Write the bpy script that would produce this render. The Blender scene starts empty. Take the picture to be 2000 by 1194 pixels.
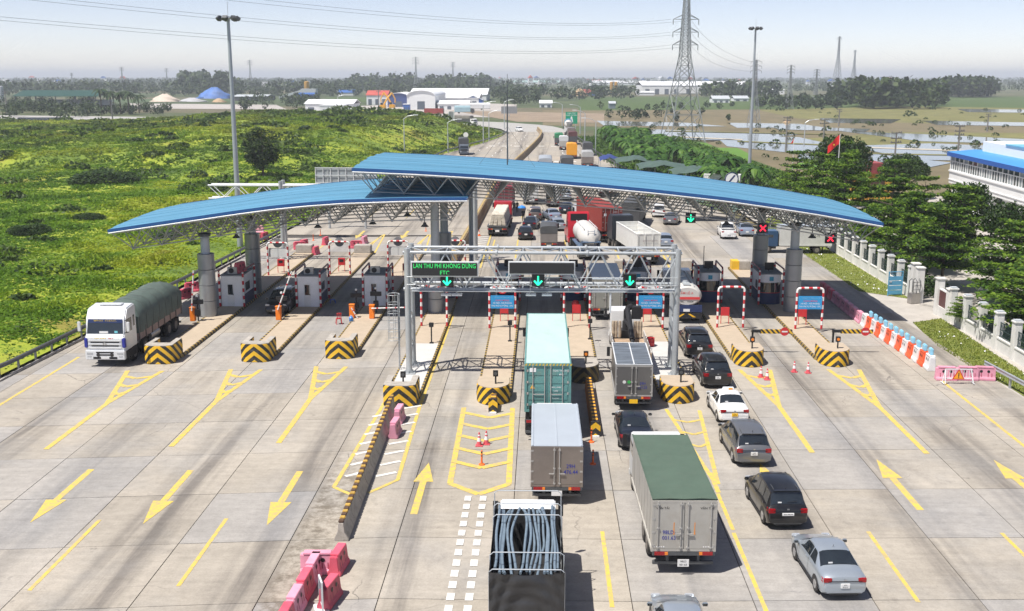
import bpy, math, random
import numpy as np
from mathutils import Vector, Matrix, Euler, noise as mn
random.seed(7); np.random.seed(7)
R = math.radians
scn = bpy.context.scene
COL = scn.collection
# ------------------------------------------------------------------ camera, sky, sun, exposure
FPX, CAMH = 2100.0, 19.0                     # focal length in photo pixels (2000 wide), height of the drone
TH, YAW = math.atan(449 / FPX), R(1.6)
cam = bpy.data.objects.new('camera', bpy.data.cameras.new('camera')); COL.objects.link(cam)
cam.data.sensor_width = 36.0; cam.data.lens = 36.0 * FPX / 2000.0
cam.data.clip_start = 0.5; cam.data.clip_end = 40000
cam.location = (0, 0, CAMH); cam.rotation_euler = (math.pi / 2 - TH, 0, YAW)
scn.camera = cam
SUN = Vector((-0.40, -0.30, 1.0)).normalized()   # towards the sun
el = math.asin(SUN.z); az = math.atan2(SUN.x, SUN.y)
w = bpy.data.worlds.new('World'); scn.world = w; w.use_nodes = True
nt = w.node_tree; bg = nt.nodes['Background']
sky = nt.nodes.new('ShaderNodeTexSky'); sky.sky_type = 'NISHITA'; sky.sun_disc = False
sky.sun_elevation = el; sky.sun_rotation = az
sky.air_density = 0.5; sky.dust_density = 0.3; sky.ozone_density = 1.0; sky.altitude = 0
wb = nt.nodes.new('ShaderNodeMix'); wb.data_type = 'RGBA'; wb.blend_type = 'MULTIPLY'; wb.inputs[0].default_value = 1; wb.inputs[7].default_value = (1.25, 1.0, 0.87, 1)   # camera white balance
nt.links.new(sky.outputs[0], wb.inputs[6]); nt.links.new(wb.outputs[2], bg.inputs[0]); bg.inputs[1].default_value = 0.128
sl = bpy.data.lights.new('sun', 'SUN'); sl.energy = 4.9; sl.angle = R(0.53); sl.color = (1.0, 0.955, 0.89)
so = bpy.data.objects.new('sun', sl); COL.objects.link(so); so.rotation_euler = SUN.to_track_quat('Z', 'Y').to_euler()
scn.view_settings.view_transform = 'Standard'; scn.view_settings.look = 'None'
scn.view_settings.exposure = 0.45; scn.view_settings.gamma = 1.0
scn.cycles.use_denoising = True
scn.cycles.max_bounces = 6; scn.cycles.diffuse_bounces = 3; scn.cycles.glossy_bounces = 3
scn.cycles.transmission_bounces = 3; scn.cycles.transparent_max_bounces = 8; scn.cycles.volume_bounces = 0

def P(u, v, z=0.0):
    """photo pixel -> point of the place at height z"""
    a = (u - 1000) / FPX; b = (v - 597) / FPX
    fw = math.cos(TH) - b * math.sin(TH); dn = math.sin(TH) + b * math.cos(TH)
    t = (CAMH - z) / dn; x = a * t; y = fw * t; c, s = math.cos(YAW), math.sin(YAW)
    return Vector((x * c - y * s, x * s + y * c, z))
def PY(u, v, Y):
    """photo pixel -> point of the place at distance Y along the road"""
    a = (u - 1000) / FPX; b = (v - 597) / FPX
    fw = math.cos(TH) - b * math.sin(TH); dn = math.sin(TH) + b * math.cos(TH)
    c, s = math.cos(YAW), math.sin(YAW); t = Y / (a * s + fw * c)
    return Vector(((a * c - fw * s) * t, Y, CAMH - dn * t))

# ------------------------------------------------------------------ materials
MATS = {}
def mat(name, col, rough=0.6, metal=0.0, var=0.12, scale=1.2, dirt=0.0, dirtcol=(0.12, 0.1, 0.08), emit=None, spec=0.4, bump=0.0, trans=0.0, stretch=None, coat=0.0):
    if name in MATS: return MATS[name]
    m = bpy.data.materials.new(name); m.use_nodes = True; MATS[name] = m
    nt = m.node_tree; N = nt.nodes; Lk = nt.links; b = N['Principled BSDF']
    b.inputs['Roughness'].default_value = rough; b.inputs['Metallic'].default_value = metal
    b.inputs['Specular IOR Level'].default_value = spec
    if coat: b.inputs['Coat Weight'].default_value = coat; b.inputs['Coat Roughness'].default_value = 0.06
    c4 = (*col, 1)
    if emit:
        b.inputs['Emission Color'].default_value = c4; b.inputs['Emission Strength'].default_value = emit
    src = None
    if var or dirt:
        g = N.new('ShaderNodeNewGeometry'); vec = g.outputs['Position']
        if stretch:
            mp = N.new('ShaderNodeMapping'); mp.inputs['Scale'].default_value = stretch; Lk.new(vec, mp.inputs[0]); vec = mp.outputs[0]
        n1 = N.new('ShaderNodeTexNoise'); n1.inputs['Scale'].default_value = scale; n1.inputs['Detail'].default_value = 6
        n1.inputs['Roughness'].default_value = 0.65; Lk.new(vec, n1.inputs['Vector'])
        mr = N.new('ShaderNodeMapRange'); mr.inputs[1].default_value = 0.25; mr.inputs[2].default_value = 0.75
        mr.inputs[3].default_value = 1 - var; mr.inputs[4].default_value = 1 + var
        Lk.new(n1.outputs[0], mr.inputs[0])
        mx = N.new('ShaderNodeMix'); mx.data_type = 'RGBA'; mx.blend_type = 'MULTIPLY'; mx.inputs[0].default_value = 1
        mx.inputs[6].default_value = c4; Lk.new(mr.outputs[0], mx.inputs[7]); src = mx.outputs[2]
        if dirt:
            n2 = N.new('ShaderNodeTexNoise'); n2.inputs['Scale'].default_value = scale * 2.3; n2.inputs['Detail'].default_value = 8
            n2.inputs['Roughness'].default_value = 0.7; Lk.new(vec, n2.inputs['Vector'])
            m2 = N.new('ShaderNodeMapRange'); m2.inputs[1].default_value = 0.48; m2.inputs[2].default_value = 0.72
            m2.inputs[3].default_value = 0; m2.inputs[4].default_value = dirt; Lk.new(n2.outputs[0], m2.inputs[0])
            x2 = N.new('ShaderNodeMix'); x2.data_type = 'RGBA'; Lk.new(m2.outputs[0], x2.inputs[0]); Lk.new(src, x2.inputs[6])
            x2.inputs[7].default_value = (*dirtcol, 1); src = x2.outputs[2]
        Lk.new(src, b.inputs['Base Color'])
        if bump:
            bp = N.new('ShaderNodeBump'); bp.inputs['Strength'].default_value = bump; bp.inputs['Distance'].default_value = 0.05
            Lk.new(n1.outputs[0], bp.inputs['Height']); Lk.new(bp.outputs[0], b.inputs['Normal'])
    else:
        b.inputs['Base Color'].default_value = c4
    if trans:
        tr = N.new('ShaderNodeBsdfTranslucent'); ms = N.new('ShaderNodeMixShader'); ms.inputs[0].default_value = trans
        if src: Lk.new(src, tr.inputs[0])
        else: tr.inputs[0].default_value = c4
        Lk.new(b.outputs[0], ms.inputs[1]); Lk.new(tr.outputs[0], ms.inputs[2]); Lk.new(ms.outputs[0], N['Material Output'].inputs[0])
    return m

def vary(m_, lo, hi):
    """each piece of a material a little lighter or darker than its neighbour"""
    N = m_.node_tree.nodes; L = m_.node_tree.links; b = N['Principled BSDF']; src = b.inputs['Base Color'].links[0].from_socket
    oi = N.new('ShaderNodeObjectInfo'); mr = N.new('ShaderNodeMapRange'); mr.inputs[3].default_value = lo; mr.inputs[4].default_value = hi; L.new(oi.outputs['Random'], mr.inputs[0])
    mx = N.new('ShaderNodeMix'); mx.data_type = 'RGBA'; mx.blend_type = 'MULTIPLY'; mx.inputs[0].default_value = 1; L.new(src, mx.inputs[6]); L.new(mr.outputs[0], mx.inputs[7]); L.new(mx.outputs[2], b.inputs['Base Color'])
def node_mat(name):
    m = bpy.data.materials.new(name); m.use_nodes = True; MATS[name] = m
    return m, m.node_tree.nodes, m.node_tree.links, m.node_tree.nodes['Principled BSDF']
def ramp(N, pts):
    r = N.new('ShaderNodeValToRGB'); e = r.color_ramp.elements
    while len(e) < len(pts): e.new(0.5)
    for i, (p, c) in enumerate(pts): e[i].position = p; e[i].color = (*c, 1)
    return r

def stripe_mat(name, c1, c2, axis, period, frac=0.5, kind='plain', origin=0.0, wear=0.25):
    """painted bands in object space: plain along an axis, diag = slanted, chevron = V about x=0"""
    if name in MATS: return MATS[name]
    m, N, L, b = node_mat(name); b.inputs['Roughness'].default_value = 0.65
    tc = N.new('ShaderNodeTexCoord'); sp = N.new('ShaderNodeSeparateXYZ'); L.new(tc.outputs['Object'], sp.inputs[0])
    def M(op, a, bb=None):
        q = N.new('ShaderNodeMath'); q.operation = op
        for i, s in enumerate((a, bb)):
            if s is None: continue
            if isinstance(s, (int, float)): q.inputs[i].default_value = s
            else: L.new(s, q.inputs[i])
        return q.outputs[0]
    if kind == 'plain': v = sp.outputs[axis]
    elif kind == 'diag': v = M('ADD', sp.outputs[axis], M('MULTIPLY', sp.outputs[2], 0.9))
    else: v = M('ADD', M('MULTIPLY', M('ABSOLUTE', sp.outputs[0]), 0.8), sp.outputs[2])
    if kind == 'chevron': v = M('SUBTRACT', v, M('MULTIPLY', sp.outputs[1], -0.75))
    f = M('FRACT', M('DIVIDE', M('ADD', v, origin + 100 * period), period))
    k = M('LESS_THAN', f, frac)
    n = N.new('ShaderNodeTexNoise'); n.inputs['Scale'].default_value = 5; n.inputs['Detail'].default_value = 8
    g = N.new('ShaderNodeNewGeometry'); L.new(g.outputs['Position'], n.inputs['Vector'])
    mx = N.new('ShaderNodeMix'); mx.data_type = 'RGBA'; L.new(k, mx.inputs[0]); mx.inputs[6].default_value = (*c2, 1); mx.inputs[7].default_value = (*c1, 1)
    mr = N.new('ShaderNodeMapRange'); mr.inputs[1].default_value = 0.5; mr.inputs[2].default_value = 0.75; mr.inputs[4].default_value = wear; L.new(n.outputs[0], mr.inputs[0])
    m2 = N.new('ShaderNodeMix'); m2.data_type = 'RGBA'; L.new(mr.outputs[0], m2.inputs[0]); L.new(mx.outputs[2], m2.inputs[6]); m2.inputs[7].default_value = (0.3, 0.27, 0.22, 1)
    L.new(m2.outputs[2], b.inputs['Base Color'])
    return m

# ------------------------------------------------------------------ mesh builder
class MB:
    def __init__(s): s.v = []; s.f = []
    def add(s, vs, fs):
        o = len(s.v); s.v += [tuple(p) for p in vs]; s.f += [tuple(i + o for i in f) for f in fs]; return s
    def box(s, x0, x1, y0, y1, z0, z1):
        return s.add([(x0,y0,z0),(x1,y0,z0),(x1,y1,z0),(x0,y1,z0),(x0,y0,z1),(x1,y0,z1),(x1,y1,z1),(x0,y1,z1)],
                     [(0,3,2,1),(4,5,6,7),(0,1,5,4),(1,2,6,5),(2,3,7,6),(3,0,4,7)])
    def cbox(s, c, d): return s.box(c[0]-d[0]/2, c[0]+d[0]/2, c[1]-d[1]/2, c[1]+d[1]/2, c[2]-d[2]/2, c[2]+d[2]/2)
    def frus(s, z0, r0, z1, r1):      # r = (x0,x1,y0,y1)
        a = [(r0[0],r0[2],z0),(r0[1],r0[2],z0),(r0[1],r0[3],z0),(r0[0],r0[3],z0),(r1[0],r1[2],z1),(r1[1],r1[2],z1),(r1[1],r1[3],z1),(r1[0],r1[3],z1)]
        return s.add(a, [(0,3,2,1),(4,5,6,7),(0,1,5,4),(1,2,6,5),(2,3,7,6),(3,0,4,7)])
    def tube(s, p, q, r, n=6, r2=None, cap=True):
        p = Vector(p); q = Vector(q); d = q - p
        if d.length < 1e-6: return s
        d.normalize(); a = d.orthogonal().normalized(); b = d.cross(a); r2 = r if r2 is None else r2
        vs = []
        for c, rr in ((p, r), (q, r2)):
            for i in range(n):
                t = 2 * math.pi * i / n; vs.append(c + (a * math.cos(t) + b * math.sin(t)) * rr)
        fs = [(i, (i + 1) % n, n + (i + 1) % n, n + i) for i in range(n)]
        if cap: fs += [tuple(range(n))[::-1], tuple(range(n, 2 * n))]
        return s.add(vs, fs)
    def path(s, pts, r, n=6):
        pts = [Vector(p) for p in pts]; k = len(pts); up = None; vs = []
        for i, p in enumerate(pts):
            d = (pts[min(i + 1, k - 1)] - pts[max(i - 1, 0)]).normalized()
            a = d.orthogonal() if up is None else up - d * up.dot(d)
            a.normalize(); up = a; b = d.cross(a); rr = r[i] if isinstance(r, (list, tuple)) else r
            for j in range(n):
                t = 2 * math.pi * j / n; vs.append(p + (a * math.cos(t) + b * math.sin(t)) * rr)
        fs = [(i*n+j, i*n+(j+1)%n, (i+1)*n+(j+1)%n, (i+1)*n+j) for i in range(k-1) for j in range(n)]
        fs += [tuple(range(n))[::-1], tuple(range((k-1)*n, k*n))]
        return s.add(vs, fs)
    def lathe(s, prof, n=16, c=(0, 0, 0)):
        k = len(prof); vs = []
        for r, z in prof:
            for j in range(n):
                t = 2 * math.pi * j / n; vs.append((c[0] + r * math.cos(t), c[1] + r * math.sin(t), c[2] + z))
        fs = [(i*n+j, i*n+(j+1)%n, (i+1)*n+(j+1)%n, (i+1)*n+j) for i in range(k-1) for j in range(n)]
        fs += [tuple(range(n))[::-1], tuple(range((k-1)*n, k*n))]
        return s.add(vs, fs)
    def prism(s, poly, h0, h1, axis=2):
        """polygon extruded along an axis; poly gives the other two coordinates in order"""
        def pt(a, b, h): return (h, a, b) if axis == 0 else (a, h, b) if axis == 1 else (a, b, h)
        n = len(poly); vs = [pt(a, b, h0) for a, b in poly] + [pt(a, b, h1) for a, b in poly]
        fs = [(i, (i + 1) % n, n + (i + 1) % n, n + i) for i in range(n)] + [tuple(range(n))[::-1], tuple(range(n, 2 * n))]
        return s.add(vs, fs)
    def wheel(s, c, r, wd, n=18):      # axis x
        x0, x1 = c[0] - wd / 2, c[0] + wd / 2; vs = []; pr = [(x0, .62*r), (x0, .93*r), (x0+.04, r), (x1-.04, r), (x1, .93*r), (x1, .62*r)]
        for x, rr in pr:
            for j in range(n):
                t = 2 * math.pi * j / n; vs.append((x, c[1] + rr * math.cos(t), c[2] + rr * math.sin(t)))
        k = len(pr); fs = [(i*n+j, i*n+(j+1)%n, (i+1)*n+(j+1)%n, (i+1)*n+j) for i in range(k-1) for j in range(n)]
        fs += [tuple(range(n))[::-1], tuple(range((k-1)*n, k*n))]
        return s.add(vs, fs)
    def xf(s, M):
        s.v = [tuple(M @ Vector(p)) for p in s.v]; return s
    def build(s, name, m, parent=None, smooth=None, bevel=0, **kw):
        me = bpy.data.meshes.new(name); me.from_pydata(s.v, [], s.f); me.update()
        import bmesh
        if len(s.v) < 60000:
            bm = bmesh.new(); bm.from_mesh(me); bmesh.ops.recalc_face_normals(bm, faces=bm.faces)
            if bevel: bmesh.ops.bevel(bm, geom=[e for e in bm.edges if e.is_manifold and e.calc_face_angle(0) > 0.5], offset=bevel, segments=2, affect='EDGES', clamp_overlap=True)
            bm.to_mesh(me); bm.free()
        if smooth is not None or bevel:
            me.polygons.foreach_set('use_smooth', [True] * len(me.polygons)); me.set_sharp_from_angle(angle=R(smooth if smooth else 35))
        o = bpy.data.objects.new(name, me); COL.objects.link(o)
        if m is not None: me.materials.append(m)
        if parent is not None: o.parent = parent
        for k, q in kw.items(): o[k] = q
        return o
def thing(name, label, cat, loc=(0, 0, 0), rz=0.0, group=None):
    o = bpy.data.objects.new(name, None); COL.objects.link(o); o.location = loc; o.rotation_euler = (0, 0, rz)
    o.empty_display_size = 0.3; o['label'] = label; o['category'] = cat
    if group: o['group'] = group
    return o
def tag(o, label, cat, group=None):
    o['label'] = label; o['category'] = cat
    if group: o['group'] = group
    return o
KIDS = {}
def dup(root, loc=None, rz=None, label=None, group=None):
    """copy of a thing with its parts and sub-parts"""
    def cp(o, par):
        c = o.copy(); COL.objects.link(c); c.parent = par
        for ch in o.children: cp(ch, c)
        return c
    r = cp(root, None)
    if loc is not None: r.location = loc
    if rz is not None: r.rotation_euler = (0, 0, rz)
    if label: r['label'] = label
    if group: r['group'] = group
    return r
TXT = {}
def text(s, size, m, parent, loc, rot=(90, 0, 0), name='lettering', sx=1.0, ext=0.0):
    """flat lettering as a mesh, standing at loc (centre)"""
    key = s
    if key not in TXT:
        cu = bpy.data.curves.new('txt', 'FONT'); cu.body = s; cu.align_x = 'CENTER'; cu.align_y = 'CENTER'; cu.size = 1.0; cu.resolution_u = 2; cu.offset = 0.004
        ob = bpy.data.objects.new('txt', cu); COL.objects.link(ob)
        dg = bpy.context.evaluated_depsgraph_get(); me = bpy.data.meshes.new_from_object(ob.evaluated_get(dg)); bpy.data.objects.remove(ob); TXT[key] = me
    me = TXT[key].copy(); me.materials.clear(); me.materials.append(m)
    o = bpy.data.objects.new(name, me); COL.objects.link(o); o.parent = parent
    o.location = loc; o.rotation_euler = [R(a) for a in rot]; o.scale = (size * sx, size, 1)
    return o
def struct(o): o['kind'] = 'structure'; return o
def sheet(name, pts, z, m, parent=None):
    b = MB(); b.add([(p[0], p[1], z) for p in pts], [tuple(range(len(pts)))]); return b.build(name, m, parent)

# shared materials
grey_metal = mat('galvanised_metal', (0.50, 0.53, 0.55), 0.42, 0.35, 0.10, 2.0)
dark_metal = mat('dark_metal', (0.10, 0.105, 0.11), 0.5, 0.3, 0.15, 3)
black = mat('black_plastic', (0.018, 0.018, 0.02), 0.5, 0, 0.2, 4)
rubber = mat('tyre_rubber', (0.025, 0.024, 0.023), 0.85, 0, 0.25, 6, dirt=0.5, dirtcol=(0.10, 0.085, 0.07))
rim_mat = mat('wheel_rim', (0.45, 0.45, 0.46), 0.35, 0.7, 0.15, 5)
truck_rim = mat('truck_rim', (0.22, 0.20, 0.18), 0.6, 0.3, 0.3, 5)
glass = mat('vehicle_glass', (0.016, 0.021, 0.026), 0.03, 0.0, 0.35, 2.5, spec=1.0)
white_paint = mat('white_paint', (0.78, 0.78, 0.76), 0.5, 0, 0.06, 0.8, dirt=0.12, dirtcol=(0.4, 0.37, 0.33))
white_metal = mat('white_steel', (0.72, 0.74, 0.75), 0.4, 0.1, 0.05, 1)
red_paint = mat('red_paint', (0.55, 0.03, 0.035), 0.45, 0, 0.12, 2)
orange_paint = mat('orange_paint', (0.85, 0.22, 0.02), 0.45, 0, 0.1, 2)
blue_paint = mat('navy_paint', (0.02, 0.035, 0.11), 0.45, 0, 0.1, 2)
conc = mat('weathered_concrete', (0.40, 0.37, 0.33), 0.85, 0, 0.2, 1.5, dirt=0.55, dirtcol=(0.16, 0.14, 0.11), bump=0.2)
chassis_m = mat('chassis', (0.035, 0.033, 0.032), 0.7, 0.1, 0.3, 3, dirt=0.4, dirtcol=(0.12, 0.1, 0.085))
lamp_red = mat('tail_lamp', (0.32, 0.008, 0.012), 0.15, 0, 0, spec=0.6)
lamp_orange = mat('signal_lamp', (0.85, 0.25, 0.03), 0.25, 0, 0, spec=0.6)
lamp_clear = mat('headlamp', (0.45, 0.47, 0.50), 0.15, 0.2, 0, spec=0.8)
plate_w = mat('number_plate', (0.75, 0.75, 0.74), 0.5, 0, 0)
plate_y = mat('yellow_number_plate', (0.85, 0.50, 0.02), 0.5, 0, 0)
blue_ink = mat('blue_ink', (0.03, 0.04, 0.30), 0.6, 0, 0)
black_ink = mat('black_ink', (0.02, 0.02, 0.02), 0.6, 0, 0)
white_ink = mat('white_ink', (0.8, 0.8, 0.8), 0.6, 0, 0)
rw = stripe_mat('red_white_bands', (0.50, 0.02, 0.03), (0.78, 0.77, 0.75), 2, 0.62, wear=0.12)
kerb_m = stripe_mat('kerb_bands', (0.36, 0.24, 0.05), (0.03, 0.026, 0.024), 1, 0.62, kind='diag', wear=0.45)
nose_m = stripe_mat('nose_chevrons', (0.80, 0.48, 0.02), (0.02, 0.02, 0.02), 0, 0.62, kind='chevron', origin=0.12, wear=0.25)
# ------------------------------------------------------------------ fast leaf meshes
def quads_mesh(name, V, m, parent=None, k=4, **kw):
    """V: (n,k,3) array, one k-gon per row"""
    n = len(V); me = bpy.data.meshes.new(name); me.vertices.add(n * k); me.vertices.foreach_set('co', V.reshape(-1).astype(np.float32))
    me.loops.add(n * k); me.loops.foreach_set('vertex_index', np.arange(n * k, dtype=np.int32))
    me.polygons.add(n); me.polygons.foreach_set('loop_start', np.arange(0, n * k, k, dtype=np.int32))
    me.update(calc_edges=True); me.materials.append(m)
    o = bpy.data.objects.new(name, me); COL.objects.link(o)
    if parent is not None: o.parent = parent
    for a, q in kw.items(): o[a] = q
    return o
def leaves(C, size, rng, up=0.0, asp=0.55):
    """diamond-ish leaf quads at centres C with random orientation; up biases the normal upwards"""
    n = len(C); nr = rng.normal(size=(n, 3)); nr[:, 2] = np.abs(nr[:, 2]) + up; nr /= np.linalg.norm(nr, axis=1)[:, None]
    a = rng.normal(size=(n, 3)); a -= nr * (a * nr).sum(1)[:, None]; a /= np.linalg.norm(a, axis=1)[:, None]; b = np.cross(nr, a)
    s = (size * rng.uniform(0.6, 1.3, n))[:, None]
    return np.stack([C - a * s, C - b * s * asp + nr * s * .12, C + a * s, C + b * s * asp + nr * s * .12], 1)
def blades(C, h, wd, rng):
    """upright pointed blades at ground points C"""
    n = len(C); t = rng.uniform(0, 6.283, n); d = np.stack([np.cos(t), np.sin(t), np.zeros(n)], 1); l = rng.normal(size=(n, 3)) * 0.45; l[:, 2] = 0
    hh = (h * rng.uniform(0.5, 1.3, n))[:, None]; wv = d * (wd * rng.uniform(0.6, 1.3, n))[:, None]; up = np.array([[0, 0, 1.0]])
    return np.stack([C - wv * .5, C + wv * .5, C + wv * .55 + up * hh * .6 + l * hh * .5, C + up * hh + l * hh], 1)
def leaf_mat(name, c1, c2, c3, scale, trans=0.35, island=0.3, rough=0.55):
    if name in MATS: return MATS[name]
    m, N, L, b = node_mat(name); b.inputs['Roughness'].default_value = rough; b.inputs['Specular IOR Level'].default_value = 0.25
    g = N.new('ShaderNodeNewGeometry'); n1 = N.new('ShaderNodeTexNoise'); n1.inputs['Scale'].default_value = scale; n1.inputs['Detail'].default_value = 5; n1.inputs['Roughness'].default_value = 0.6
    L.new(g.outputs['Position'], n1.inputs['Vector'])
    ad = N.new('ShaderNodeMath'); ad.operation = 'MULTIPLY_ADD'; L.new(g.outputs['Random Per Island'], ad.inputs[0]); ad.inputs[1].default_value = island; L.new(n1.outputs[0], ad.inputs[2])
    sb = N.new('ShaderNodeMath'); sb.operation = 'SUBTRACT'; L.new(ad.outputs[0], sb.inputs[0]); sb.inputs[1].default_value = island / 2
    r = ramp(N, [(0.34, c1), (0.5, c2), (0.66, c3)]); L.new(sb.outputs[0], r.inputs[0]); L.new(r.outputs[0], b.inputs['Base Color'])
    tr = N.new('ShaderNodeBsdfTranslucent'); L.new(r.outputs[0], tr.inputs[0]); ms = N.new('ShaderNodeMixShader'); ms.inputs[0].default_value = trans
    L.new(b.outputs[0], ms.inputs[1]); L.new(tr.outputs[0], ms.inputs[2]); L.new(ms.outputs[0], N['Material Output'].inputs[0])
    return m

# ------------------------------------------------------------------ ground sheet to the horizon
m, N, L, b = node_mat('far_farmland'); b.inputs['Roughness'].default_value = 0.9
g = N.new('ShaderNodeNewGeometry'); mp = N.new('ShaderNodeMapping'); mp.inputs['Scale'].default_value = (0.004, 0.010, 1); L.new(g.outputs['Position'], mp.inputs[0])
vo = N.new('ShaderNodeTexVoronoi'); vo.inputs['Scale'].default_value = 1.0; L.new(mp.outputs[0], vo.inputs['Vector'])
sp = N.new('ShaderNodeSeparateColor'); L.new(vo.outputs['Color'], sp.inputs[0])
r = ramp(N, [(0.0, (0.05, 0.075, 0.022)), (0.35, (0.085, 0.10, 0.035)), (0.6, (0.13, 0.11, 0.06)), (0.8, (0.06, 0.10, 0.028)), (1.0, (0.10, 0.095, 0.05))]); L.new(sp.outputs[0], r.inputs[0])
nz = N.new('ShaderNodeTexNoise'); nz.inputs['Scale'].default_value = 0.08; nz.inputs['Detail'].default_value = 8; L.new(g.outputs['Position'], nz.inputs['Vector'])
mr = N.new('ShaderNodeMapRange'); mr.inputs[1].default_value = .25; mr.inputs[2].default_value = .75; mr.inputs[3].default_value = 0.6; mr.inputs[4].default_value = 1.35; L.new(nz.outputs[0], mr.inputs[0])
mx = N.new('ShaderNodeMix'); mx.data_type = 'RGBA'; mx.blend_type = 'MULTIPLY'; mx.inputs[0].default_value = 1; L.new(r.outputs[0], mx.inputs[6]); L.new(mr.outputs[0], mx.inputs[7]); L.new(mx.outputs[2], b.inputs['Base Color'])
struct(sheet('ground', [(-14000, -600), (14000, -600), (14000, 16000), (-14000, 16000)], -0.50, m))

# ------------------------------------------------------------------ toll plaza road: concrete slabs with open joints
m, N, L, b = node_mat('slab_concrete'); b.inputs['Roughness'].default_value = 0.88; b.inputs['Specular IOR Level'].default_value = 0.25
def mth(op, a, bb=None, cc=None):
    q = N.new('ShaderNodeMath'); q.operation = op
    for i, s in enumerate((a, bb, cc)):
        if s is None: continue
        if isinstance(s, (int, float)): q.inputs[i].default_value = s
        else: L.new(s, q.inputs[i])
    return q.outputs[0]
def nse(vec, scale, det=6, ro=0.6, st=None):
    if st:
        mp = N.new('ShaderNodeMapping'); mp.inputs['Scale'].default_value = st; L.new(vec, mp.inputs[0]); vec = mp.outputs[0]
    n = N.new('ShaderNodeTexNoise'); n.inputs['Scale'].default_value = scale; n.inputs['Detail'].default_value = det; n.inputs['Roughness'].default_value = ro; L.new(vec, n.inputs['Vector']); return n.outputs[0]
def rng_(v, a, bb, c, d):
    q = N.new('ShaderNodeMapRange'); L.new(v, q.inputs[0])
    for i, s in enumerate((a, bb, c, d)): q.inputs[i + 1].default_value = s
    return q.outputs[0]
g = N.new('ShaderNodeNewGeometry'); pos = g.outputs['Position']; oi = N.new('ShaderNodeObjectInfo'); xyz = N.new('ShaderNodeSeparateXYZ'); L.new(pos, xyz.inputs[0])
tone = rng_(oi.outputs['Random'], 0, 1, 0.87, 1.08)
tone = mth('MULTIPLY', tone, rng_(nse(pos, 0.22, 4), .3, .7, 0.88, 1.10))
tone = mth('MULTIPLY', tone, rng_(nse(pos, 2.2, 9, .72), .25, .75, 0.84, 1.14)); tone = mth('MULTIPLY', tone, rng_(nse(pos, 11, 5, .7), .3, .7, 0.90, 1.10)); tone = mth('MULTIPLY', tone, rng_(nse(pos, 1.0, 7, .7, (.25, 3.0, 1)), .35, .65, 0.93, 1.06))
# rubber and oil film in the wheel paths of each lane
lane = mth('COSINE', mth('MULTIPLY', mth('SUBTRACT', xyz.outputs[0], -5.6), 2 * math.pi / 5.55))
film = mth('MULTIPLY', rng_(lane, -0.2, 1.0, 0.0, 1.0), rng_(nse(pos, 1.0, 7, .62, (0.9, 0.035, 1)), .40, .62, 0.0, 1.0))
blot = mth('MULTIPLY', rng_(nse(pos, 1.0, 8, .7, (0.5, 0.22, 1)), .54, .70, 0, 1), rng_(nse(pos, 0.09, 3), .46, .6, 0, 1))
drk = mth('MAXIMUM', mth('MULTIPLY', film, 0.72), mth('MULTIPLY', blot, 0.62))
spots = mth('MULTIPLY', rng_(nse(pos, 1.3, 9, .75, (1, .6, 1)), .60, .70, 0, 1), 0.5)
drk = mth('MAXIMUM', drk, spots)
dx_ = mth('ABSOLUTE', mth('SUBTRACT', mth('ABSOLUTE', mth('SUBTRACT', mth('MODULO', mth('ADD', xyz.outputs[0], 108.375 + .0), 5.55), 2.775)), .85))   # distance from the two wheel tracks of a lane
trk = mth('MULTIPLY', rng_(dx_, 0.05, 0.42, 1, 0), rng_(nse(pos, 1.0, 6, .6, (.6, .02, 1)), .40, .60, 0, .42)); drk = mth('MAXIMUM', drk, trk)
wv = N.new('ShaderNodeVectorMath'); wv.operation = 'ADD'; L.new(pos, wv.inputs[0]); wn = N.new('ShaderNodeTexNoise'); wn.inputs['Scale'].default_value = .8; wn.inputs['Detail'].default_value = 5; L.new(pos, wn.inputs['Vector']); L.new(wn.outputs['Color'], wv.inputs[1])
vc = N.new('ShaderNodeTexVoronoi'); vc.feature = 'DISTANCE_TO_EDGE'; vc.inputs['Scale'].default_value = .16; L.new(wv.outputs[0], vc.inputs['Vector'])
drk = mth('MAXIMUM', drk, mth('MULTIPLY', rng_(vc.outputs['Distance'], 0.001, 0.005, .8, 0), rng_(nse(pos, .11, 3), .52, .60, 0, 1)))
cm = N.new('ShaderNodeMix'); cm.data_type = 'RGBA'; L.new(drk, cm.inputs[0]); cm.inputs[6].default_value = (0.40, 0.36, 0.303, 1); cm.inputs[7].default_value = (0.105, 0.095, 0.09, 1)
wm = N.new('ShaderNodeMix'); wm.data_type = 'RGBA'; L.new(rng_(nse(pos, .12, 4), .48, .62, 0, .45), wm.inputs[0]); L.new(cm.outputs[2], wm.inputs[6]); wm.inputs[7].default_value = (0.31, 0.30, 0.285, 1)
sl_ = N.new('ShaderNodeMix'); sl_.data_type = 'RGBA'; L.new(mth('MULTIPLY', rng_(oi.outputs['Random'], .55, .85, 0, 1), .55), sl_.inputs[0]); L.new(wm.outputs[2], sl_.inputs[6]); sl_.inputs[7].default_value = (0.25, 0.25, 0.255, 1)
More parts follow.
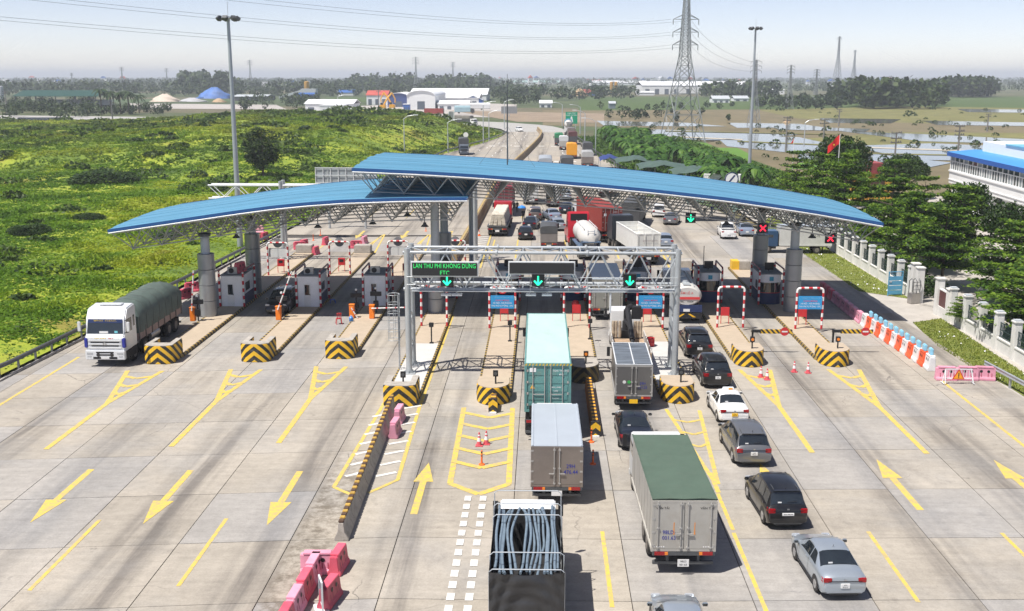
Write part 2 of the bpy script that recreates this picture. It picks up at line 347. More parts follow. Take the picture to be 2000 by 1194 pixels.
# caked dirt beside the near divider
near = mth('MULTIPLY', mth('MULTIPLY', rng_(xyz.outputs[0], -10.5, -10.2, 0, 1), rng_(xyz.outputs[0], -8.9, -8.2, 1, 0)), rng_(xyz.outputs[1], 48, 54, 1, 0))
dm = N.new('ShaderNodeMix'); dm.data_type = 'RGBA'; L.new(mth('MULTIPLY', near, rng_(nse(pos, 1.4, 9, .75), .42, .6, 0, .75)), dm.inputs[0]); L.new(sl_.outputs[2], dm.inputs[6]); dm.inputs[7].default_value = (0.12, 0.098, 0.07, 1)
mm = N.new('ShaderNodeMix'); mm.data_type = 'RGBA'; mm.blend_type = 'MULTIPLY'; mm.inputs[0].default_value = 1; L.new(dm.outputs[2], mm.inputs[6]); L.new(tone, mm.inputs[7]); L.new(mm.outputs[2], b.inputs['Base Color'])
bp = N.new('ShaderNodeBump'); bp.inputs['Strength'].default_value = 0.12; bp.inputs['Distance'].default_value = 0.02; L.new(nse(pos, 14, 4), bp.inputs['Height']); L.new(bp.outputs[0], b.inputs['Normal'])
slab_m = m
joint_m = mat('joint_tar', (0.07, 0.062, 0.055), 0.9, 0, 0.4, 3)

def lerp_tab(tab, y):
    for (y0, a), (y1, c) in zip(tab, tab[1:]):
        if y <= y1: return a + (c - a) * max(0, (y - y0)) / (y1 - y0)
    return tab[-1][1]
LEFT = [(0, -37.5), (66, -34.6), (96, -32.8), (130, -32.0), (200, -28.5), (268, -24.4), (290, -20.5), (316, -16.5), (340, -13.6), (356, -12.4), (375, -12.2)]
RIGHT = [(0, 30.0), (66, 29.0), (95, 28.6), (120, 28.6), (150, 26), (200, 18), (268, 13.4), (312, 11.8), (398, 7.6)]
road = MB()
YS = list(np.arange(0, 376, 8)) + [375]
road.add([(lerp_tab(LEFT, y), y, -0.06) for y in YS] + [(lerp_tab(RIGHT, y), y, -0.06) for y in YS], [(i, len(YS) + i, len(YS) + i + 1, i + 1) for i in range(len(YS) - 1)])
road = struct(road.build('road', joint_m))
XJ = [-38, -33.2, -28.6, -24.05, -19.6, -15.0, -10.43, -6.0, -1.2, 3.4, 7.9, 12.35, 16.3, 20.33, 24.6, 31]
def jy(x, k):
    y = 20.3 + 5.45 * k
    return y + (0.04 * (x - 3) if x > 3 else 0.105 * (x + 6) if x < -6 else 0)
rs = random.Random(3)
for i in range(len(XJ) - 1):
    for k in range(20):
        x0, x1 = XJ[i] + .018, XJ[i + 1] - .018
        ym = 20.3 + 5.45 * (k + .5)
        x0 = max(x0, lerp_tab(LEFT, ym)); x1 = min(x1, lerp_tab(RIGHT, ym))
        if x1 - x0 < 0.5: continue
        pts = [(x0, jy(x0, k) + .018), (x1, jy(x1, k) + .018), (x1, jy(x1, k + 1) - .018), (x0, jy(x0, k + 1) - .018)]
        dz = rs.uniform(-.003, .003); mb = MB()
        mb.add([(p[0], p[1], z) for z in (-.05, dz) for p in pts], [(4, 5, 6, 7), (0, 1, 5, 4), (1, 2, 6, 5), (2, 3, 7, 6), (3, 0, 4, 7)])
        mb.build('slab', slab_m, road)
far = MB()
for y0, y1 in zip(np.arange(129.4, 375, 6.14), np.arange(135.5, 381, 6.14)):
    y1 = min(y1, 375)
    a0, b0, a1, b1 = lerp_tab(LEFT, y0), lerp_tab(RIGHT, y0), lerp_tab(LEFT, y1), lerp_tab(RIGHT, y1); n = 9
    for j in range(n):
        e = .03
        q = [(a0 + (b0 - a0) * j / n + e, y0 + e), (a0 + (b0 - a0) * (j + 1) / n - e, y0 + e), (a1 + (b1 - a1) * (j + 1) / n - e, y1 - e), (a1 + (b1 - a1) * j / n + e, y1 - e)]
        far.add([(p[0], p[1], 0.0) for p in q], [(0, 1, 2, 3)])
far.build('paving', slab_m, road, kind='stuff')
# the bend beyond, leading away to the left
asph = mat('pale_road', (0.36, 0.35, 0.33), 0.85, 0, 0.12, 0.12)
bend = MB(); inner = [(-12.2, 375), (-15.2, 397), (-20, 411), (-28.9, 425.5), (-41.2, 436), (-80, 450), (-400, 520)]
outer = [(9.2, 375), (7.6, 398), (4.0, 418), (-0.9, 431), (-15.9, 454), (-44, 474.5), (-390, 560)]
bend.add([(*p, -.02) for p in inner] + [(*p, -.02) for p in outer], [(i, 7 + i, 8 + i, i + 1) for i in range(6)])
struct(bend.build('road_bend', asph))
# side road in front of the fence gate and the inner yard
yard_m = mat('yard_concrete', (0.42, 0.39, 0.35), 0.9, 0, 0.16, 0.5, dirt=0.3, dirtcol=(0.2, 0.18, 0.15), bump=0.1)
struct(sheet('apron', [(28.4, 20), (140, 20), (140, 175), (28.4, 175)], -0.03, yard_m))

# ------------------------------------------------------------------ painted markings
def paint_mat(name, col, under):
    m, N, L, b = node_mat(name); b.inputs['Roughness'].default_value = 0.6
    g = N.new('ShaderNodeNewGeometry'); n = N.new('ShaderNodeTexNoise'); n.inputs['Scale'].default_value = 3.2; n.inputs['Detail'].default_value = 10; n.inputs['Roughness'].default_value = .72; L.new(g.outputs['Position'], n.inputs['Vector'])
    q = N.new('ShaderNodeMapRange'); q.inputs[1].default_value = 0.44; q.inputs[2].default_value = 0.64; q.inputs[4].default_value = 0.9; L.new(n.outputs[0], q.inputs[0])
    x = N.new('ShaderNodeMix'); x.data_type = 'RGBA'; L.new(q.outputs[0], x.inputs[0]); x.inputs[6].default_value = (*col, 1); x.inputs[7].default_value = (*under, 1); L.new(x.outputs[2], b.inputs['Base Color'])
    return m
ypaint = paint_mat('yellow_road_paint', (0.66, 0.48, 0.085), (0.38, 0.32, 0.20)); wpaint = paint_mat('white_road_paint', (0.72, 0.71, 0.68), (0.5, 0.46, 0.4))
def mark(name, polys, m=ypaint, z=0.008):
    b = MB()
    for i, p in enumerate(polys): b.add([(q[0], q[1], z + .0012 * i) for q in p], [tuple(range(len(p)))])
    return b.build(name, m, road)
def rect(x, y0, y1, wd): return [(x - wd/2, y0), (x + wd/2, y0), (x + wd/2, y1), (x - wd/2, y1)]
def seg(p, q, wd):
    d = (Vector((q[0]-p[0], q[1]-p[1]))).normalized(); n = Vector((-d.y, d.x)) * wd / 2
    return [(p[0]-n.x, p[1]-n.y), (q[0]-n.x, q[1]-n.y), (q[0]+n.x, q[1]+n.y), (p[0]+n.x, p[1]+n.y)]
def arrow(x, y, s):   # s=+1 points away from the camera
    return mark('lane_arrow', [rect(x, min(y, y + s*3.9), max(y, y + s*3.9), 0.32), [(x - .48, y + s*3.9), (x + .48, y + s*3.9), (x, y + s*6.5)][::1 if s > 0 else -1]])
for x in (-22.15, -17.2, -11.8): arrow(x, 49.6, -1)
for x, y in ((-5.6, 44.5), (17.0, 45.6), (22.9, 45.7), (5.4, 22.0)): arrow(x, y, 1)
arrow(11.0, 45.0, 1)
for x, y0, y1 in ((-19.25, 36.9, 43.5), (-13.75, 37.4, 43.8), (2.65, 36.2, 42.9), (8.22, 30, 42.9), (8.25, 43.2, 47.3), (13.97, 36.9, 43.2), (19.6, 37, 43.2), (-19.25, 24, 31), (-13.75, 24, 31)):
    mark('lane_line', [rect(x, y0, y1, 0.17)])
mark('edge_line', [rect(-31.9, 52, 71, 0.2)]); mark('edge_line', [seg((25.5, 67), (25.2, 42), 0.2)])
for x in (-3.32, -2.62):
    mark('dashed_line', [rect(x, y, y + 0.58, 0.30) for y in np.arange(28.0, 46.2, 0.95)], wpaint)
def vee(x, xa, xb, y0, y1):   # tapering hatch in front of an island: arms from the nose to a point, then a tail
    tip = (x, y0 + 8.0)
    pol = [seg((xa, y1), tip, .30), seg((xb, y1), tip, .30), rect(x, y0, y0 + 8.2, .30)]
    for k, f in enumerate((0.18, 0.44, 0.68)):
        y = y1 + (tip[1] - y1) * f; l = xa + (x - xa) * f; r_ = xb + (x - xb) * f; c = (l + r_) / 2
        pol += [seg((l, y), (c, y - .55), .36), seg((c, y - .55), (r_, y), .36)]
    mark('hatch_marking', pol)
for x, xa, xb, y0, y1 in ((-25.7, -27.2, -24.9, 52.4, 67.6), (-19.35, -20.5, -18.5, 53, 68.1), (-13.85, -15.0, -13.0, 53.7, 69), (14.0, 13.1, 15.1, 53, 69), (19.85, 19.0, 21.0, 53, 69.2)):
    vee(x, xa, xb, y0, y1)
mark('hatch_marking', [seg((7.3, 60.2), (8.35, 48.5), .22), seg((9.2, 60), (8.45, 48.5), .22), rect(8.3, 47.4, 50, .22)] + [q for y, l, r_ in ((58.3, 7.4, 9.1), (56.2, 7.65, 8.95), (54.2, 7.8, 8.8)) for q in (seg((l, y), ((l+r_)/2, y-.5), .22), seg(((l+r_)/2, y-.5), (r_, y), .22))])
mark('hatch_marking', [seg((-4.5, 60.2), (-4.3, 48.2), .28), seg((-1.65, 60.2), (-1.5, 48.2), .28), seg((-4.3, 48.2), (-2.87, 46.9), .36), seg((-2.87, 46.9), (-1.5, 48.2), .36)]
     + [q for y in (59.2, 57.2, 55.2, 53.2, 51.2) for q in (seg((-4.4, y), (-2.9, y - .9), .36), seg((-2.9, y - .9), (-1.55, y), .36))])
mark('hatch_marking', [seg((-9.1, 76), (-9.25, 62), .2), seg((-9.25, 62), (-9.75, 47.6), .2), seg((-7.15, 85), (-7.1, 60), .2), seg((-7.1, 60), (-6.85, 48.6), .2), seg((-9.75, 47.6), (-8.8, 46.7), .2), seg((-6.85, 48.6), (-8.0, 46.9), .2)])
mark('diagonal_hatching', [seg((-9.45 - .02*k, 49 + 1.55*k), (-8.75, 49.55 + 1.55*k), .24) for k in range(7)] + [seg((-8.0, 49 + 1.55*k), (-7.05, 49.6 + 1.55*k), .24) for k in range(8)], wpaint)
for x in (-5.55, -2.8, 2.7, 8.2, 13.6): mark('lane_line', [rect(x, 112, 126, .18)]); mark('lane_line', [rect(x * .97, 146, 156, .18)])
for x in (-25, -19.5, -14): mark('lane_line', [rect(x, 118, 126, .18)]); arrow(x + 2.8, 133, -1); mark('lane_line', [rect(x * .95, 146, 156, .18)])
mark('hatch_marking', [seg((14.6, 106.8), (13.4, 121), .2), seg((12.9, 106.8), (13.3, 121), .2)]); mark('hatch_marking', [seg((-18.3, 116), (-19.2, 130), .2), seg((-20.2, 116), (-19.3, 130), .2)]); mark('hatch_marking', [seg((-12.8, 116), (-13.6, 130), .2), seg((-14.7, 116), (-13.8, 130), .2)])
mark('diagonal_hatching', [seg((-8.0, 109 + 1.7*k), (-6.4, 109.9 + 1.7*k), .35) for k in range(12)], wpaint); mark('edge_line', [rect(-6.2, 107, 132, .18)])
mark('hatch_marking', [seg((-11.3, 109 + 1.6*k), (-9.2, 110.2 + 1.6*k), .28) for k in range(10)])
for x in np.arange(-22, 10, 3.4):
    for yy in (232, 244, 298): 
        xx = x + (yy - 230) * .12
        if lerp_tab(LEFT, yy) + 2 < xx < lerp_tab(RIGHT, yy) - 7: mark('dashed_line', [rect(xx, yy, yy + 2.0, 1.6)], wpaint)
for yy in np.arange(250, 372, 10):
    for f in (.17, .33, .78): mark('dashed_line', [rect(lerp_tab(LEFT, yy) * (1 - f) + lerp_tab(RIGHT, yy) * f, yy, yy + 4, .22)], wpaint)

# ------------------------------------------------------------------ meadow on the left: rough rising ground thick with weeds
def sm(t): t = min(1, max(0, t)); return t * t * (3 - 2 * t)
def mead_h(x, y, d):
    n = mn.noise(Vector((x * .02, y * .02, 3.1))); n2 = mn.noise(Vector((x * .07, y * .07, 8.3)))
    n3 = mn.noise(Vector((x * .22, y * .22, 1.7)))
    scarp = sm((y + 30 * n + 12 * n2 - 206 + .10 * (x + 60)) / 26)
    h = 0.5 * sm(d / 5) + scarp * sm((d - 3) / 22) * (2.3 + 0.9 * n) + sm(d / 8) * (0.7 * n2 + 0.28 * n3 + 0.5 * n)
    h += (2.6 * sm((y - 235) / 50) * sm((d - 7) / 20) * sm((x + 150) / 60)) * (1 + .3 * n)
    h -= 1.6 * sm((-x - 130) / 60) * sm((y - 260) / 80)
    return h - 0.25
m, N, L, b = node_mat('meadow_soil'); b.inputs['Roughness'].default_value = 0.9
g = N.new('ShaderNodeNewGeometry'); pos = g.outputs['Position']
nA = nse(pos, 0.045, 6, .6); nB = nse(pos, 0.5, 8, .7); s_ = mth('ADD', mth('MULTIPLY', nA, .7), mth('MULTIPLY', nB, .3))
r = ramp(N, [(0.38, (0.06, 0.11, 0.012)), (0.47, (0.15, 0.22, 0.015)), (0.54, (0.28, 0.33, 0.02)), (0.62, (0.22, 0.19, 0.03))]); L.new(s_, r.inputs[0]); L.new(r.outputs[0], b.inputs['Base Color'])
soil_m = m
D = np.concatenate([np.arange(0, 30, 1.5), np.arange(30, 90, 3), np.arange(90, 200, 6), np.arange(200, 441, 16)])
YM = np.concatenate([np.arange(20, 130, 1.6), np.arange(130, 440, 3.2)])
EDGE = LEFT[:-1] + [(375, -12.2), (397, -17), (412, -24), (426, -36), (437, -52), (446, -80)]
vs = []
for y in YM:
    e = lerp_tab(EDGE, y) - 1.0
    for d in D:
        x = e - d; vs.append((x, y, mead_h(x, y, d)))
nd = len(D); fs = [(i*nd+j, (i+1)*nd+j, (i+1)*nd+j+1, i*nd+j+1) for i in range(len(YM)-1) for j in range(nd-1)]
mb = MB(); mb.v = vs; mb.f = fs; meadow = struct(mb.build('meadow', soil_m, smooth=80))
rng = np.random.default_rng(5)
weeds_old = lambda: leaf_mat('meadow_weeds', (0.045, 0.080, 0.010), (0.185, 0.245, 0.018), (0.42, 0.42, 0.035), 0.040, trans=0.35, island=0.16)
m, N, L, b = node_mat('weed_leaves'); b.inputs['Roughness'].default_value = 0.6; b.inputs['Specular IOR Level'].default_value = 0.2
g = N.new('ShaderNodeNewGeometry'); pos = g.outputs['Position']
hue = mth('ADD', mth('MULTIPLY', nse(pos, 0.032, 5, .62, (1, .7, 1)), .80), mth('MULTIPLY', nse(pos, .16, 5, .65), .20)); hue = mth('ADD', hue, mth('MULTIPLY', mth('SUBTRACT', g.outputs['Random Per Island'], .5), .055))
r = ramp(N, [(0.38, (0.035, 0.085, 0.010)), (0.45, (0.095, 0.190, 0.012)), (0.51, (0.135, 0.245, 0.014)), (0.58, (0.32, 0.385, 0.022)), (0.68, (0.30, 0.27, 0.05))]); L.new(hue, r.inputs[0])
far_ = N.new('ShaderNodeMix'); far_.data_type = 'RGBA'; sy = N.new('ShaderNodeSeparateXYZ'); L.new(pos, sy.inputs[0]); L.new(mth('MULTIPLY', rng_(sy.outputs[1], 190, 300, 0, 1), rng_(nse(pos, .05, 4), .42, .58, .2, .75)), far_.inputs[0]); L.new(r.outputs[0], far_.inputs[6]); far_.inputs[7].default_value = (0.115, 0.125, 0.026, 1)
ml = N.new('ShaderNodeMix'); ml.data_type = 'RGBA'; ml.blend_type = 'MULTIPLY'; ml.inputs[0].default_value = 1; L.new(far_.outputs[2], ml.inputs[6]); L.new(rng_(g.outputs['Random Per Island'], 0, 1, .86, 1.14), ml.inputs[7])
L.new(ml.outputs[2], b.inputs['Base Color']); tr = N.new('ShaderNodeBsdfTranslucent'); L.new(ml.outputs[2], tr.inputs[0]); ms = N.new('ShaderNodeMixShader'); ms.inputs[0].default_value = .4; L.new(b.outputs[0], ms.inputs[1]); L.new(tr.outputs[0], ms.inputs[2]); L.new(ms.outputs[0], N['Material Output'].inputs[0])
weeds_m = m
Cs = []
def frame_ok(x, y): # within the view, plus a margin for a step to the side
    return -0.56 * y - 25 < x
n_t = 0
pts = []
for ring, (ya, yb, cnt) in enumerate(((28, 75, 9000), (75, 130, 19000), (130, 220, 22000), (220, 330, 18000), (330, 440, 12000))):
    k = 0
    while k < cnt:
        y = rng.uniform(ya, yb); e = lerp_tab(EDGE, y) - 1.6; d = rng.uniform(0, 0.56 * y + 25 + e + 10)
        if d < 0: k += 1; continue
        x = e - d; pts.append((x, y, d, ring)); k += 1
Q = []
pa = np.array(pts); Z = np.array([mead_h(x, y, d) for x, y, d, _ in pts]); clump = np.array([mn.noise(Vector((x * .16, y * .16, 5))) for x, y, _, _ in pts])
for ring, (h, wd, nb) in enumerate(((.42, .26, 6), (.48, .28, 6), (.6, .36, 6), (.75, .48, 6), (.95, .7, 5))):
    s = pa[:, 3] == ring; C = np.stack([pa[s, 0], pa[s, 1], Z[s] - .05], 1); cl = clump[s]
    for q in range(nb):
        J = C + np.stack([rng.normal(0, wd * .9, len(C)), rng.normal(0, wd * .9, len(C)), np.zeros(len(C))], 1)
        hh = h * (0.28 + 0.85 * np.clip(cl * 1.8 + .1, 0, 1.6))
        Q.append(blades(J, hh, wd, rng) if q % 2 else leaves(J + np.array([[0, 0, 1]]) * (hh * .55)[:, None], wd * .8, rng, up=1.6))
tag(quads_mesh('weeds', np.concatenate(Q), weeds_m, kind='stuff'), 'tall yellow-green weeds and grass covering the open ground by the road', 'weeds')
# darker scrub patches standing in the meadow
scrub_m = leaf_mat('scrub_leaves', (0.022, 0.048, 0.009), (0.050, 0.092, 0.013), (0.095, 0.145, 0.018), 0.25, trans=0.25, island=0.35)
Q = []
for i in range(340):
    y = rng.uniform(70, 435); e = lerp_tab(EDGE, y) - 4; d = rng.uniform(0, max(5, 0.56 * y + 20 + e))
    x = e - d
    if mn.noise(Vector((x * .025, y * .025, 20))) < 0.02 and y < 250 and rng.uniform() < .8: continue
    z = mead_h(x, y, d); rr = rng.uniform(.6, 1.0) * rng.choice([1, 1, 1.6, 2.8]) * (1 + y / 500); hh = rr * rng.uniform(.45, .8); n = int(110)
    t = rng.uniform(0, 6.283, n); u = rng.uniform(0.0, 1, n); ph = np.arccos(u); k = rng.uniform(.75, 1.05, n)
    C = np.stack([x + rr * k * np.sin(ph) * np.cos(t) * rng.uniform(.9, 1.5), y + rr * k * np.sin(ph) * np.sin(t), z - .1 + hh * k * np.cos(ph)], 1)
    Q.append(leaves(C, .16 + .0011 * y, rng, up=.4, asp=.7))
tag(quads_mesh('scrub', np.concatenate(Q), scrub_m, kind='stuff'), 'dark green scrub bushes scattered through the weeds of the meadow', 'scrub')
# ------------------------------------------------------------------ toll canopies
def interp(tab, x):
    if x <= tab[0][0]: (a, b), (c, d) = tab[0], tab[1]
    elif x >= tab[-1][0]: (a, b), (c, d) = tab[-2], tab[-1]
    else:
        for (a, b), (c, d) in zip(tab, tab[1:]):
            if a <= x <= c: break
    return b + (d - b) * (x - a) / (c - a)
LOW = [(-33.5, 7.35), (-28.3, 8.12), (-23.35, 8.86), (-20.7, 9.22), (-17.95, 9.50), (-15.3, 9.70), (-10.5, 9.88), (-5.7, 9.93)]
UPP = [(-14.4, 12.12), (-9.5, 11.92), (-5.0, 11.66), (-0.15, 11.30), (4.6, 10.92), (8.6, 10.55), (14.1, 9.95), (18.7, 9.30), (21.0, 8.95), (25.8, 8.10)]
roof_m = mat('blue_roof_sheet', (0.092, 0.255, 0.385), 0.55, 0.0, 0.16, 0.7, dirt=0.30, dirtcol=(0.15, 0.33, 0.48), stretch=(0.35, 2.2, 1), spec=0.35)
vary(roof_m, .90, 1.10)
fascia_m = mat('blue_fascia', (0.02, 0.09, 0.27), 0.45, 0, 0.08, 1)
truss_m = mat('truss_steel', (0.40, 0.41, 0.41), 0.4, 0.25, 0.12, 1.5)
white_tr = mat('gutter_white', (0.75, 0.77, 0.78), 0.4, 0, 0.06, 1)
purlin_m = mat('purlin', (0.30, 0.29, 0.27), 0.6, 0.2, 0.2, 2)
Y0, Y1 = 81.6, 98.4
def canopy(tab, label, nx):
    x0, x1 = tab[0][0], tab[-1][0]; r = thing('toll_canopy', label, 'canopy', ((x0 + x1) / 2, (Y0 + Y1) / 2, 0)); ox, oy = r.location.x, r.location.y
    Z = lambda x: interp(tab, x); ns = 14; st = (Y1 - Y0) / ns; rs = random.Random(nx)
    for k in range(ns):
        y = Y0 + k * st; b = MB(); n = 30; e0 = rs.uniform(-.10, .10); e1 = rs.uniform(-.08, .08); dz = .012 * (k % 2) + rs.uniform(-.006, .006)
        xs = [x0 + e0 + (x1 + e1 - x0 - e0) * i / n for i in range(n + 1)]
        crown = lambda yy: 0.22 * (1 - ((yy - 90) / 8.4) ** 2)
        ya, yb = y, y + st - .015
        b.add([(x - ox, yy - oy, Z(x) + dz + crown(yy) + dd) for dd in (-.05, 0) for yy in (ya, yb) for x in xs], [])
        m_ = n + 1
        for i in range(n):
            b.f += [(2*m_+i, 2*m_+i+1, 3*m_+i+1, 3*m_+i), (i, m_+i, m_+i+1, i+1), (i, i+1, 2*m_+i+1, 2*m_+i), (m_+i, 3*m_+i, 3*m_+i+1, m_+i+1)]
        b.f += [(0, 2*m_, 3*m_, m_), (n, m_+n, 3*m_+n, 2*m_+n)]
        b.build('roof_panel', roof_m, r, smooth=30)
    f = MB(); n = 40
    for yy, s in ((Y0 - .03, -1), (Y1 + .03, 1)):
        g = MB(); pts = [(x0 + (x1 - x0) * i / n) for i in range(n + 1)]
        for a, c in zip(pts, pts[1:]):
            f.add([(a - ox, yy - oy, Z(a) - .20), (c - ox, yy - oy, Z(c) - .20), (c - ox, yy - oy, Z(c) + .04), (a - ox, yy - oy, Z(a) + .04),
                   (a - ox, yy + s*.05 - oy, Z(a) - .20), (c - ox, yy + s*.05 - oy, Z(c) - .20), (c - ox, yy + s*.05 - oy, Z(c) + .04), (a - ox, yy + s*.05 - oy, Z(a) + .04)],
                  [(0,1,2,3), (4,7,6,5), (3,2,6,7), (0,4,5,1)])
            g.tube((a - ox, yy + s*.02 - oy, Z(a) - .27), (c - ox, yy + s*.02 - oy, Z(c) - .27), .055, 6, cap=False)
        g.build('gutter', white_tr, r)
    for x in (x0 - .04, x1 + .04): f.box(x - ox - .03, x - ox + .03, Y0 - oy, Y1 - oy, Z(x) - .2, Z(x) - .01)
    f.build('fascia', fascia_m, r)
    # double-layer space frame
    ny = 7; dy = (Y1 - Y0) / ny; dx = (x1 - x0 - .5) / nx; T = {}; B = {}
    for i in range(nx + 1):
        for j in range(ny + 1):
            x = x0 + .25 + i * dx; T[i, j] = Vector((x - ox, Y0 + .05 + j * (dy * .992) - oy, Z(x) - .34))
    for i in range(nx):
        for j in range(ny):
            x = x0 + .25 + (i + .5) * dx; B[i, j] = Vector((x - ox, Y0 + (j + .5) * dy - oy, Z(x) - 1.85))
    tc, bc, dg, pn, nd = MB(), MB(), MB(), MB(), MB(); rr = .048
    for (i, j), p in T.items():
        for q in ((i + 1, j), (i, j + 1)):
            if q in T: tc.tube(p, T[q], rr, 5, cap=False)
    for (i, j), p in B.items():
        for q in ((i + 1, j), (i, j + 1)):
            if q in B and j == 0 and q[1] == 0: MB().tube(p, B[q], rr, 6, cap=False).build('chord_bar', truss_m, r)
            elif q in B: bc.tube(p, B[q], rr, 5, cap=False)
        for q in ((i, j), (i + 1, j), (i, j + 1), (i + 1, j + 1)):
            if j == 0: MB().tube(p, T[q], rr * .9, 6, cap=False).build('brace_bar', truss_m, r)
            else: dg.tube(p, T[q], rr * .9, 5, cap=False)
        nd.lathe([(.02, -.11), (.10, -.06), (.12, 0), (.10, .06), (.02, .11)], 6, p)
    for k in range(2 * ny + 1):
        yy = Y0 + .3 + k * (Y1 - Y0 - .6) / (2 * ny) - oy
        for i in range(nx):
            a, c = x0 + .25 + i * dx, x0 + .25 + (i + 1) * dx
            pn.add([(a - ox, yy - .05, Z(a) - .2), (c - ox, yy - .05, Z(c) - .2), (c - ox, yy + .05, Z(c) - .2), (a - ox, yy + .05, Z(a) - .2), (a - ox, yy - .05, Z(a) - .06), (c - ox, yy - .05, Z(c) - .06), (c - ox, yy + .05, Z(c) - .06), (a - ox, yy + .05, Z(a) - .06)], [(0,3,2,1), (0,1,5,4), (3,7,6,2)])
    tc.build('top_chords', truss_m, r, kind='stuff'); bc.build('bottom_chords', truss_m, r, kind='stuff'); dg.build('diagonals', truss_m, r, kind='stuff'); pn.build('purlins', purlin_m, r, kind='stuff'); nd.build('nodes', truss_m, r, smooth=60, kind='stuff')
    return r, B
can_l, BL = canopy(LOW, 'lower curved blue canopy over the exit lanes at the meadow side', 12)
can_r, BR = canopy(UPP, 'upper long curved blue canopy sloping down over the entry lanes', 17)
# bell lamps under the frame
bell = MB(); bell.lathe([(.04, .75), (.04, .35), (.12, .33), (.14, .2), (.34, 0), (.30, 0), (.05, .16)], 10)
bm0 = None
for B_, r_, keys in ((BL, can_l, ((3, 2), (6, 2), (8, 2), (9, 4), (10, 1), (5, 4))), (BR, can_r, ((6, 2), (9, 3), (12, 2), (13, 4), (15, 2)))):
    for kx in keys:
        if kx not in B_: continue
        p = B_[kx] + r_.location - Vector((0, 0, .85))
        if bm0 is None: bm0 = bell.build('bell_lamp', dark_metal, smooth=40); o = bm0
        else: o = bm0.copy(); COL.objects.link(o)
        o.location = p; tag(o, 'dark bell lamp hanging under the blue canopies', 'lamp', 'bell lamps under the canopies')
# radio mast on the upper roof
t = thing('roof_mast', 'thin dark radio mast with guy wires on the upper canopy roof', 'mast', (-2.9, 90, interp(UPP, -2.9) + .22))
b = MB(); b.tube((0, 0, 0), (0, 0, 5.6), .055, 6); b.tube((0, 0, 5.6), (0, 0, 7.4), .02, 5); b.build('pole', dark_metal, t)
for dx_, dy_ in ((-2.3, -1.5), (2.3, -1.5), (0, 3)):
    MB().tube((0, 0, 3.2), (dx_, dy_, .02 - .03 * dx_), .014, 4).build('guy_wire', dark_metal, t)

clad_m = mat('column_cladding', (0.33, 0.345, 0.36), 0.38, 0.45, 0.08, 0.7, dirt=0.15, dirtcol=(0.2, 0.2, 0.2))
shaft_m = mat('column_shaft', (0.42, 0.46, 0.50), 0.5, 0.1, 0.1, 1)
for x, y, top, ch, label in ((-26.6, 83.4, 6.75, 5.05, 'front clad column at the low end of the lower canopy'), (-25.4, 92.8, 6.9, 5.3, 'rear clad column at the low end of the lower canopy'),
                         (-8.55, 85.3, 9.95, 2.3, 'front light grey column where the two canopies overlap'), (-8.8, 96.0, 9.95, 5.0, 'rear dark clad column where the two canopies overlap'),
                         (20.4, 86.4, 7.35, 5.15, 'front clad column at the low end of the upper canopy'), (19.2, 94.0, 7.55, 5.2, 'rear clad column at the low end of the upper canopy')):
    t = thing('canopy_column', label, 'column', (x, y, 0.2), 0, 'clad columns of the toll canopies')
    k = max(2, round(ch / 1.22)); h = ch / k
    for i in range(k):
        MB().lathe([(.62, i * h + .012), (.655, i * h + .03), (.655, (i + 1) * h - .03), (.62, (i + 1) * h - .012)], 28).build('cladding_ring', clad_m, t, smooth=40)
    MB().lathe([(.60, 0), (.60, ch - .02)], 20).build('core', dark_metal, t)
    b = MB(); b.lathe([(.36, ch - .05), (.34, top + .1 - .2)], 18); b.build('shaft', shaft_m, t, smooth=40)
    MB().lathe([(.34, top - .35), (.48, top - .3), (.48, top - .12), (.34, top - .1)], 18).build('collar', dark_metal, t, smooth=40)
# extra slim post between
t = thing('slim_post', 'slim light grey post behind the overlapping canopy columns', 'post', (-6.6, 99.5, 0))
MB().lathe([(.22, 0), (.2, 8.6)], 14).build('shaft', shaft_m, t, smooth=40); MB().lathe([(.4, 0), (.4, .12)], 14).build('base', conc, t)

# ------------------------------------------------------------------ lane signals
led_g = mat('green_led', (0.02, 0.95, 0.45), 0.4, 0, 0, emit=0.9); led_r = mat('red_led', (1.0, 0.02, 0.06), 0.4, 0, 0, emit=1.0)
def signal(p, kind, label, s=0.78):
    t = thing('lane_signal', label, 'signal', p, 0, 'lane signal boxes')
    MB().box(-s/2, s/2, -.02, .16, -s/2, s/2).build('housing', black, t, bevel=.02)
    vz = MB(); vz.box(-s/2, s/2, -.14, -.02, s/2 - .02, s/2 + .01); vz.build('visor', black, t)
    b = MB(); y = -.032; q = s * .36; wd = s * .07
    def bar(p_, q_):
        d = Vector((q_[0]-p_[0], q_[1]-p_[1])).normalized(); n = Vector((-d.y, d.x)) * wd
        b.add([(p_[0]-n.x, y, p_[1]-n.y), (q_[0]-n.x, y, q_[1]-n.y), (q_[0]+n.x, y, q_[1]+n.y), (p_[0]+n.x, y, p_[1]+n.y)], [(0, 1, 2, 3)])
    if kind == 'x': bar((-q*.8, -q*.8), (q*.8, q*.8)); y = -.034; bar((-q*.8, q*.8), (q*.8, -q*.8))
    else: bar((0, q), (0, -q)); y = -.034; bar((-q*.85, -q*.05), (0, -q)); y = -.036; bar((q*.85, -q*.05), (0, -q))
    b.build('led_symbol', led_r if kind == 'x' else led_g, t)
    MB().tube((0, .08, s/2), (0, .08, s/2 + .5), .03, 6).build('hanger', dark_metal, t)
    return t
signal(PY(1490, 446, 82.6), 'x', 'red cross lane signal beside the rear clad column under the upper canopy')
signal(PY(1622, 466, 82.9), 'x', 'red cross lane signal hanging at the low outer end of the upper canopy')
signal(PY(1349, 426, 82.8), 'a', 'green arrow lane signal hanging under the upper canopy')

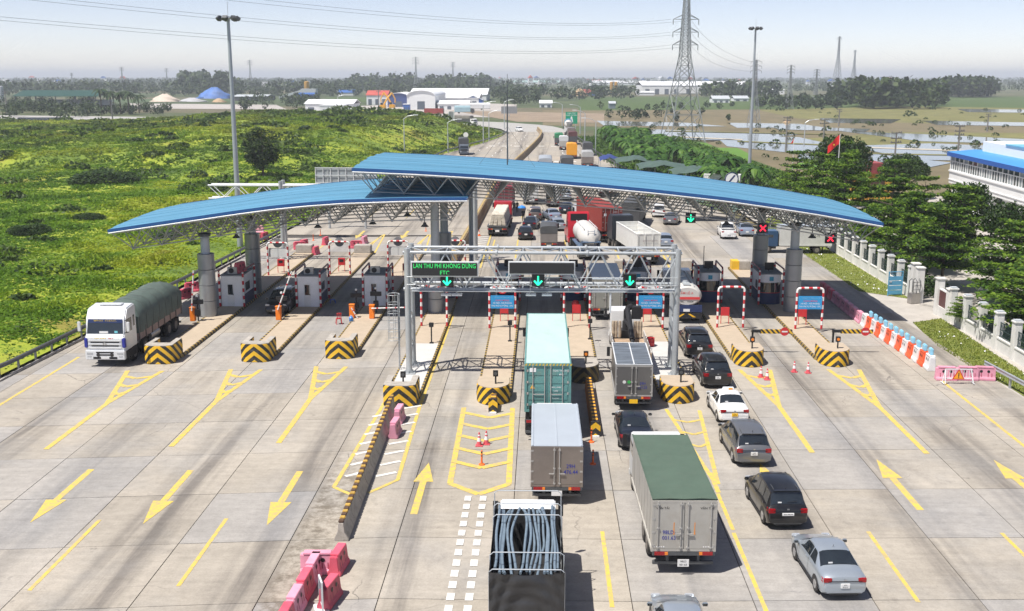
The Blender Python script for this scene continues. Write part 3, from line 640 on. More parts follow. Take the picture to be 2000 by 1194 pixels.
# ------------------------------------------------------------------ islands with noses
isl_m = mat('island_concrete', (0.44, 0.36, 0.27), 0.85, 0, 0.10, 1.2, dirt=0.25, dirtcol=(0.30, 0.24, 0.18), bump=0.1)
islw_m = mat('island_new_concrete', (0.52, 0.51, 0.49), 0.85, 0, 0.08, 1.2)
ISL = [(-25.75, 69.2, 'e'), (-19.4, 69.9, 'e'), (-13.85, 70.9, 'e'), (-8.3, 60.2, 'e'), (-2.84, 60.6, 'r'), (2.7, 65.3, 'd'), (8.2, 61.2, 'r'), (14.0, 69.5, 'r'), (19.75, 69.7, 'r')]
ORD = ['first', 'second', 'third', 'fourth', 'middle', 'sixth', 'seventh', 'eighth', 'ninth']
YB = 116.0; IW = 2.1
IS = []
nose_d = stripe_mat('nose_chevrons_dark', (0.12, 0.09, 0.03), (0.015, 0.015, 0.015), 0, 0.62, kind='chevron', origin=0.12, wear=0.1)  # much darker chevron colours for the sixth island nose
for k, (x, y, kd) in enumerate(ISL):
    lab = f'raised concrete toll island, {ORD[k]} from the meadow side, with striped nose block'
    t = thing('toll_island', lab, 'island', (x, y, 0), 0, 'raised toll islands'); IS.append(t)
    n0 = 2.4; Ln = (YB if k < 4 else 107.0) - y; h = IW / 2
    MB().box(-h + .12, h - .12, n0, Ln - .2, 0, .21).build('deck', islw_m if k in (3, 6) else isl_m, t)
    if k in (3, 6): MB().box(-h + .125, h - .125, 14.5, Ln - .25, .211, .214).build('deck_patch', isl_m, t)
    kb = MB(); kb.box(-h, -h + .12, n0 - .3, Ln, 0, .225); kb.box(h - .12, h, n0 - .3, Ln, 0, .225); kb.box(-h + .12, h - .12, Ln - .12, Ln, 0, .225)
    kb.build('kerb', kerb_m, t)
    # flared kerb towards the nose
    fl = MB(); fl.prism([(h - .12, n0 - .3), (h, n0 - .3), (h + .02, n0 - .3), (h - .35, .9), (h - .5, .9)], 0, .3); fl.prism([(-h + .5, .9), (-h + .35, .9), (-h - .02, n0 - .3), (-h + .12, n0 - .3)], 0, .3)
    nm = nose_d if kd == 'd' else nose_m
    fl.build('flare', kerb_m, t)
    if kd == 'e':   # U-shaped block, open at the back
        poly = [(-h*.92, .25), (-h*.55, 0), (h*.55, 0), (h*.92, .25), (h*.92, 2.3), (h*.92 - .38, 2.3), (h*.92 - .38, .9), (-h*.92 + .38, .9), (-h*.92 + .38, 2.3), (-h*.92, 2.3)]
        MB().prism(poly, .0, 1.25).build('nose', nm, t, bevel=.03)
        MB().prism([(a * .97, .05 + c * .975) for a, c in poly], 1.251, 1.29).build('nose_cap', conc, t)
    else:
        arc = [(h*.95 * math.sin(a), 1.25 - 1.25 * math.cos(a)) for a in np.linspace(-1.45, 1.45, 11)]
        MB().prism(arc + [(h*.9, 2.5), (-h*.9, 2.5)], 0, 1.05).build('nose', nm, t, bevel=.03)
        MB().prism([(a * .97, .05 + c * .97) for a, c in arc + [(h*.9, 2.5), (-h*.9, 2.5)]], 1.051, 1.09).build('nose_cap', isl_m if k != 5 else conc, t)
    if k >= 3:      # warning lamp on the nose
        b = MB(); b.tube((.15, .9, 1.05), (.15, .9, 1.6), .05, 8); b.box(.0, .3, .82, .98, 1.55, 1.9); l = b.build('warning_lamp', black, t)
        MB().lathe([(.10, 0), (.10, .03)], 12).xf(Matrix.Translation((.15, .815, 1.73)) @ Matrix.Rotation(R(90), 4, 'X')).build('lens', lamp_orange if k in (5, 7, 8) else dark_metal, l)
    # rear end block
    b = MB(); b.box(-h*.85, h*.85, Ln - 1.6, Ln - .3, .2, 1.05); b.build('end_block', conc, t, bevel=.05)
    if k in (8,): MB().box(-h*.85 - .004, -h*.2, Ln - 1.61, Ln - .29, .2, 1.06).build('end_paint', mat('yellow_paint', (0.75, 0.45, 0.03), 0.6), t)

# ------------------------------------------------------------------ toll booths
booth_w = mat('booth_white', (0.84, 0.85, 0.86), 0.5, 0, 0.05, 1, dirt=0.15, dirtcol=(0.45, 0.43, 0.4)); booth_roof = mat('booth_roof', (0.22, 0.24, 0.26), 0.7, 0, 0.2, 1.5, dirt=.4)
ac_m = mat('ac_unit', (0.55, 0.54, 0.50), 0.6, 0, 0.1, 2)
def guard(t, w_, d_, h_):
    for sx in (-1, 1):
        for sy in (-1, 1):
            MB().tube((sx * w_, sy * d_, 0), (sx * w_, sy * d_, h_), .085, 10).build('guard_post', rw, t, smooth=40)
        MB().path([(sx * w_, -d_, h_), (sx * w_, -d_ + .1, h_ + .12), (sx * w_, d_ - .1, h_ + .12), (sx * w_, d_, h_)], .07, 8).build('guard_rail', dark_metal if w_ < 0 else mat('rail_red', (0.25, 0.04, 0.05), 0.5, 0, 0.3, 3), t, smooth=40)
def booth(x, y, exit_side, label, extra):
    t = thing('toll_booth', label, 'booth', (x, y, .214), 0, 'toll booths on the islands')
    W, Dp, Hh = .88, 1.75, 2.55
    if exit_side:
        MB().box(-W, W, -Dp, Dp, .9, Hh).build('wall', booth_w, t, bevel=.02); lw = MB(); lw.box(-W + .003, W - .003, -Dp + .003, -Dp + .1, 0, .9); lw.build('front_wall', booth_w, t)
        MB().box(-W - .002, W + .002, -Dp + .1, Dp, 0, .9).build('lower_wall', blue_paint, t)
        d = MB().box(-.38, .18, -Dp - .03, -Dp + .02, .02, 1.95).build('door', white_paint, t); MB().box(-.30, .10, -Dp - .042, -Dp - .03, 1.0, 1.85).build('pane', glass, d); MB().box(.11, .15, -Dp - .06, -Dp - .03, .95, 1.1).build('handle', dark_metal, d)
        for sx in (-1, 1): f = MB().box(sx*W - .02, sx*W + .02, -.9, .6, 1.05, 1.9).build('window', white_paint, t); MB().box(sx*W - .028, sx*W + .028, -.82, .52, 1.12, 1.83).build('pane', glass, f)
    else:
        arc = [(-W, Dp), (-W, -Dp + .45)] + [(W * math.sin(a), -Dp + .5 - .5 * math.cos(a)) for a in np.linspace(-1.3, 1.3, 9)] + [(W, -Dp + .45), (W, Dp)]
        MB().prism(arc, 0, .95).build('lower_wall', blue_paint, t, smooth=30); MB().prism(arc, .953, 1.0).build('red_band', red_paint, t, smooth=30)
        MB().prism([(a * .985, c * .99 ) for a, c in arc], 1.003, 1.85).build('glazing', glass, t, smooth=30)
        MB().prism([(a * 1.01, c * 1.01) for a, c in arc], 1.853, Hh).build('wall', booth_w, t, smooth=30)
        for sx in (-1, 1): MB().box(sx*W - .012, sx*W + .012, -.6, Dp, 1.0, 1.85).build('side_panel', booth_w, t); MB().box(sx*W - .02, sx*W + .02, -.5, .3, 1.1, 1.8).build('hatch', glass, t)
        MB().box(-.17, .17, -Dp - .07, -Dp - .03, 2.02, 2.36).build('notice', mat('cyan_notice', (0.05, 0.35, 0.5), 0.5), t)
    MB().box(-W - .06, W + .06, -Dp - .02, Dp + .06, Hh + .003, Hh + .09).build('roof', booth_roof, t)
    guard(t, W + .12, Dp + .05, Hh + .35)
    z = Hh + .09
    if extra == 'ac':
        a = MB().box(-.45, .35, -1.2, -.85, z, z + .55).build('air_conditioner', ac_m, t, bevel=.02); MB().lathe([(.22, 0), (.22, .02)], 18).xf(Matrix.Translation((-.12, -1.205, z + .28)) @ Matrix.Rotation(R(90), 4, 'X')).build('fan', black, a)
    else:
        s_ = MB().box(-.36, .40, -.6, -.45, z + .1, z + .72).build('screen', black, t, bevel=.02); MB().tube((0, -.5, z), (0, -.5, z + .15), .05, 8).build('bracket', dark_metal, s_)
        if extra == 'pole': MB().tube((-.3, .3, z), (-.3, .3, z + 1.9), .03, 6).build('aerial', dark_metal, t)
    return t
for k, (x, y) in enumerate(((-25.75, 88.6), (-19.35, 88.6), (-13.9, 89.2))):
    booth(x + .05, y, True, f'white toll booth with front door and roof air conditioner, {ORD[k]} island from the meadow', 'ac')
for k, (x, y) in enumerate(((-8.3, 92.5), (-2.84, 91.6), (2.7, 91.6), (8.2, 91.6), (14.2, 91.2), (19.2, 90.6))):
    booth(x, y, False, f'toll booth with curved glazed front and navy base, {ORD[k + 3]} island from the meadow', 'pole' if k == 4 else 'screen')

# ------------------------------------------------------------------ striped arches, signs on them
sign_b = mat('blue_sign', (0.03, 0.30, 0.62), 0.5, 0, 0.06, 1); red_ink = mat('red_ink', (0.75, 0.05, 0.09), 0.6, 0, 0); disc_g = mat('sign_back', (0.30, 0.31, 0.32), 0.5, 0.4, 0.12, 3)
rwx = stripe_mat('red_white_bands_across', (0.50, 0.02, 0.03), (0.78, 0.77, 0.75), 0, 0.62, origin=.15, wear=.12)
def ring(r0, r1, y, n=28):
    vs = [(rr * math.cos(2*math.pi*i/n), y, rr * math.sin(2*math.pi*i/n)) for rr in (r0, r1) for i in range(n)]
    return MB().add(vs, [(i, (i+1) % n, n + (i+1) % n, n + i) for i in range(n)])
def arch(x, y, label, sign=None, disc=None, w_=.98, h_=3.15):
    t = thing('striped_arch', label, 'arch', (x, y, .214), 0, 'red and white guard arches')
    for sx in (-1, 1):
        MB().tube((sx * w_, 0, 0), (sx * w_, 0, h_ - .3), .085, 10).build('post', rw, t, smooth=40)
        MB().path([(sx * w_, 0, h_ - .3), (sx * (w_ - .03), 0, h_ - .14), (sx * (w_ - .1), 0, h_ - .05), (sx * (w_ - .28), 0, h_)], .085, 10).build('elbow', white_paint, t, smooth=40)
    MB().tube((-w_ + .28, 0, h_), (w_ - .28, 0, h_), .085, 10).build('crossbar', rwx, t, smooth=40)
    if sign == 'blue':
        s_ = MB().box(-w_ + .1, w_ - .1, -.13, -.09, 1.55, 2.55).build('sign_board', sign_b, t)
        text('CÔNG TY ĐƯỜNG CAO TỐC', .11, mat('pale_blue_ink', (0.25, 0.5, 0.75), .6, 0, 0), s_, (0.1, -.134, 2.4), name='lettering', sx=.95)
        text('CHÀO MỪNG', .17, red_ink, s_, (0, -.134, 2.17)); text('HÀ NỘI - HẢI PHÒNG', .17, white_ink, s_, (0, -.134, 1.97), sx=.85); text('THU PHÍ TỰ ĐỘNG - ETC', .17, white_ink, s_, (0, -.134, 1.75), sx=.85)
    if sign == 'white':
        s_ = MB().box(-w_ + .1, w_ - .1, .09, .12, 1.75, 2.6).build('sign_board', white_paint, t); MB().box(-.012, .012, .07, .09, 1.75, 2.6).build('batten', grey_metal, s_)
    if disc == 'ring':
        d = MB().lathe([(.42, 0), (.42, .03)], 28).xf(Matrix.Translation((0, -.1, h_ - .05)) @ Matrix.Rotation(R(90), 4, 'X')).build('disc', white_paint, t)
        o = ring(.31, .42, 0).build('red_ring', red_paint, d); o.location = (0, -.1355, h_ - .05)
    if disc == 'back': MB().lathe([(.45, 0), (.45, .03)], 28).xf(Matrix.Translation((0, .14, h_ - .05)) @ Matrix.Rotation(R(90), 4, 'X')).build('disc', disc_g, t)
    return t
arch(-8.2, 80.2, 'red white striped arch on the fourth island behind the gantry column', None, 'ring')
arch(-2.95, 79.6, 'red white striped arch with blue board, middle island, beneath the gantry', 'blue', 'ring')
arch(2.7, 79.9, 'red white striped arch beside the teal container, sixth island', None, 'ring')
arch(8.25, 79.9, 'red white striped arch with blue board, seventh island, next to gantry column', 'blue', 'ring')
arch(14.4, 80.3, 'red white striped arch without any board on the eighth island', None, None)
arch(20.25, 80.0, 'red white striped arch with blue board on the ninth island', 'blue', None)
arch(-25.3, 101.2, 'red white striped arch with white board backs behind the first booth', 'white', 'back')
arch(-19.5, 102.0, 'red white striped arch with grey disc only behind the second booth', None, 'back')
arch(-13.9, 102.5, 'red white striped arch with white board backs behind the third booth', 'white', 'back')
arch(-8.4, 103, 'red white striped arch at the rear of the fourth island', None, 'back')

def redboard(x, y, label, deep=False):
    t = thing('red_board', label, 'sign', (x, y, .214), 0, 'small red boards on legs')
    MB().box(-.33, .33, -.03, .03 if not deep else .28, .62, 1.3).build('panel', red_paint, t, bevel=.01)
    for sx in (-.3, .3): MB().box(sx - .025, sx + .025, -.025, .025, 0, .62).build('leg', red_paint, t)
    if deep: MB().box(-.2, .2, -.045, -.03, .95, 1.2).build('opening', black, t)
for x, y, l, d in ((-2.9, 82.0, 'small red board on legs under the middle island arch', 0), (2.75, 82.2, 'small red board on legs beside the teal container', 0), (8.25, 82.0, 'small red board on legs beside the oil drum', 0), (14.2, 81.6, 'small red board on legs under the boardless striped arch', 0), (20.1, 81.4, 'small red board on legs under the ninth island arch', 0),
                (-25.4, 102.6, 'red cabinet on legs behind the first booth', 1), (-19.6, 103.4, 'red cabinet on legs behind the second booth', 1), (-12.9, 100.5, 'red cabinet on legs beside the third booth roof', 1)): redboard(x, y, l, d)

# boom gates, terminals
def boom(x, y, ang, label, L_=3.0, dirx=-1):
    t = thing('boom_gate', label, 'barrier gate', (x, y, .214), 0, 'orange boom gates')
    MB().box(-.2, .2, -.2, .2, 0, 1.05).build('cabinet', orange_paint, t, bevel=.03); MB().box(-.22, .22, -.22, .22, 1.052, 1.1).build('lid', orange_paint, t)
    d = Vector((math.cos(R(ang)) * dirx, 0, math.sin(R(ang)))); p = Vector((0, -.26, .85)); nseg = 8
    a = MB().tube(p, p + d * L_, .05, 8).build('arm', white_paint, t, smooth=40)
    for i in range(nseg):
        if i % 2: MB().tube(p + d * (L_ * (i + .1) / nseg), p + d * (L_ * (i + .5) / nseg), .053, 8).build('red_band', red_paint, a, smooth=40)
boom(*P(378, 632)[:2], 96, 'orange boom gate with raised arm beside the front clad column', 3.2)
boom(*P(545, 630)[:2], 112, 'orange boom gate with raised arm in front of the black SUV', 3.3)
boom(*P(688, 626)[:2], 240, 'orange boom gate with its arm dropped toward the kerb by the blue can', 1.5)
boom(*P(727, 627)[:2], 2, 'orange boom gate with level arm reaching to the gantry ladder', 2.9, 1)
def terminal(u, v, label):
    x, y = P(u, v)[:2]; t = thing('lane_terminal', label, 'terminal', (x, y, .214), 0, 'black lane terminals')
    MB().tube((0, 0, 0), (0, 0, 1.9), .06, 8).build('post', black, t); MB().box(-.45, .45, -.1, .1, 1.35, 1.7).build('display', black, t, bevel=.02); MB().box(-.2, .2, -.22, .1, .45, .95).build('reader', black, t, bevel=.02)
    MB().lathe([(.02, 0), (.1, .04), (.1, .16), (.02, .2)], 10, (0, 0, 1.88)).build('camera', white_metal, t, smooth=50)
for u, v, l in ((388, 632, 'black lane terminal leaning close to the front clad column'), (552, 625, 'black lane terminal at the bumper of the black SUV'), (697, 618, 'black lane terminal beside the dropped boom arm'), (735, 615, 'black lane terminal in front of the third booth door')): terminal(u, v, l)
def sensor(u, v, label):
    x, y = P(u, v)[:2]; t = thing('sensor_post', label, 'post', (x, y, .214), 0, 'short black sensor posts')
    MB().tube((0, 0, 0), (0, 0, 1.35), .05, 8).build('post', black, t); MB().box(-.16, .16, -.12, .12, 1.2, 1.5).build('head', black, t, bevel=.02); MB().box(-.14, .14, -.14, .14, 0, .05).build('foot', black, t)
for u, v, l in ((843, 676, 'short black sensor post on the white deck near the gantry column'), (996, 672, 'short black sensor post on the middle island'), (1152, 668, 'short black sensor post on the island beside the crane truck')): sensor(u, v, l)
# half barriers with no-entry disc
bar_m = stripe_mat('black_yellow_bar', (0.75, 0.45, 0.02), (0.02, 0.02, 0.02), 0, 0.34, kind='diag')
for u, v, l in ((1468, 690, 'black yellow barrier arm with no-entry disc on the eighth island'), (1625, 690, 'black yellow barrier arm with no-entry disc on the ninth island')):
    x, y = P(u, v)[:2]; t = thing('barrier_arm', l, 'barrier arm', (x, y, .2), 0, 'striped barrier arms')
    MB().box(-.06, .06, -.06, .06, 0, 1.5).build('post', black, t); MB().box(-.08, .55, -.1, .1, 1.3, 1.48).build('hinge', black, t)
    MB().box(.5, 2.75, -.03, .03, 1.22, 1.52).build('arm', bar_m, t)
    d = MB().lathe([(.30, 0), (.30, .03)], 24).xf(Matrix.Translation((2.2, -.05, 1.38)) @ Matrix.Rotation(R(90), 4, 'X')).build('disc', red_paint, t); MB().box(2.0, 2.4, -.085, -.081, 1.33, 1.43).build('white_bar', white_paint, d)

# ------------------------------------------------------------------ electronic-toll gantry
gal = mat('gantry_steel', (0.45, 0.475, 0.49), 0.38, 0.35, 0.1, 2)
t = thing('toll_gantry', 'galvanised truss gantry with LED boards across the middle lanes', 'gantry', (0, 67.8, 0)); g0 = Vector((0, 67.8, 0))
XL, XR, YF, YK, ZB, ZT = -8.5, 8.55, -1.0, 1.15, 5.75, 8.1
for x in (XL, XR):
    for yy in (YF, YK):
        MB().lathe([(.20, .2), (.19, ZT + .25)], 16, (x, yy, 0)).build('column', gal, t, smooth=40)
        b = MB(); b.box(x - .4, x + .4, yy - .4, yy + .4, .2, .27)
        for a in range(4): b.tube((x + .3 * math.cos(a*1.57+.78), yy + .3 * math.sin(a*1.57+.78), .27), (x + .3 * math.cos(a*1.57+.78), yy + .3 * math.sin(a*1.57+.78), .4), .03, 6); b.add([(x, yy, .27), (x + .36 * math.cos(a*1.57), yy + .36 * math.sin(a*1.57), .27), (x, yy, .75)], [(0, 1, 2)])
        b.build('base_plate', gal, t)
    b = MB(); z = .8; s = 1
    while z < 7.5: b.tube((x, YF * s, z), (x, YK * s if s > 0 else -YF * 1.15, z + .95), .045, 6) if False else b.tube((x, YF if s > 0 else YK, z), (x, YK if s > 0 else YF, z + .95), .045, 6); z += .95; s = -s
    b.build('column_lacing', gal, t)
for zz in (ZB, ZT):
    for yy in (YF, YK): MB().tube((XL - .25, yy, zz), (XR + .25, yy, zz), .105, 10).build('chord', gal, t, smooth=40)
n = 14; dx = (XR - XL) / n; lac = MB(); top = MB()
for i in range(n):
    xa, xb = XL + i * dx, XL + (i + 1) * dx
    for yy in (YF, YK): lac.tube((xa, yy, ZB if i % 2 else ZT), (xb, yy, ZT if i % 2 else ZB), .05, 6)
    for zz in (ZB, ZT): top.tube((xa, YF if i % 2 else YK, zz), (xb, YK if i % 2 else YF, zz), .045, 6); top.tube((xa, YF, zz), (xa, YK, zz), .045, 6)
lac.build('lacing', gal, t, kind='stuff'); top.build('cross_bracing', gal, t, kind='stuff')
b = MB()
for zz in (6.5, 7.0): b.tube((XL, YF - .35, zz - .4), (XR, YF - .35, zz - .4), .03, 6)
for x in np.arange(XL + .6, XR, 1.2): b.tube((x, YF - .35, 5.75), (x, YF - .35, 6.65), .022, 5)
b.box(XL + .3, XR - .3, YF - .4, YF + .05, 5.66, 5.70); b.build('walkway', gal, t)
for x in (-2.85, 2.85):
    b = MB()
    for zz in (ZB, ZT):
        for yy in (YF, YK): b.tube((x - .06, yy, zz), (x + .06, yy, zz), .20, 12)
    b.build('flange', gal, t)
ledb = mat('led_board', (0.022, 0.022, 0.024), 0.7, 0, 0.1, 8)
for u0, u1, v0, v1, l in ((805, 932, 513, 538, 1), (995, 1121, 513, 534, 0)):
    a = PY((u0+u1)/2, v0, 66.3); c = PY((u0+u1)/2, v1, 66.3); wd = (PY(u1, v0, 66.3).x - PY(u0, v0, 66.3).x) / 2
    s_ = MB().box(a.x - wd - .07, a.x + wd + .07, -1.62, -1.42, c.z - .07, a.z + .07).build('board_frame', white_metal, t)
    MB().box(a.x - wd, a.x + wd, -1.66, -1.621, c.z, a.z).build('led_panel', ledb, s_)
    if l:
        zc = (a.z + c.z) / 2; em = mat('led_text', (0.03, 0.55, 0.12), 0.5, 0, 0, emit=0.6)
        text('LÀN THU PHÍ KHÔNG DỪNG', .40, em, s_, (a.x, -1.668, zc + .20), sx=.74); text('ETC', .40, em, s_, (a.x, -1.668, zc - .24), sx=.85)
for u, lab in ((873, 'green arrow lane signal on the gantry below the lettered LED board'), (1051, 'green arrow lane signal on the gantry below the blank LED board'), (1230, 'green arrow lane signal on the gantry nearest the building side column')): signal(PY(u, 548, 66.25), 'a', lab, .80)
an = mat('antenna_white', (0.8, 0.82, 0.84), 0.4, 0, 0.03)
for u in (872, 893, 1037, 1068):
    p = PY(u, 575, 66.9); MB().box(p.x - .32, p.x + .32, -1.25, -.75, p.z - .05, p.z + .05).build('antenna', an, t); MB().tube((p.x, -1.0, p.z), (p.x, -1.0, ZB), .03, 6).build('antenna_stem', gal, t)
# caged ladder at the left column
b = MB(); lx = XL - .75
for yy in (-.22, .22): b.tube((lx, yy, .25), (lx, yy, 5.2), .03, 6)
for z in np.arange(.5, 5.2, .35): b.tube((lx, -.22, z), (lx, .22, z), .018, 5)
for z in np.arange(2.2, 5.3, .6):
    pts = [(lx - .33 + .42 * math.cos(a), .45 * math.sin(a), z) for a in np.linspace(-2.6, 2.6, 9)]; b.path(pts, .022, 5)
for a in np.linspace(-2.4, 2.4, 6): b.tube((lx - .33 + .42 * math.cos(a), .45 * math.sin(a), 2.2), (lx - .33 + .42 * math.cos(a), .45 * math.sin(a), 5.2), .018, 5)
b.build('caged_ladder', gal, t)
MB().tube((4.35, -1.3, 5.6), (4.35, -1.3, 4.35), .06, 8).build('camera_pole', white_metal, t)
# second gantry behind, over the exit lanes, and the back of a billboard
t = thing('toll_gantry', 'white tube gantry rising behind the lower canopy on the exit side', 'gantry', (0, 110.5, 0))
for x in (-26.9, -6.9):
    for yy in (-.5, .7): MB().lathe([(.22, 0), (.20, 8.4)], 14, (x, yy, 0)).build('column', gal, t, smooth=40)
    b = MB(); z = .6; s = 1
    while z < 7.4: b.tube((x, -.5 if s > 0 else .7, z), (x, .7 if s > 0 else -.5, z + .9), .045, 6); z += .9; s = -s
    b.build('column_lacing', gal, t); MB().box(x - .5, x + .5, -1, 1.2, 0, .3).build('base_plate', conc, t)
for zz in (6.6, 7.95):
    for yy in (-.5, .7): MB().tube((-34.4, yy, zz), (-6.6, yy, zz), .10, 8).build('chord', white_metal, t, smooth=40)
lac = MB()
for i in range(20):
    xa = -34.4 + i * 1.39
    for yy in (-.5, .7): lac.tube((xa, yy, 6.6 if i % 2 else 7.95), (xa + 1.39, yy, 7.95 if i % 2 else 6.6), .045, 6)
lac.build('lacing', white_metal, t, kind='stuff')
p0, p1 = PY(617, 357, 135), PY(735, 331, 135)
t = thing('billboard', 'back of a grey sheet billboard on its frame behind the lower canopy', 'billboard', ((p0.x + p1.x) / 2, 135, 0)); hw = (p1.x - p0.x) / 2
MB().box(-hw, hw, .0, .06, p0.z, p1.z + .2).build('sheet', mat('billboard_sheet', (0.33, 0.36, 0.38), 0.6, 0.1, 0.35, 0.8, stretch=(1, 1, 2.5)), t)
b = MB()
for x in np.linspace(-hw, hw, 9): b.box(x - .04, x + .04, -.1, -.002, p0.z, p1.z + .2)
for z in (p0.z, (p0.z + p1.z) / 2 + .1, p1.z + .2): b.box(-hw - .05, hw + .05, -.14, -.102, z - .04, z + .04)
b.build('frame', white_metal, t)
for x in (-hw * .6, hw * .6): MB().tube((x, .1, -.2), (x, .1, p1.z), .16, 10).build('post', gal, t)

# ------------------------------------------------------------------ barriers
pink = mat('faded_pink_plastic', (0.70, 0.31, 0.41), 0.55, 0, 0.14, 1.5, dirt=.2, dirtcol=(0.7, 0.4, 0.48)); pinkd = mat('red_plastic', (0.62, 0.10, 0.15), 0.5, 0, 0.15, 1.5, dirt=.15, dirtcol=(0.6, 0.25, 0.3))
vary(pink, .85, 1.12); vary(pinkd, .85, 1.15)
orange_p = mat('orange_plastic', (0.80, 0.11, 0.03), 0.45, 0, 0.1, 2); white_p = mat('white_plastic', (0.74, 0.74, 0.74), 0.45, 0, 0.06, 2); cyan_p = mat('cyan_plastic', (0.28, 0.58, 0.75), 0.4, 0, 0.08, 2)
BCACHE = {}
def barrier(x, y, rz, m, label, group, L_=1.35, top=None, cat='barrier'):
    t = thing('water_barrier', label, cat, (x, y, 0), rz, group); key = (L_,)
    hb, hm, ht, H_ = .27, .20, .15, .88; l = L_ / 2 - .015
    if key not in BCACHE:
        prof = [(-hb, 0), (hb, 0), (hb, .16), (hm, .24), (ht, .74), (ht, H_ - .08), (-ht, H_ - .08), (-ht, .74), (-hm, .24), (-hb, .16)]
        BCACHE[key] = (MB().prism(prof, -l, l, 0).build('body', m, t, bevel=.025).data, MB().box(-l + .12, l - .12, -ht - .02, ht + .02, H_ - .079, H_).build('rim', m, t, bevel=.015).data)
        b = MB()
        for sx in (-.22, .22):
            for sy in (-1, 1): b.add([(sx * L_ / 1.35 + .09 * math.cos(a), sy * (.165 + .02), .60 + .09 * math.sin(a)) for a in np.linspace(0, 6.283, 13)[:-1]] , [tuple(range(12))])
        BCACHE['hole'] = b.build('openings', black, t).data
        b = MB()
        for sx in (-.42, -.2, .2, .42):
            for sy in (-1, 1): b.add([(sx * L_ / 1.35 - .025, sy * .222, .26), (sx * L_ / 1.35 + .025, sy * .222, .26), (sx * L_ / 1.35 + .02, sy * .190, .5), (sx * L_ / 1.35 - .02, sy * .190, .5)], [(0, 1, 2, 3)])
        BCACHE['slot'] = b.build('grooves', mat('groove_shade', (0.40, 0.08, 0.13), 0.6), t).data
    else:
        for nm, me in (('body', BCACHE[key][0]), ('rim', BCACHE[key][1]), ('openings', BCACHE['hole'])) + ((('grooves', BCACHE['slot']),) if m in (pink, pinkd) else ()):
            o = bpy.data.objects.new(nm, me); COL.objects.link(o); o.parent = t
            if nm in ('openings', 'grooves'): o['kind'] = 'stuff'
            if nm in ('body', 'rim'): o.material_slots[0].link = 'OBJECT'; o.material_slots[0].material = m
    if top:
        a = MB().box(-.32, .32, -.09, .09, H_ + .002, H_ + .38).build('topper', top, t, bevel=.04); MB().box(-.2, .2, -.1, -.09, H_ + .1, H_ + .3).build('topper_panel', white_p, a)
    return t
g_p = 'pink water-filled barriers'
for i, (u, v, rz, m_, l) in enumerate(((622, 1118, 2, pink, 'faded pink barrier turned across the lane at the near end of the divider'), (662, 1112, 84, pinkd, 'bright red barrier standing at the end of the concrete divider'), (645, 1175, 80, pinkd, 'red barrier beside the small board in the foreground'))):
    p = P(u, v); barrier(p.x, p.y, R(rz), m_, l, g_p)
for i in range(4): barrier(-8.72 - .05 * i, 38.2 - 1.36 * i, R(87), pinkd if i % 2 else pink, ('pink barrier, first', 'red barrier, second', 'pink barrier, third', 'red barrier, last')[i] + ' of the line running toward the camera', g_p)
for u, v, l in ((772, 842, 'pink barrier beside the concrete divider, the nearer of two'), (780, 815, 'pink barrier beside the concrete divider, touching the island nose')): p = P(u, v + 8); barrier(p.x, p.y, R(86), pink, l, g_p)
# right-hand rows
yv = 95.8; k = 0
for k in range(9):
    barrier(25.25 - .02 * k, 95.4 - 1.5 * k, R(88), pinkd if k < 3 else pink, ['red', 'red', 'dark red', 'pink', 'pink', 'faded pink', 'faded pink', 'faded pink', 'pale pink'][k] + f' barrier, {["first", "second", "third", "fourth", "fifth", "sixth", "seventh", "eighth", "ninth"][k]} from the blue gate in the roadside row', 'pink barriers in the roadside row', L_=1.35)
NTH = ['first', 'second', 'third', 'fourth', 'fifth', 'sixth', 'seventh', 'eighth', 'ninth', 'tenth', 'eleventh', 'twelfth', 'last']
for k in range(13):
    o = barrier(25.05 + .055 * k, 81.7 - 1.02 * k, R(87), white_p if k % 2 == 0 else orange_p, f'{"white" if k % 2 == 0 else "orange"} plastic barrier, {NTH[k]} in the checkered roadside row after the pink ones', 'white and orange barriers in a row', L_=1.35, top=cyan_p if k > 0 else None); o.scale = (.80, 1.15, 1.15)
for u, v, rz, l in ((1847, 742, -4, 'pink barrier behind the white warning fence, next to the orange barrier'), (1888, 742, -6, 'pink barrier behind the warning triangle'), (1921, 742, -10, 'pink barrier against the end of the guardrail')): p = P(u, v); barrier(p.x, p.y, R(rz), pink, l, g_p)
# warning fence with triangle
p = P(1870, 750); t = thing('warning_fence', 'small white steel fence carrying an orange warning triangle', 'fence', p)
b = MB()
for z in (.95, .35): b.tube((-.85, 0, z), (.85, 0, z), .035, 6)
for sx in (-1, 1): b.tube((sx * .8, 0, .95), (sx * .95, 0, .1), .035, 6); b.tube((sx * .95, -.3, .08), (sx * .95, .3, .08), .035, 6); b.tube((sx*.8, 0, .95), (sx * .88, -.3, .08), .03, 6)
for x in np.linspace(-.7, .7, 9): b.tube((x, 0, .35), (x, 0, .95), .018, 5)
b.build('frame', white_metal, t)
tri = MB().prism([(-.4, .3), (.4, .3), (0, 1.0)], -.08, -.06, 1).build('triangle', mat('triangle_edge', (0.55, 0.05, 0.03), .5), t); MB().prism([(-.3, .36), (.3, .36), (0, .88)], -.085, -.081, 1).build('triangle_face', mat('triangle_amber', (0.85, 0.35, 0.02), .5), tri); MB().box(-.03, .03, -.09, -.0855, .5, .74).build('mark', black, tri); MB().box(-.03, .03, -.09, -.0855, .41, .46).build('mark', black, tri)
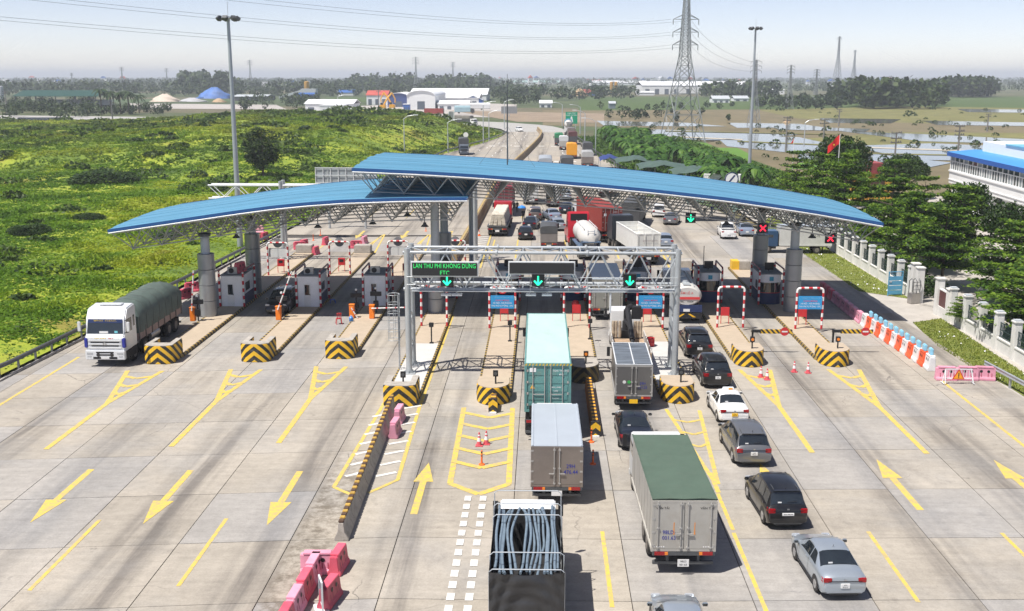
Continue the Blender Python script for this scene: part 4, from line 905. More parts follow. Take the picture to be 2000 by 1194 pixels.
# pink pieces lying about the exit side
for i, (u, v, rz, m_, z, l) in enumerate(((498, 471, 10, pinkd, 0, 'red barrier far behind the first booth, by the guardrail'), (517, 468, 75, pinkd, 0, 'red barrier turned endwise far behind the first booth'), (376, 570, 30, pinkd, 0, 'red barrier beside the raised boom arm of the first lane'), (585, 487, 20, pinkd, 0, 'red barrier behind the second gantry column'), (594, 483, 70, pinkd, 0, 'red barrier leaning at the exit end of the second island'),
        (617, 497, 80, pinkd, 0, 'red barrier standing alone on the exit lane'), (636, 478, 80, pinkd, 0, 'red barrier by the far hatch markings'), (696, 485, 10, pinkd, 0, 'red barrier at the exit end of the third island'), (712, 476, 80, pink, 0, 'pink barrier at the exit end of the third island'), (363, 583, 60, pinkd, 0, 'red barrier nearest the tarpaulin truck'), (505, 455, 5, pink, 0, 'pink barrier beyond the first arch'))):
    p = P(u, v); barrier(p.x, p.y, R(rz), m_, l, g_p)
# concrete divider
dv_m = stripe_mat('divider_top_bands', (0.70, 0.42, 0.04), (0.05, 0.035, 0.03), 1, 0.62, wear=.4)
dvs = stripe_mat('divider_far', (0.62, 0.42, 0.12), (0.36, 0.27, 0.17), 1, 8, wear=.3)
for i in range(9):
    y0 = 41.6 + 2.02 * i; x = -8.30 - .37 * i / 9; t = thing('concrete_divider', f'jersey barrier with yellow-black top, {["nearest", "second nearest", "third", "fourth", "fifth", "sixth", "seventh", "eighth", "farthest"][i]} block of the near divider', 'barrier', (x, y0 + 1, 0), R(1.1), 'blocks of the near concrete divider')
    MB().prism([(-.3, 0), (.3, 0), (.3, .1), (.15, .4), (.11, .8), (-.11, .8), (-.15, .4), (-.3, .1)], -1, 1, 1).build('body', conc, t, bevel=.02)
    for k in range(6): b = MB(); yy = -.98 + k * .335; b.box(-.11, .11, yy, yy + .27, .802, .90); b.build('stud', dv_m if k < 0 else (mat('stud_yellow', (0.48, 0.30, 0.06), .7, 0, .3, 4, dirt=.5) if k % 2 else mat('stud_black', (0.10, 0.06, 0.04), .7, 0, .2, 4)), t, bevel=.02)
med = mat('median_canvas', (0.27, 0.20, 0.12), 0.8, 0, 0.2, 0.6, dirt=.4, dirtcol=(0.3, 0.22, 0.13))  # brown darkened so the colour holds the wall's shadow side
MD = [(109, -9.0), (125, -8.75), (150, -8.4), (180, -8.1), (210, -7.0), (240, -5.6), (268.6, -3.8), (300, -2.1), (330, -.66), (359, -.22), (385, -1.6)]
for i, (a, c) in enumerate(zip(np.arange(109, 385, 12), np.arange(121, 397, 12))):
    xa, xb = interp(MD, a), interp(MD, c); t = thing('median_barrier', 'ochre concrete median barrier leading from the canopies to the bend', 'barrier', ((xa + xb) / 2, (a + c) / 2, 0), math.atan2(-(xb - xa), c - a), 'ochre median barrier blocks')
    MB().prism([(-.55, 0), (.55, 0), (.5, .35), (.28, .6), (.24, 1.25), (-.24, 1.25), (-.28, .6), (-.5, .35)], -6.05, 6.0, 1).build('body', med, t); MB().box(-.12, .12, -6, 6, 1.255, 1.32).build('capping', mat('ochre_cap', (0.42, 0.31, 0.13), .7, 0, .15, 1), t)
# crash beams in front of two noses, small striped end plate
for x, y, L_, l in ((-2.75, 59.2, 1.3, 'short orange striped crash post in front of the middle island nose'), (2.95, 55.2, 9.0, 'long yellow-black striped crash beam in front of the dark island nose')):
    t = thing('crash_beam', l, 'barrier', (x, y, 0)); m_ = stripe_mat('crash_bands', (0.75, 0.36, 0.03), (0.05, 0.03, 0.02), 1, .62, wear=.35)
    MB().prism([(-.24, 0), (.24, 0), (.17, .7), (-.17, .7)], .1, L_, 1).build('body', mat('rusty_orange', (0.42, 0.16, 0.04), .7, 0, .3, 2, dirt=.4), t, bevel=.03); MB().box(-.15, .15, .25, L_, .702, .76).build('top_bands', m_, t); MB().box(-.26, .26, .0, .095, .05, .85).build('end_plate', nose_m, t); MB().box(-.2, .2, -.15, -.01, 0, .08).build('foot', white_p, t)
# cones and flexible posts
cone_r = mat('cone_red', (0.62, 0.10, 0.12), .5, 0, .12, 3); cone_o = mat('cone_orange', (0.85, 0.16, 0.03), .5, 0, .1, 3)
def cone(u, v, label, m_):
    p = P(u, v); t = thing('traffic_cone', label, 'cone', p, 0, 'traffic cones')
    MB().box(-.19, .19, -.19, .19, 0, .05).build('base', m_, t, bevel=.01); MB().lathe([(.14, .05), (.035, .74), (.02, .75)], 14).build('body', m_, t, smooth=40); MB().lathe([(.112, .26), (.078, .46)], 14).build('band', white_p, t, smooth=40); MB().lathe([(.069, .55), (.058, .62)], 14).build('band', white_p, t, smooth=40)
for u, v, l, m_ in ((936, 871, 'red cone, one of a pair on the yellow chevrons, farther from the camera', cone_r), (950, 868, 'red cone of the pair on the chevrons, closer to the container', cone_r), (1486, 737, 'faded cone at the top of the hatch by the eighth nose', cone_r), (1498, 742, 'faded cone beside its twin on the hatch by the eighth nose', cone_r), (1551, 727, 'pale cone between the last two islands', cone_r), (1578, 729, 'pale cone nearest the ninth island nose', cone_r), (936, 461, 'orange cone on the white hatching beside the bag lorry', cone_o)): cone(u, v, l, m_)
def flex(u, v, label):
    p = P(u, v); t = thing('flexible_post', label, 'bollard', p, 0, 'orange flexible posts'); MB().lathe([(.16, 0), (.15, .05), (.05, .08), (.04, .75), (.02, .77)], 12).build('body', cone_o, t, smooth=40); MB().lathe([(.0445, .45), (.0425, .58)], 12).build('band', black, t); MB().lathe([(.0435, .62), (.0415, .7)], 12).build('band', black, t)
for u, v, l in ((941, 908, 'orange flexible post on the yellow chevrons'), (1155, 864, 'orange flexible post between the white box truck and sedan, farther one'), (1158, 907, 'orange flexible post beside the white box truck, nearer one'), (850, 460, 'orange flexible post on the far yellow hatching'), (832, 452, 'orange flexible post at the far end of the hatching'), (626, 460, 'orange flexible post on the exit hatching'), (612, 470, 'thin orange post by the lone red barrier')): flex(u, v, l)
# oil drum, red tank, chair, stool, can, small board
p = P(1270, 676, .2); t = thing('oil_drum', 'cut-down red oil drum on the seventh island', 'drum', p); MB().lathe([(.29, 0), (.30, .02), (.30, .28), (.315, .30), (.30, .32), (.30, .58), (.31, .6), (.27, .6), (.26, .52), (.02, .5)], 20).build('shell', red_paint, t, smooth=40)
p = P(1124, 610, .2); t = thing('water_tank', 'red cylindrical bin on the sixth island below the gantry', 'bin', p); MB().lathe([(.26, 0), (.3, .1), (.3, .8), (.2, .95), (.05, 1.0)], 16).build('shell', red_paint, t, smooth=40); MB().lathe([(.31, .76), (.31, .82)], 16).build('lid', red_paint, t)
def chair(u, v, m_, label, stool=False):
    p = P(u, v); t = thing('plastic_stool' if stool else 'plastic_chair', label, 'stool' if stool else 'chair', p, R(200)); h = .28 if stool else .42
    MB().box(-.2, .2, -.2, .2, h, h + .04).build('seat', m_, t, bevel=.015)
    for sx in (-1, 1):
        for sy in (-1, 1): MB().tube((sx * .22, sy * .22, 0), (sx * .17, sy * .17, h), .025, 6).build('leg', m_, t)
    if not stool:
        b = MB(); [b.box(x - .03, x + .03, .17, .2, h + .04, h + .45) for x in (-.14, 0, .14)]; b.box(-.19, .19, .165, .205, h + .4, h + .5); b.build('backrest', m_, t)
chair(662, 633, red_paint, 'red plastic chair on the lane by the dropped boom arm'); chair(650, 592, mat('blue_plastic', (0.03, 0.10, 0.5), .5), 'blue plastic stool in the shade beside the second booth', True)
barrier(-25.3, 88.2, R(75), pinkd, 'red barrier lying on the roof of the first booth', g_p).location.z = 2.86
p = P(686, 628, .2); t = thing('water_can', 'blue plastic water can at the foot of an orange gate', 'can', p); MB().lathe([(.14, 0), (.17, .04), (.17, .3), (.1, .38), (.05, .42), (.05, .46)], 14).build('body', mat('blue_can', (0.05, 0.22, 0.6), .3), t, smooth=40); MB().path([(-.1, 0, .36), (-.05, 0, .5), (.05, 0, .5), (.1, 0, .36)], .015, 6).build('handle', white_p, t)
p = P(628, 1190); t = thing('standing_board', 'small framed board on a stand among the foreground barriers', 'sign', p, R(-70)); MB().box(-.32, .32, -.02, .02, .3, 1.15).build('panel', mat('teal_glass', (0.18, 0.28, 0.30), .2), t)
b = MB(); [b.box(x - .025, x + .025, -.03, .03, .0, 1.2) for x in (-.34, .34)]; [b.box(-.34, .34, -.03, .03, z - .025, z + .025) for z in (.3, 1.18)]; b.box(-.4, .4, -.25, .25, 0, .03); b.build('frame', white_metal, t)

# ------------------------------------------------------------------ guardrails
rail_m = mat('guardrail_steel', (0.16, 0.165, 0.17), 0.5, 0.4, 0.2, 1); rail_l = mat('guardrail_light', (0.45, 0.47, 0.48), 0.4, 0.5, 0.15, 1)
def guardrail(pts, label, m_, hgt=.78, post_every=2.0, sc=1.0):
    t = thing('guardrail', label, 'guardrail', (pts[0][0], pts[0][1], 0)); o = Vector((pts[0][0], pts[0][1], 0)); b = MB()
    prof = [(-.04, hgt - .16), (.03, hgt - .11), (-.03, hgt - .02), (-.03, hgt + .02), (.03, hgt + .11), (-.04, hgt + .16)]
    V = [Vector((x, y, 0)) - o for x, y in pts]
    for a, c in zip(V, V[1:]):
        d = (c - a).normalized(); n_ = Vector((d.y, -d.x, 0)); A = [a + n_ * p * sc + Vector((0, 0, z)) for p, z in prof]; C = [c + n_ * p * sc + Vector((0, 0, z)) for p, z in prof]
        b.add(A + C, [(i, i + 1, 7 + i, 6 + i) for i in range(5)]); b.add([q - n_ * .012 for q in A + C], [(i, 6 + i, 7 + i, i + 1) for i in range(5)])
        L_ = (c - a).length; k = int(L_ / post_every)
        for i in range(k): q = a + d * (i + .5) * L_ / k; MB().box(-.06, .06, -.06, .06, -.3, hgt + .1).build('post', m_, t).location = q - n_ * .12
    b.build('rail', m_, t, smooth=60)
guardrail([(-36.0, 56), (-34.5, 66.7), (-33.6, 82), (-32.9, 96), (-32.2, 112), (-31.5, 130)], 'dark steel guardrail along the meadow beside the exit lanes', rail_m)
guardrail([(lerp_tab(LEFT, y) + .5, y) for y in (150, 180, 210, 240, 268, 280, 295, 310, 325, 340, 350, 360, 372)], 'dark guardrail sweeping round the bend of the far road', rail_m, hgt=.95, post_every=6, sc=2)
guardrail([(lerp_tab(RIGHT, y) - .3, y) for y in (180, 210, 240, 268, 290, 312, 350, 398)], 'dark guardrail on the outer side of the far road', rail_m, hgt=.95, post_every=6, sc=2)
guardrail([(28.75, 68.3), (29.3, 62), (29.9, 55), (30.4, 48)], 'light steel guardrail running from the pink barriers along the verge', rail_l)
b = MB(); [b.box(x - .1, x + .1, y - .5, y + .52, -.1, .12) for x, y in [(lerp_tab(LEFT, yy) + .25, yy) for yy in np.arange(50, 130, 1.02)]]; tag(b.build('kerb_line', conc), 'low concrete kerb under the meadow guardrail', 'kerb'); bpy.data.objects['kerb_line']['kind'] = 'structure'
# ------------------------------------------------------------------ cars
def paint(name, col, metal=0.0, rough=0.28):
    return mat('car_' + name, col, rough, metal, 0.04, 0.7, dirt=0.05, dirtcol=(0.35, 0.32, 0.28), coat=0.6, spec=0.5)
#  t (rear 0 .. front 1), top z, belt z, half-width factor, roof half-width factor
PROF = {
 'sedan': (1.47, [(0, .66, .60, .86, .80), (.015, .92, .82, .92, .84), (.05, 1.02, .90, .97, .86), (.155, 1.06, .93, 1, .86), (.335, 1.42, .93, 1, .68), (.45, 1.47, .92, 1, .70), (.56, 1.43, .91, 1, .68), (.735, 1.02, .90, 1, .84), (.90, .86, .80, .97, .84), (.97, .74, .68, .9, .80), (1, .58, .54, .80, .74)], (.155, .335, .56, .735)),
 'suv': (1.75, [(0, .72, .66, .90, .84), (.012, 1.05, .95, .95, .86), (.035, 1.10, 1.02, .98, .86), (.115, 1.66, 1.03, 1, .73), (.30, 1.74, 1.03, 1, .75), (.50, 1.73, 1.02, 1, .75), (.585, 1.66, 1.01, 1, .73), (.735, 1.14, 1.0, 1, .86), (.91, 1.02, .92, .97, .86), (.975, .86, .78, .92, .82), (1, .62, .58, .84, .78)], (.035, .115, .585, .735)),
 'mpv': (1.75, [(0, .70, .64, .90, .84), (.012, 1.0, .92, .95, .86), (.03, 1.08, 1.0, .98, .86), (.10, 1.64, 1.0, 1, .74), (.30, 1.75, 1.0, 1, .76), (.52, 1.73, .99, 1, .75), (.61, 1.62, .98, 1, .73), (.80, 1.06, .95, 1, .85), (.93, .90, .82, .96, .84), (.98, .78, .72, .90, .80), (1, .58, .54, .82, .76)], (.03, .10, .61, .80)),
 'hatch': (1.5, [(0, .70, .64, .90, .84), (.015, .95, .88, .95, .86), (.04, 1.02, .93, .98, .85), (.16, 1.42, .93, 1, .72), (.35, 1.50, .93, 1, .74), (.53, 1.47, .92, 1, .72), (.72, 1.02, .91, 1, .84), (.90, .86, .80, .97, .84), (.97, .74, .68, .9, .80), (1, .58, .54, .82, .76)], (.04, .16, .53, .72)),
 'pickup': (1.78, [(0, .80, .76, .92, .86), (.012, 1.08, 1.02, .97, .9), (.03, 1.10, 1.04, .99, .9), (.30, 1.10, 1.04, 1, .9), (.305, 1.12, 1.04, 1, .87), (.36, 1.70, 1.04, 1, .74), (.45, 1.78, 1.03, 1, .76), (.57, 1.74, 1.02, 1, .74), (.71, 1.16, 1.0, 1, .86), (.92, 1.04, .94, .97, .86), (.98, .86, .8, .92, .82), (1, .62, .58, .84, .78)], (.305, .36, .57, .71)),
}
WHEEL = {}
def add_wheel(t, x, y, r, wd, rimm=None, n=18, dbl=False):
    rimm = rimm or rim_mat; key = (round(r, 3), round(wd, 3), rimm.name)
    if key not in WHEEL:
        a = MB().wheel((0, 0, 0), r, wd, n); ty = bpy.data.meshes.new('tyre'); ty.from_pydata(a.v, [], a.f); ty.materials.append(rubber)
        b = MB(); b.wheel((0, 0, 0), r * .60, wd + .012, 14); 
        for k in range(5):
            an = k * 1.2566; b.add([(s * (wd/2 + .010), r*.12*math.cos(an+q), r*.12*math.sin(an+q)) for s in (-1, 1) for q in (0, 2.1, 4.2)], [(0, 1, 2), (3, 5, 4)])
        rm = bpy.data.meshes.new('rim'); rm.from_pydata(b.v, [], b.f); rm.materials.append(rimm); WHEEL[key] = (ty, rm)
    o = bpy.data.objects.new('wheel', WHEEL[key][0]); COL.objects.link(o); o.parent = t; o.location = (x, y, r)
    q = bpy.data.objects.new('rim', WHEEL[key][1]); COL.objects.link(q); q.parent = o
def car(label, x, y, kind, pm, rz=0.0, L=4.5, W=1.78, Hs=1.0, plate='w', group=None, lights_on=False, detail=True, cat='car', taxi=False, rails=False, z=0.0):
    t = thing('pickup_truck' if kind == 'pickup' else 'car', label, cat, (x, y, z), rz, group); H0, S, (rw0, rw1, ws1, ws0) = PROF[kind]; w_ = W / 2; zb = .20
    def sect(ti):
        for s0, s1 in zip(S, S[1:]):
            if s0[0] <= ti <= s1[0]: break
        f = (ti - s0[0]) / (s1[0] - s0[0]); tp, be, wf, rf = [s0[i] + (s1[i] - s0[i]) * f for i in (1, 2, 3, 4)]
        tp *= Hs; be *= Hs; be = min(be, tp - .04); ww = w_ * wf; rr = w_ * rf
        zl = zb + (.12 * max(0, (.05 - ti) / .05) + .1 * max(0, (ti - .95) / .05))
        return [(0, zl), (.78 * ww, zl), (.95 * ww, zl + .06), (ww, zl + (be - zl) * .45), (.985 * ww, be - .05 * Hs), (.945 * ww, be), (rr, tp - .075), (rr - .13, tp - .015), (rr * .45, tp + .008), (0, tp + .014)]
    def pt(ti, q, s):
        a = sect(ti); q = max(0, min(q, len(a) - 1)); i = min(int(q), len(a) - 2); f = q - i
        return Vector((s * (a[i][0] + (a[i+1][0] - a[i][0]) * f), ti * L, a[i][1] + (a[i+1][1] - a[i][1]) * f))
    ts = sorted(set([s[0] for s in S] + [(a[0] + c[0]) / 2 for a, c in zip(S, S[1:]) if c[0] - a[0] > .06]))
    b = MB(); n = 10; vs = []; 
    for ti in ts:
        a = sect(ti); vs += [(px, ti * L, pz) for px, pz in a] + [(-px, ti * L, pz) for px, pz in a[1:-1]][::-1]
    m_ = 2 * n - 2; k = len(ts)
    fs = [(i*m_+j, i*m_+(j+1) % m_, (i+1)*m_+(j+1) % m_, (i+1)*m_+j) for i in range(k-1) for j in range(m_)] + [tuple(range(m_)), tuple(range((k-1)*m_, k*m_))[::-1]]
    b.add(vs, fs); b.build('body', pm, t, smooth=38)
    def patch(name, tr, qr, sides, m2, off=.007, nt_=5, nq=4, par=None, wrap=False):
        """piece laid on the body surface; tr(f)->(t0,t1) range by height fraction"""
        bb = MB()
        for s in sides:
            G = []
            for i in range(nq + 1):
                f = i / nq; q = qr[0] + (qr[1] - qr[0]) * f; t0, t1 = tr(f)
                G.append([pt(t0 + (t1 - t0) * j / nt_, q, s) for j in range(nt_ + 1)])
            flat = [p for r_ in G for p in r_]; w1 = nt_ + 1; F_ = [(i*w1+j, i*w1+j+1, (i+1)*w1+j+1, (i+1)*w1+j) for i in range(nq) for j in range(nt_)]
            c = (G[nq//2][nt_//2 + 1] - G[nq//2][nt_//2]).cross(G[nq//2 + 1][nt_//2] - G[nq//2][nt_//2]); c.normalize()
            ctr = Vector((0, L * .45, .7)); 
            if c.dot(G[nq//2][nt_//2] - ctr) < 0: c = -c
            bb.add([p + c * off for p in flat], F_)
        return bb.build(name, m2, par or t)
    # glazing
    def across(name, ta, tb, qlo, m2):   # rear window / windscreen across the car
        bb = MB(); rows = 5; cols = 6; flat = []
        for i in range(rows + 1):
            ti = ta + (tb - ta) * i / rows; a = pt(ti, 5.25 + (6.0 - 5.25) * .0, 1)
            R0 = pt(ti, qlo + 6.3 - qlo if False else 6.12, 1)
            for j in range(cols + 1):
                s = -1 + 2 * j / cols; q = 9 - abs(s) * (9 - 6.15); p = pt(ti, q, 1 if s >= 0 else -1); flat.append(p)
        w1 = cols + 1; d = (pt(tb, 9, 1) - pt(ta, 9, 1)).normalized(); nrm = Vector((0, -d.z, d.y)) 
        if nrm.z < 0: nrm = -nrm
        bb.add([p + nrm * .009 for p in flat], [(i*w1+j, i*w1+j+1, (i+1)*w1+j+1, (i+1)*w1+j) for i in range(rows) for j in range(cols)]); return bb.build(name, m2, t, smooth=60)
    e = (rw1 - rw0); across('rear_window', rw0 + e * .10, rw1 - e * .10, 6, glass); e = ws0 - ws1; across('windscreen', ws1 + e * .08, ws0 - e * .06, 6, glass)
    if kind == 'pickup': cuts = [(.335, .43), (.445, .60)]
    elif kind in ('suv', 'mpv'): cuts = [(rw0 + .055, .235), (.25, .415), (.43, .60 if kind == 'suv' else .64)]
    else: cuts = [(rw0 + .085, .395), (.41, .60)]
    lo, hi = cuts[0][0], cuts[-1][1]
    for i, (a, c) in enumerate(cuts):
        first, last = i == 0, i == len(cuts) - 1
        tr = lambda f, a=a, c=c, first=first, last=last: (a + (max(0, rw1 - rw0 - .05) * .55 * f if first and kind not in ('suv', 'mpv') else .02 * f if first else 0), c + ((ws1 + .01 - c) * f + (1 - f) * (.06 if kind != 'pickup' else .03) if last else 0))
        patch('side_window', tr, (5.12, 5.92), (-1, 1), glass)
    # door seams and handles
    for ti in [c[1] + .008 for c in cuts[:-1]] + [hi + .07]:
        bb = MB(); 
        for s in (-1, 1):
            col = [pt(ti, q, s) + Vector((s * .004, 0, 0)) for q in (2.4, 3, 4, 5)]
            for p, q in zip(col, col[1:]): bb.add([p - Vector((0, .008, 0)), p + Vector((0, .008, 0)), q + Vector((0, .008, 0)), q - Vector((0, .008, 0))], [(0, 1, 2, 3)])
        bb.build('door_seam', black, t)
    if detail:
        for ti in (cuts[0][0] + .10, cuts[-1][0] + .05):
            for s in (-1, 1): p = pt(ti, 4.3, s); MB().cbox((p.x + s * .012, p.y, p.z), (.03, .16, .035)).build('door_handle', pm, t)
    # wheels and arches
    r_ = .315 if kind in ('sedan', 'hatch') else .36
    for ti in (.185, .80):
        for s in (-1, 1):
            add_wheel(t, s * (w_ - .105), ti * L, r_, .21)
            bb = MB(); xs = s * (w_ * .998 + .004); bb.add([(xs, ti * L + (r_ + .055) * math.cos(a), r_ + (r_ + .055) * math.sin(a)) for a in np.linspace(-.35, math.pi + .35, 15)], [tuple(range(15))]); bb.build('wheel_arch', black, t)
    # lamps, bumpers, plates, mirrors
    zt = S[2][1] * Hs; ql = (3.55, 4.9)
    for s in (-1, 1):
        if kind in ('suv', 'mpv', 'hatch'): a = pt(.012, 5, s); MB().cbox((a.x * .86, -.0 + .012 * L - .01, zt - .20), (.30, .10, .20)).build('tail_lamp', lamp_red, t, bevel=.02)
        else: a = pt(.02, 5, s); MB().cbox((a.x * .84, .012 * L, zt - .20), (.30, .10, .17)).build('tail_lamp', lamp_red, t, bevel=.02)
        patch('tail_lamp_side', lambda f: (.008, .055), (3.7, 4.9), (s,), lamp_red, .006, 2, 2)
        p = pt(.965, 4.6, s); MB().cbox((p.x * .80, .975 * L, S[-3][1] * Hs - .17), (.34, .16, .14)).build('headlamp', lamp_clear, t, bevel=.03)
        patch('headlamp_side', lambda f: (.94, .985), (3.9, 4.8), (s,), lamp_clear, .006, 2, 2)
        p = pt(ws0 - .035, 5.0, s); m0 = MB().cbox((p.x + s * .14, p.y - .02, p.z + .10), (.20, .10, .14)).build('wing_mirror', pm, t, bevel=.03); MB().cbox((p.x + s * .14, p.y - .075, p.z + .10), (.16, .008, .10)).build('mirror_glass', glass, m0)
    MB().cbox((0, .055, .40), (W * .80, .13, .20)).build('rear_bumper', pm, t, bevel=.04); MB().cbox((0, .02, .29), (W * .6, .08, .10)).build('bumper_valance', black, t, bevel=.02)
    MB().cbox((0, L - .05, .38), (W * .72, .12, .22)).build('front_bumper', pm, t, bevel=.04); MB().cbox((0, L - .015, .60), (W * .50, .05, .14)).build('grille', black, t, bevel=.02)
    pl = MB().cbox((0, -.012 if kind != 'pickup' else -.03, .62 if kind in ('sedan', 'pickup') else .74), (.33 if plate != 'l' else .50, .05, .17 if plate != 'l' else .11)).build('number_plate', plate_y if plate == 'y' else plate_w, t)
    if detail:
        rr_s = random.Random(int(x * 50)); zc_ = .62 if kind in ('sedan', 'pickup') else .74
        if plate != 'l': text(f'{rr_s.randint(15, 99)}A', .075, black_ink, pl, (0, -.039, zc_ + .038)); text(f'{rr_s.randint(100, 999)}.{rr_s.randint(10, 99)}', .075, black_ink, pl, (0, -.039, zc_ - .04))
        else: text('30A-440.49', .085, black_ink, pl, (0, -.039, zc_))
        for s in (-1, 1): MB().box(s * w_ * .965 - .02, s * w_ * .965 + .02, L * .26, L * .72, .19, .27).build('sill', black, t)
        yb_ = .004; MB().box(-W * .36, W * .36, -.016, .03, zc_ + .155, zc_ + .17).build('boot_seam', black, t); MB().cbox((0, -.005, zc_ + .22), (.09, .03, .05)).build('badge', rim_mat, t); MB().box(-W * .34, W * .34, -.02, .05, .30, .335).build('reflector_strip', dark_metal, t)
        if kind in ('suv', 'mpv'): a_ = pt(rw0 + (rw1 - rw0) * .2, 8.2, 1); MB().tube((0, a_.y - .03, a_.z + .015), (.38, a_.y - .02, a_.z + .06), .012, 5).build('rear_wiper', black, t)
        a_ = pt(rw0 + (rw1 - rw0) * .18, 8.0, -1); MB().cbox((a_.x, a_.y - .02, a_.z + .02), (.16, .02, .05)).build('sticker', white_ink, t)
        for q_ in (.33, .66): ya_ = pt(rw1 + .03, 9, 1); yb2 = pt(ws1 - .02, 9, 1)
    MB().cbox((0, L + .015, .42), (.5, .02, .11)).build('front_plate', plate_y if plate == 'y' else plate_w, t)
    if rails or kind in ('suv', 'mpv') and detail:
        for s in (-1, 1): a, c = pt(rw1 + .02, 7, s), pt(ws1 - .03, 7, s); MB().path([a + Vector((0, 0, .01)), a + Vector((0, .12, .05)), c + Vector((0, -.12, .05)), c + Vector((0, 0, .01))], .018, 6).build('roof_rail', dark_metal, t)
        sp_ = pt(rw1, 9, 1); MB().cbox((0, sp_.y - .05, sp_.z + .005), (W * .62, .16, .035)).build('spoiler', pm, t, bevel=.012)
    p = pt(rw1 + .03, 9, 1)
    if detail: MB().tube(p, p + Vector((0, -.10, .10)), .012, 5).build('aerial', black, t)
    if kind == 'pickup':
        a = sect(.2); MB().box(-w_ * .84, w_ * .84, .035 * L, .295 * L, a[5][1] + .055, a[5][1] + .075).build('load_bed', dark_metal, t); 
    if taxi:
        s_ = MB().frus(1.47 * Hs + .01, (-.34, .34, L * .47 - .09, L * .47 + .09), 1.47 * Hs + .17, (-.3, .3, L * .47 - .06, L * .47 + .06)).build('roof_sign', mat('taxi_sign', (0.75, 0.76, 0.78), .4, 0, 0), t, bevel=.02); MB().cbox((.12, L * .47 - .09, 1.47 * Hs + .09), (.22, .03, .1)).build('sign_patch', mat('taxi_amber', (0.85, 0.35, 0.05), .4), s_)
    return t
blk = paint('black', (0.008, 0.008, 0.009)); nav = paint('blue_black', (0.010, 0.013, 0.022)); wht = paint('white', (0.80, 0.80, 0.79)); slv = paint('silver', (0.42, 0.47, 0.52), .55, .3); gry = paint('grey', (0.20, 0.205, 0.215), .55, .3); brn = paint('brown', (0.17, 0.13, 0.11), .5, .3); lbl = paint('pale_blue', (0.36, 0.42, 0.52), .5, .3)
K = R(0)
car('black SUV with lit tail lamps waiting beside the seventh island', 10.85, 71.6, 'suv', blk, R(1), 4.9, 1.87)
car('black MPV following the first black SUV past the white island nose', 10.95, 64.4, 'suv', blk, R(1.5), 4.8, 1.85, 1.0)
car('white taxi sedan with a sign on its roof', 10.75, 57.3, 'sedan', wht, R(2), 4.3, 1.72, 1.0, plate='y', taxi=True)
car('grey MPV with red tail lamps behind the white taxi', 10.55, 50.7, 'mpv', gry, R(2), 4.74, 1.83)
car('black MPV with long number plate behind the grey MPV', 10.55, 43.2, 'mpv', blk, R(3), 4.48, 1.78, plate='l')
car('silver sedan last in the near-side queue', 11.25, 36.9, 'sedan', slv, R(3), 4.45, 1.74)
car('black sedan squeezed between the two box trucks', 4.95, 52.9, 'sedan', nav, R(0), 4.6, 1.8)
car('silver hatchback cut off by the bottom edge behind the green-roofed truck', 4.85, 31.5, 'sedan', slv, R(1), 4.45, 1.74)
car('black SUV facing the camera at the second lane boom', -21.5, 89.3, 'suv', blk, R(180), 4.9, 1.88)
SC = {'sedan': 4.6, 'suv': 4.7, 'hatch': 4.2, 'mpv': 4.6}
for u, v, kind, pm, rz, l in ((1027, 471, 'hatch', blk, 2, 'black hatchback with glowing tail lamps beyond the gantry'), (1033, 450, 'sedan', nav, -6, 'dark sedan just ahead of the black hatchback'), (1045, 433, 'suv', brn, 0, 'brown SUV next to the blue umbrella'),
        (1092, 453, 'hatch', slv, 8, 'silver estate car beside the small canvas truck'), (1086, 433, 'sedan', lbl, 14, 'pale blue sedan ahead of the silver estate'), (1103, 419, 'sedan', nav, -10, 'dark blue sedan partly behind the red tractor'), (1105, 393, 'mpv', slv, 0, 'silver car below the canopy truss beside the open box truck'),
        (1287, 426, 'suv', wht, -4, 'white SUV with red plate beyond the canopy'), (1308, 441, 'sedan', gry, -14, 'grey sedan beside the white SUV'), (1424, 469, 'pickup', wht, -3, 'white pickup truck under the upper canopy'), (1460, 464, 'sedan', lbl, -3, 'pale blue sedan next to the white pickup'), (1301, 486, 'hatch', lbl, 2, 'grey-blue car half hidden by the white open trailer')):
    p = P(u, v); car(l, p.x, p.y + .3, kind, pm, R(rz), SC.get(kind, 5.2), 1.8, detail=False, plate='w')
car('white car coming round the far bend', -8.6, 380, 'suv', wht, R(196), 4.6, 1.85, detail=False)

# ------------------------------------------------------------------ lorries
steel_box = mat('box_steel', (0.50, 0.50, 0.48), 0.45, 0.35, 0.10, 0.9, dirt=0.25, dirtcol=(0.28, 0.25, 0.22), stretch=(1, 1, .5))
brown_box = mat('box_dim_brown', (0.26, 0.225, 0.20), 0.4, 0.4, 0.12, 0.9, dirt=0.2, dirtcol=(0.15, 0.13, 0.12)); lite_roof = mat('pale_alloy_roof', (0.50, 0.55, 0.60), 0.4, 0.3, 0.05, 0.8)
cream_box = mat('box_cream', (0.42, 0.405, 0.37), 0.55, 0.1, 0.12, 0.9, dirt=0.45, dirtcol=(0.35, 0.31, 0.26)); green_roof = mat('green_canvas_roof', (0.075, 0.115, 0.085), 0.8, 0, 0.12, 1.0, dirt=0.2, dirtcol=(0.12, 0.14, 0.11))
white_box = mat('box_white', (0.60, 0.61, 0.61), 0.5, 0.05, 0.06, 0.9, dirt=0.15, dirtcol=(0.45, 0.42, 0.38)); rodm = mat('lock_rod', (0.45, 0.44, 0.42), 0.45, 0.4, .1, 3)
tarp_g = mat('green_tarp', (0.085, 0.115, 0.10), 0.65, 0, 0.25, 0.9, dirt=.25, dirtcol=(0.19, 0.22, 0.20), bump=.5); tarp_k = mat('black_tarp', (0.035, 0.035, 0.037), 0.35, 0, 0.3, 1.2, bump=.5, spec=.5); tarp_d = mat('dark_grey_tarp', (0.075, 0.077, 0.08), 0.6, 0, 0.2, 1.2, bump=.4)
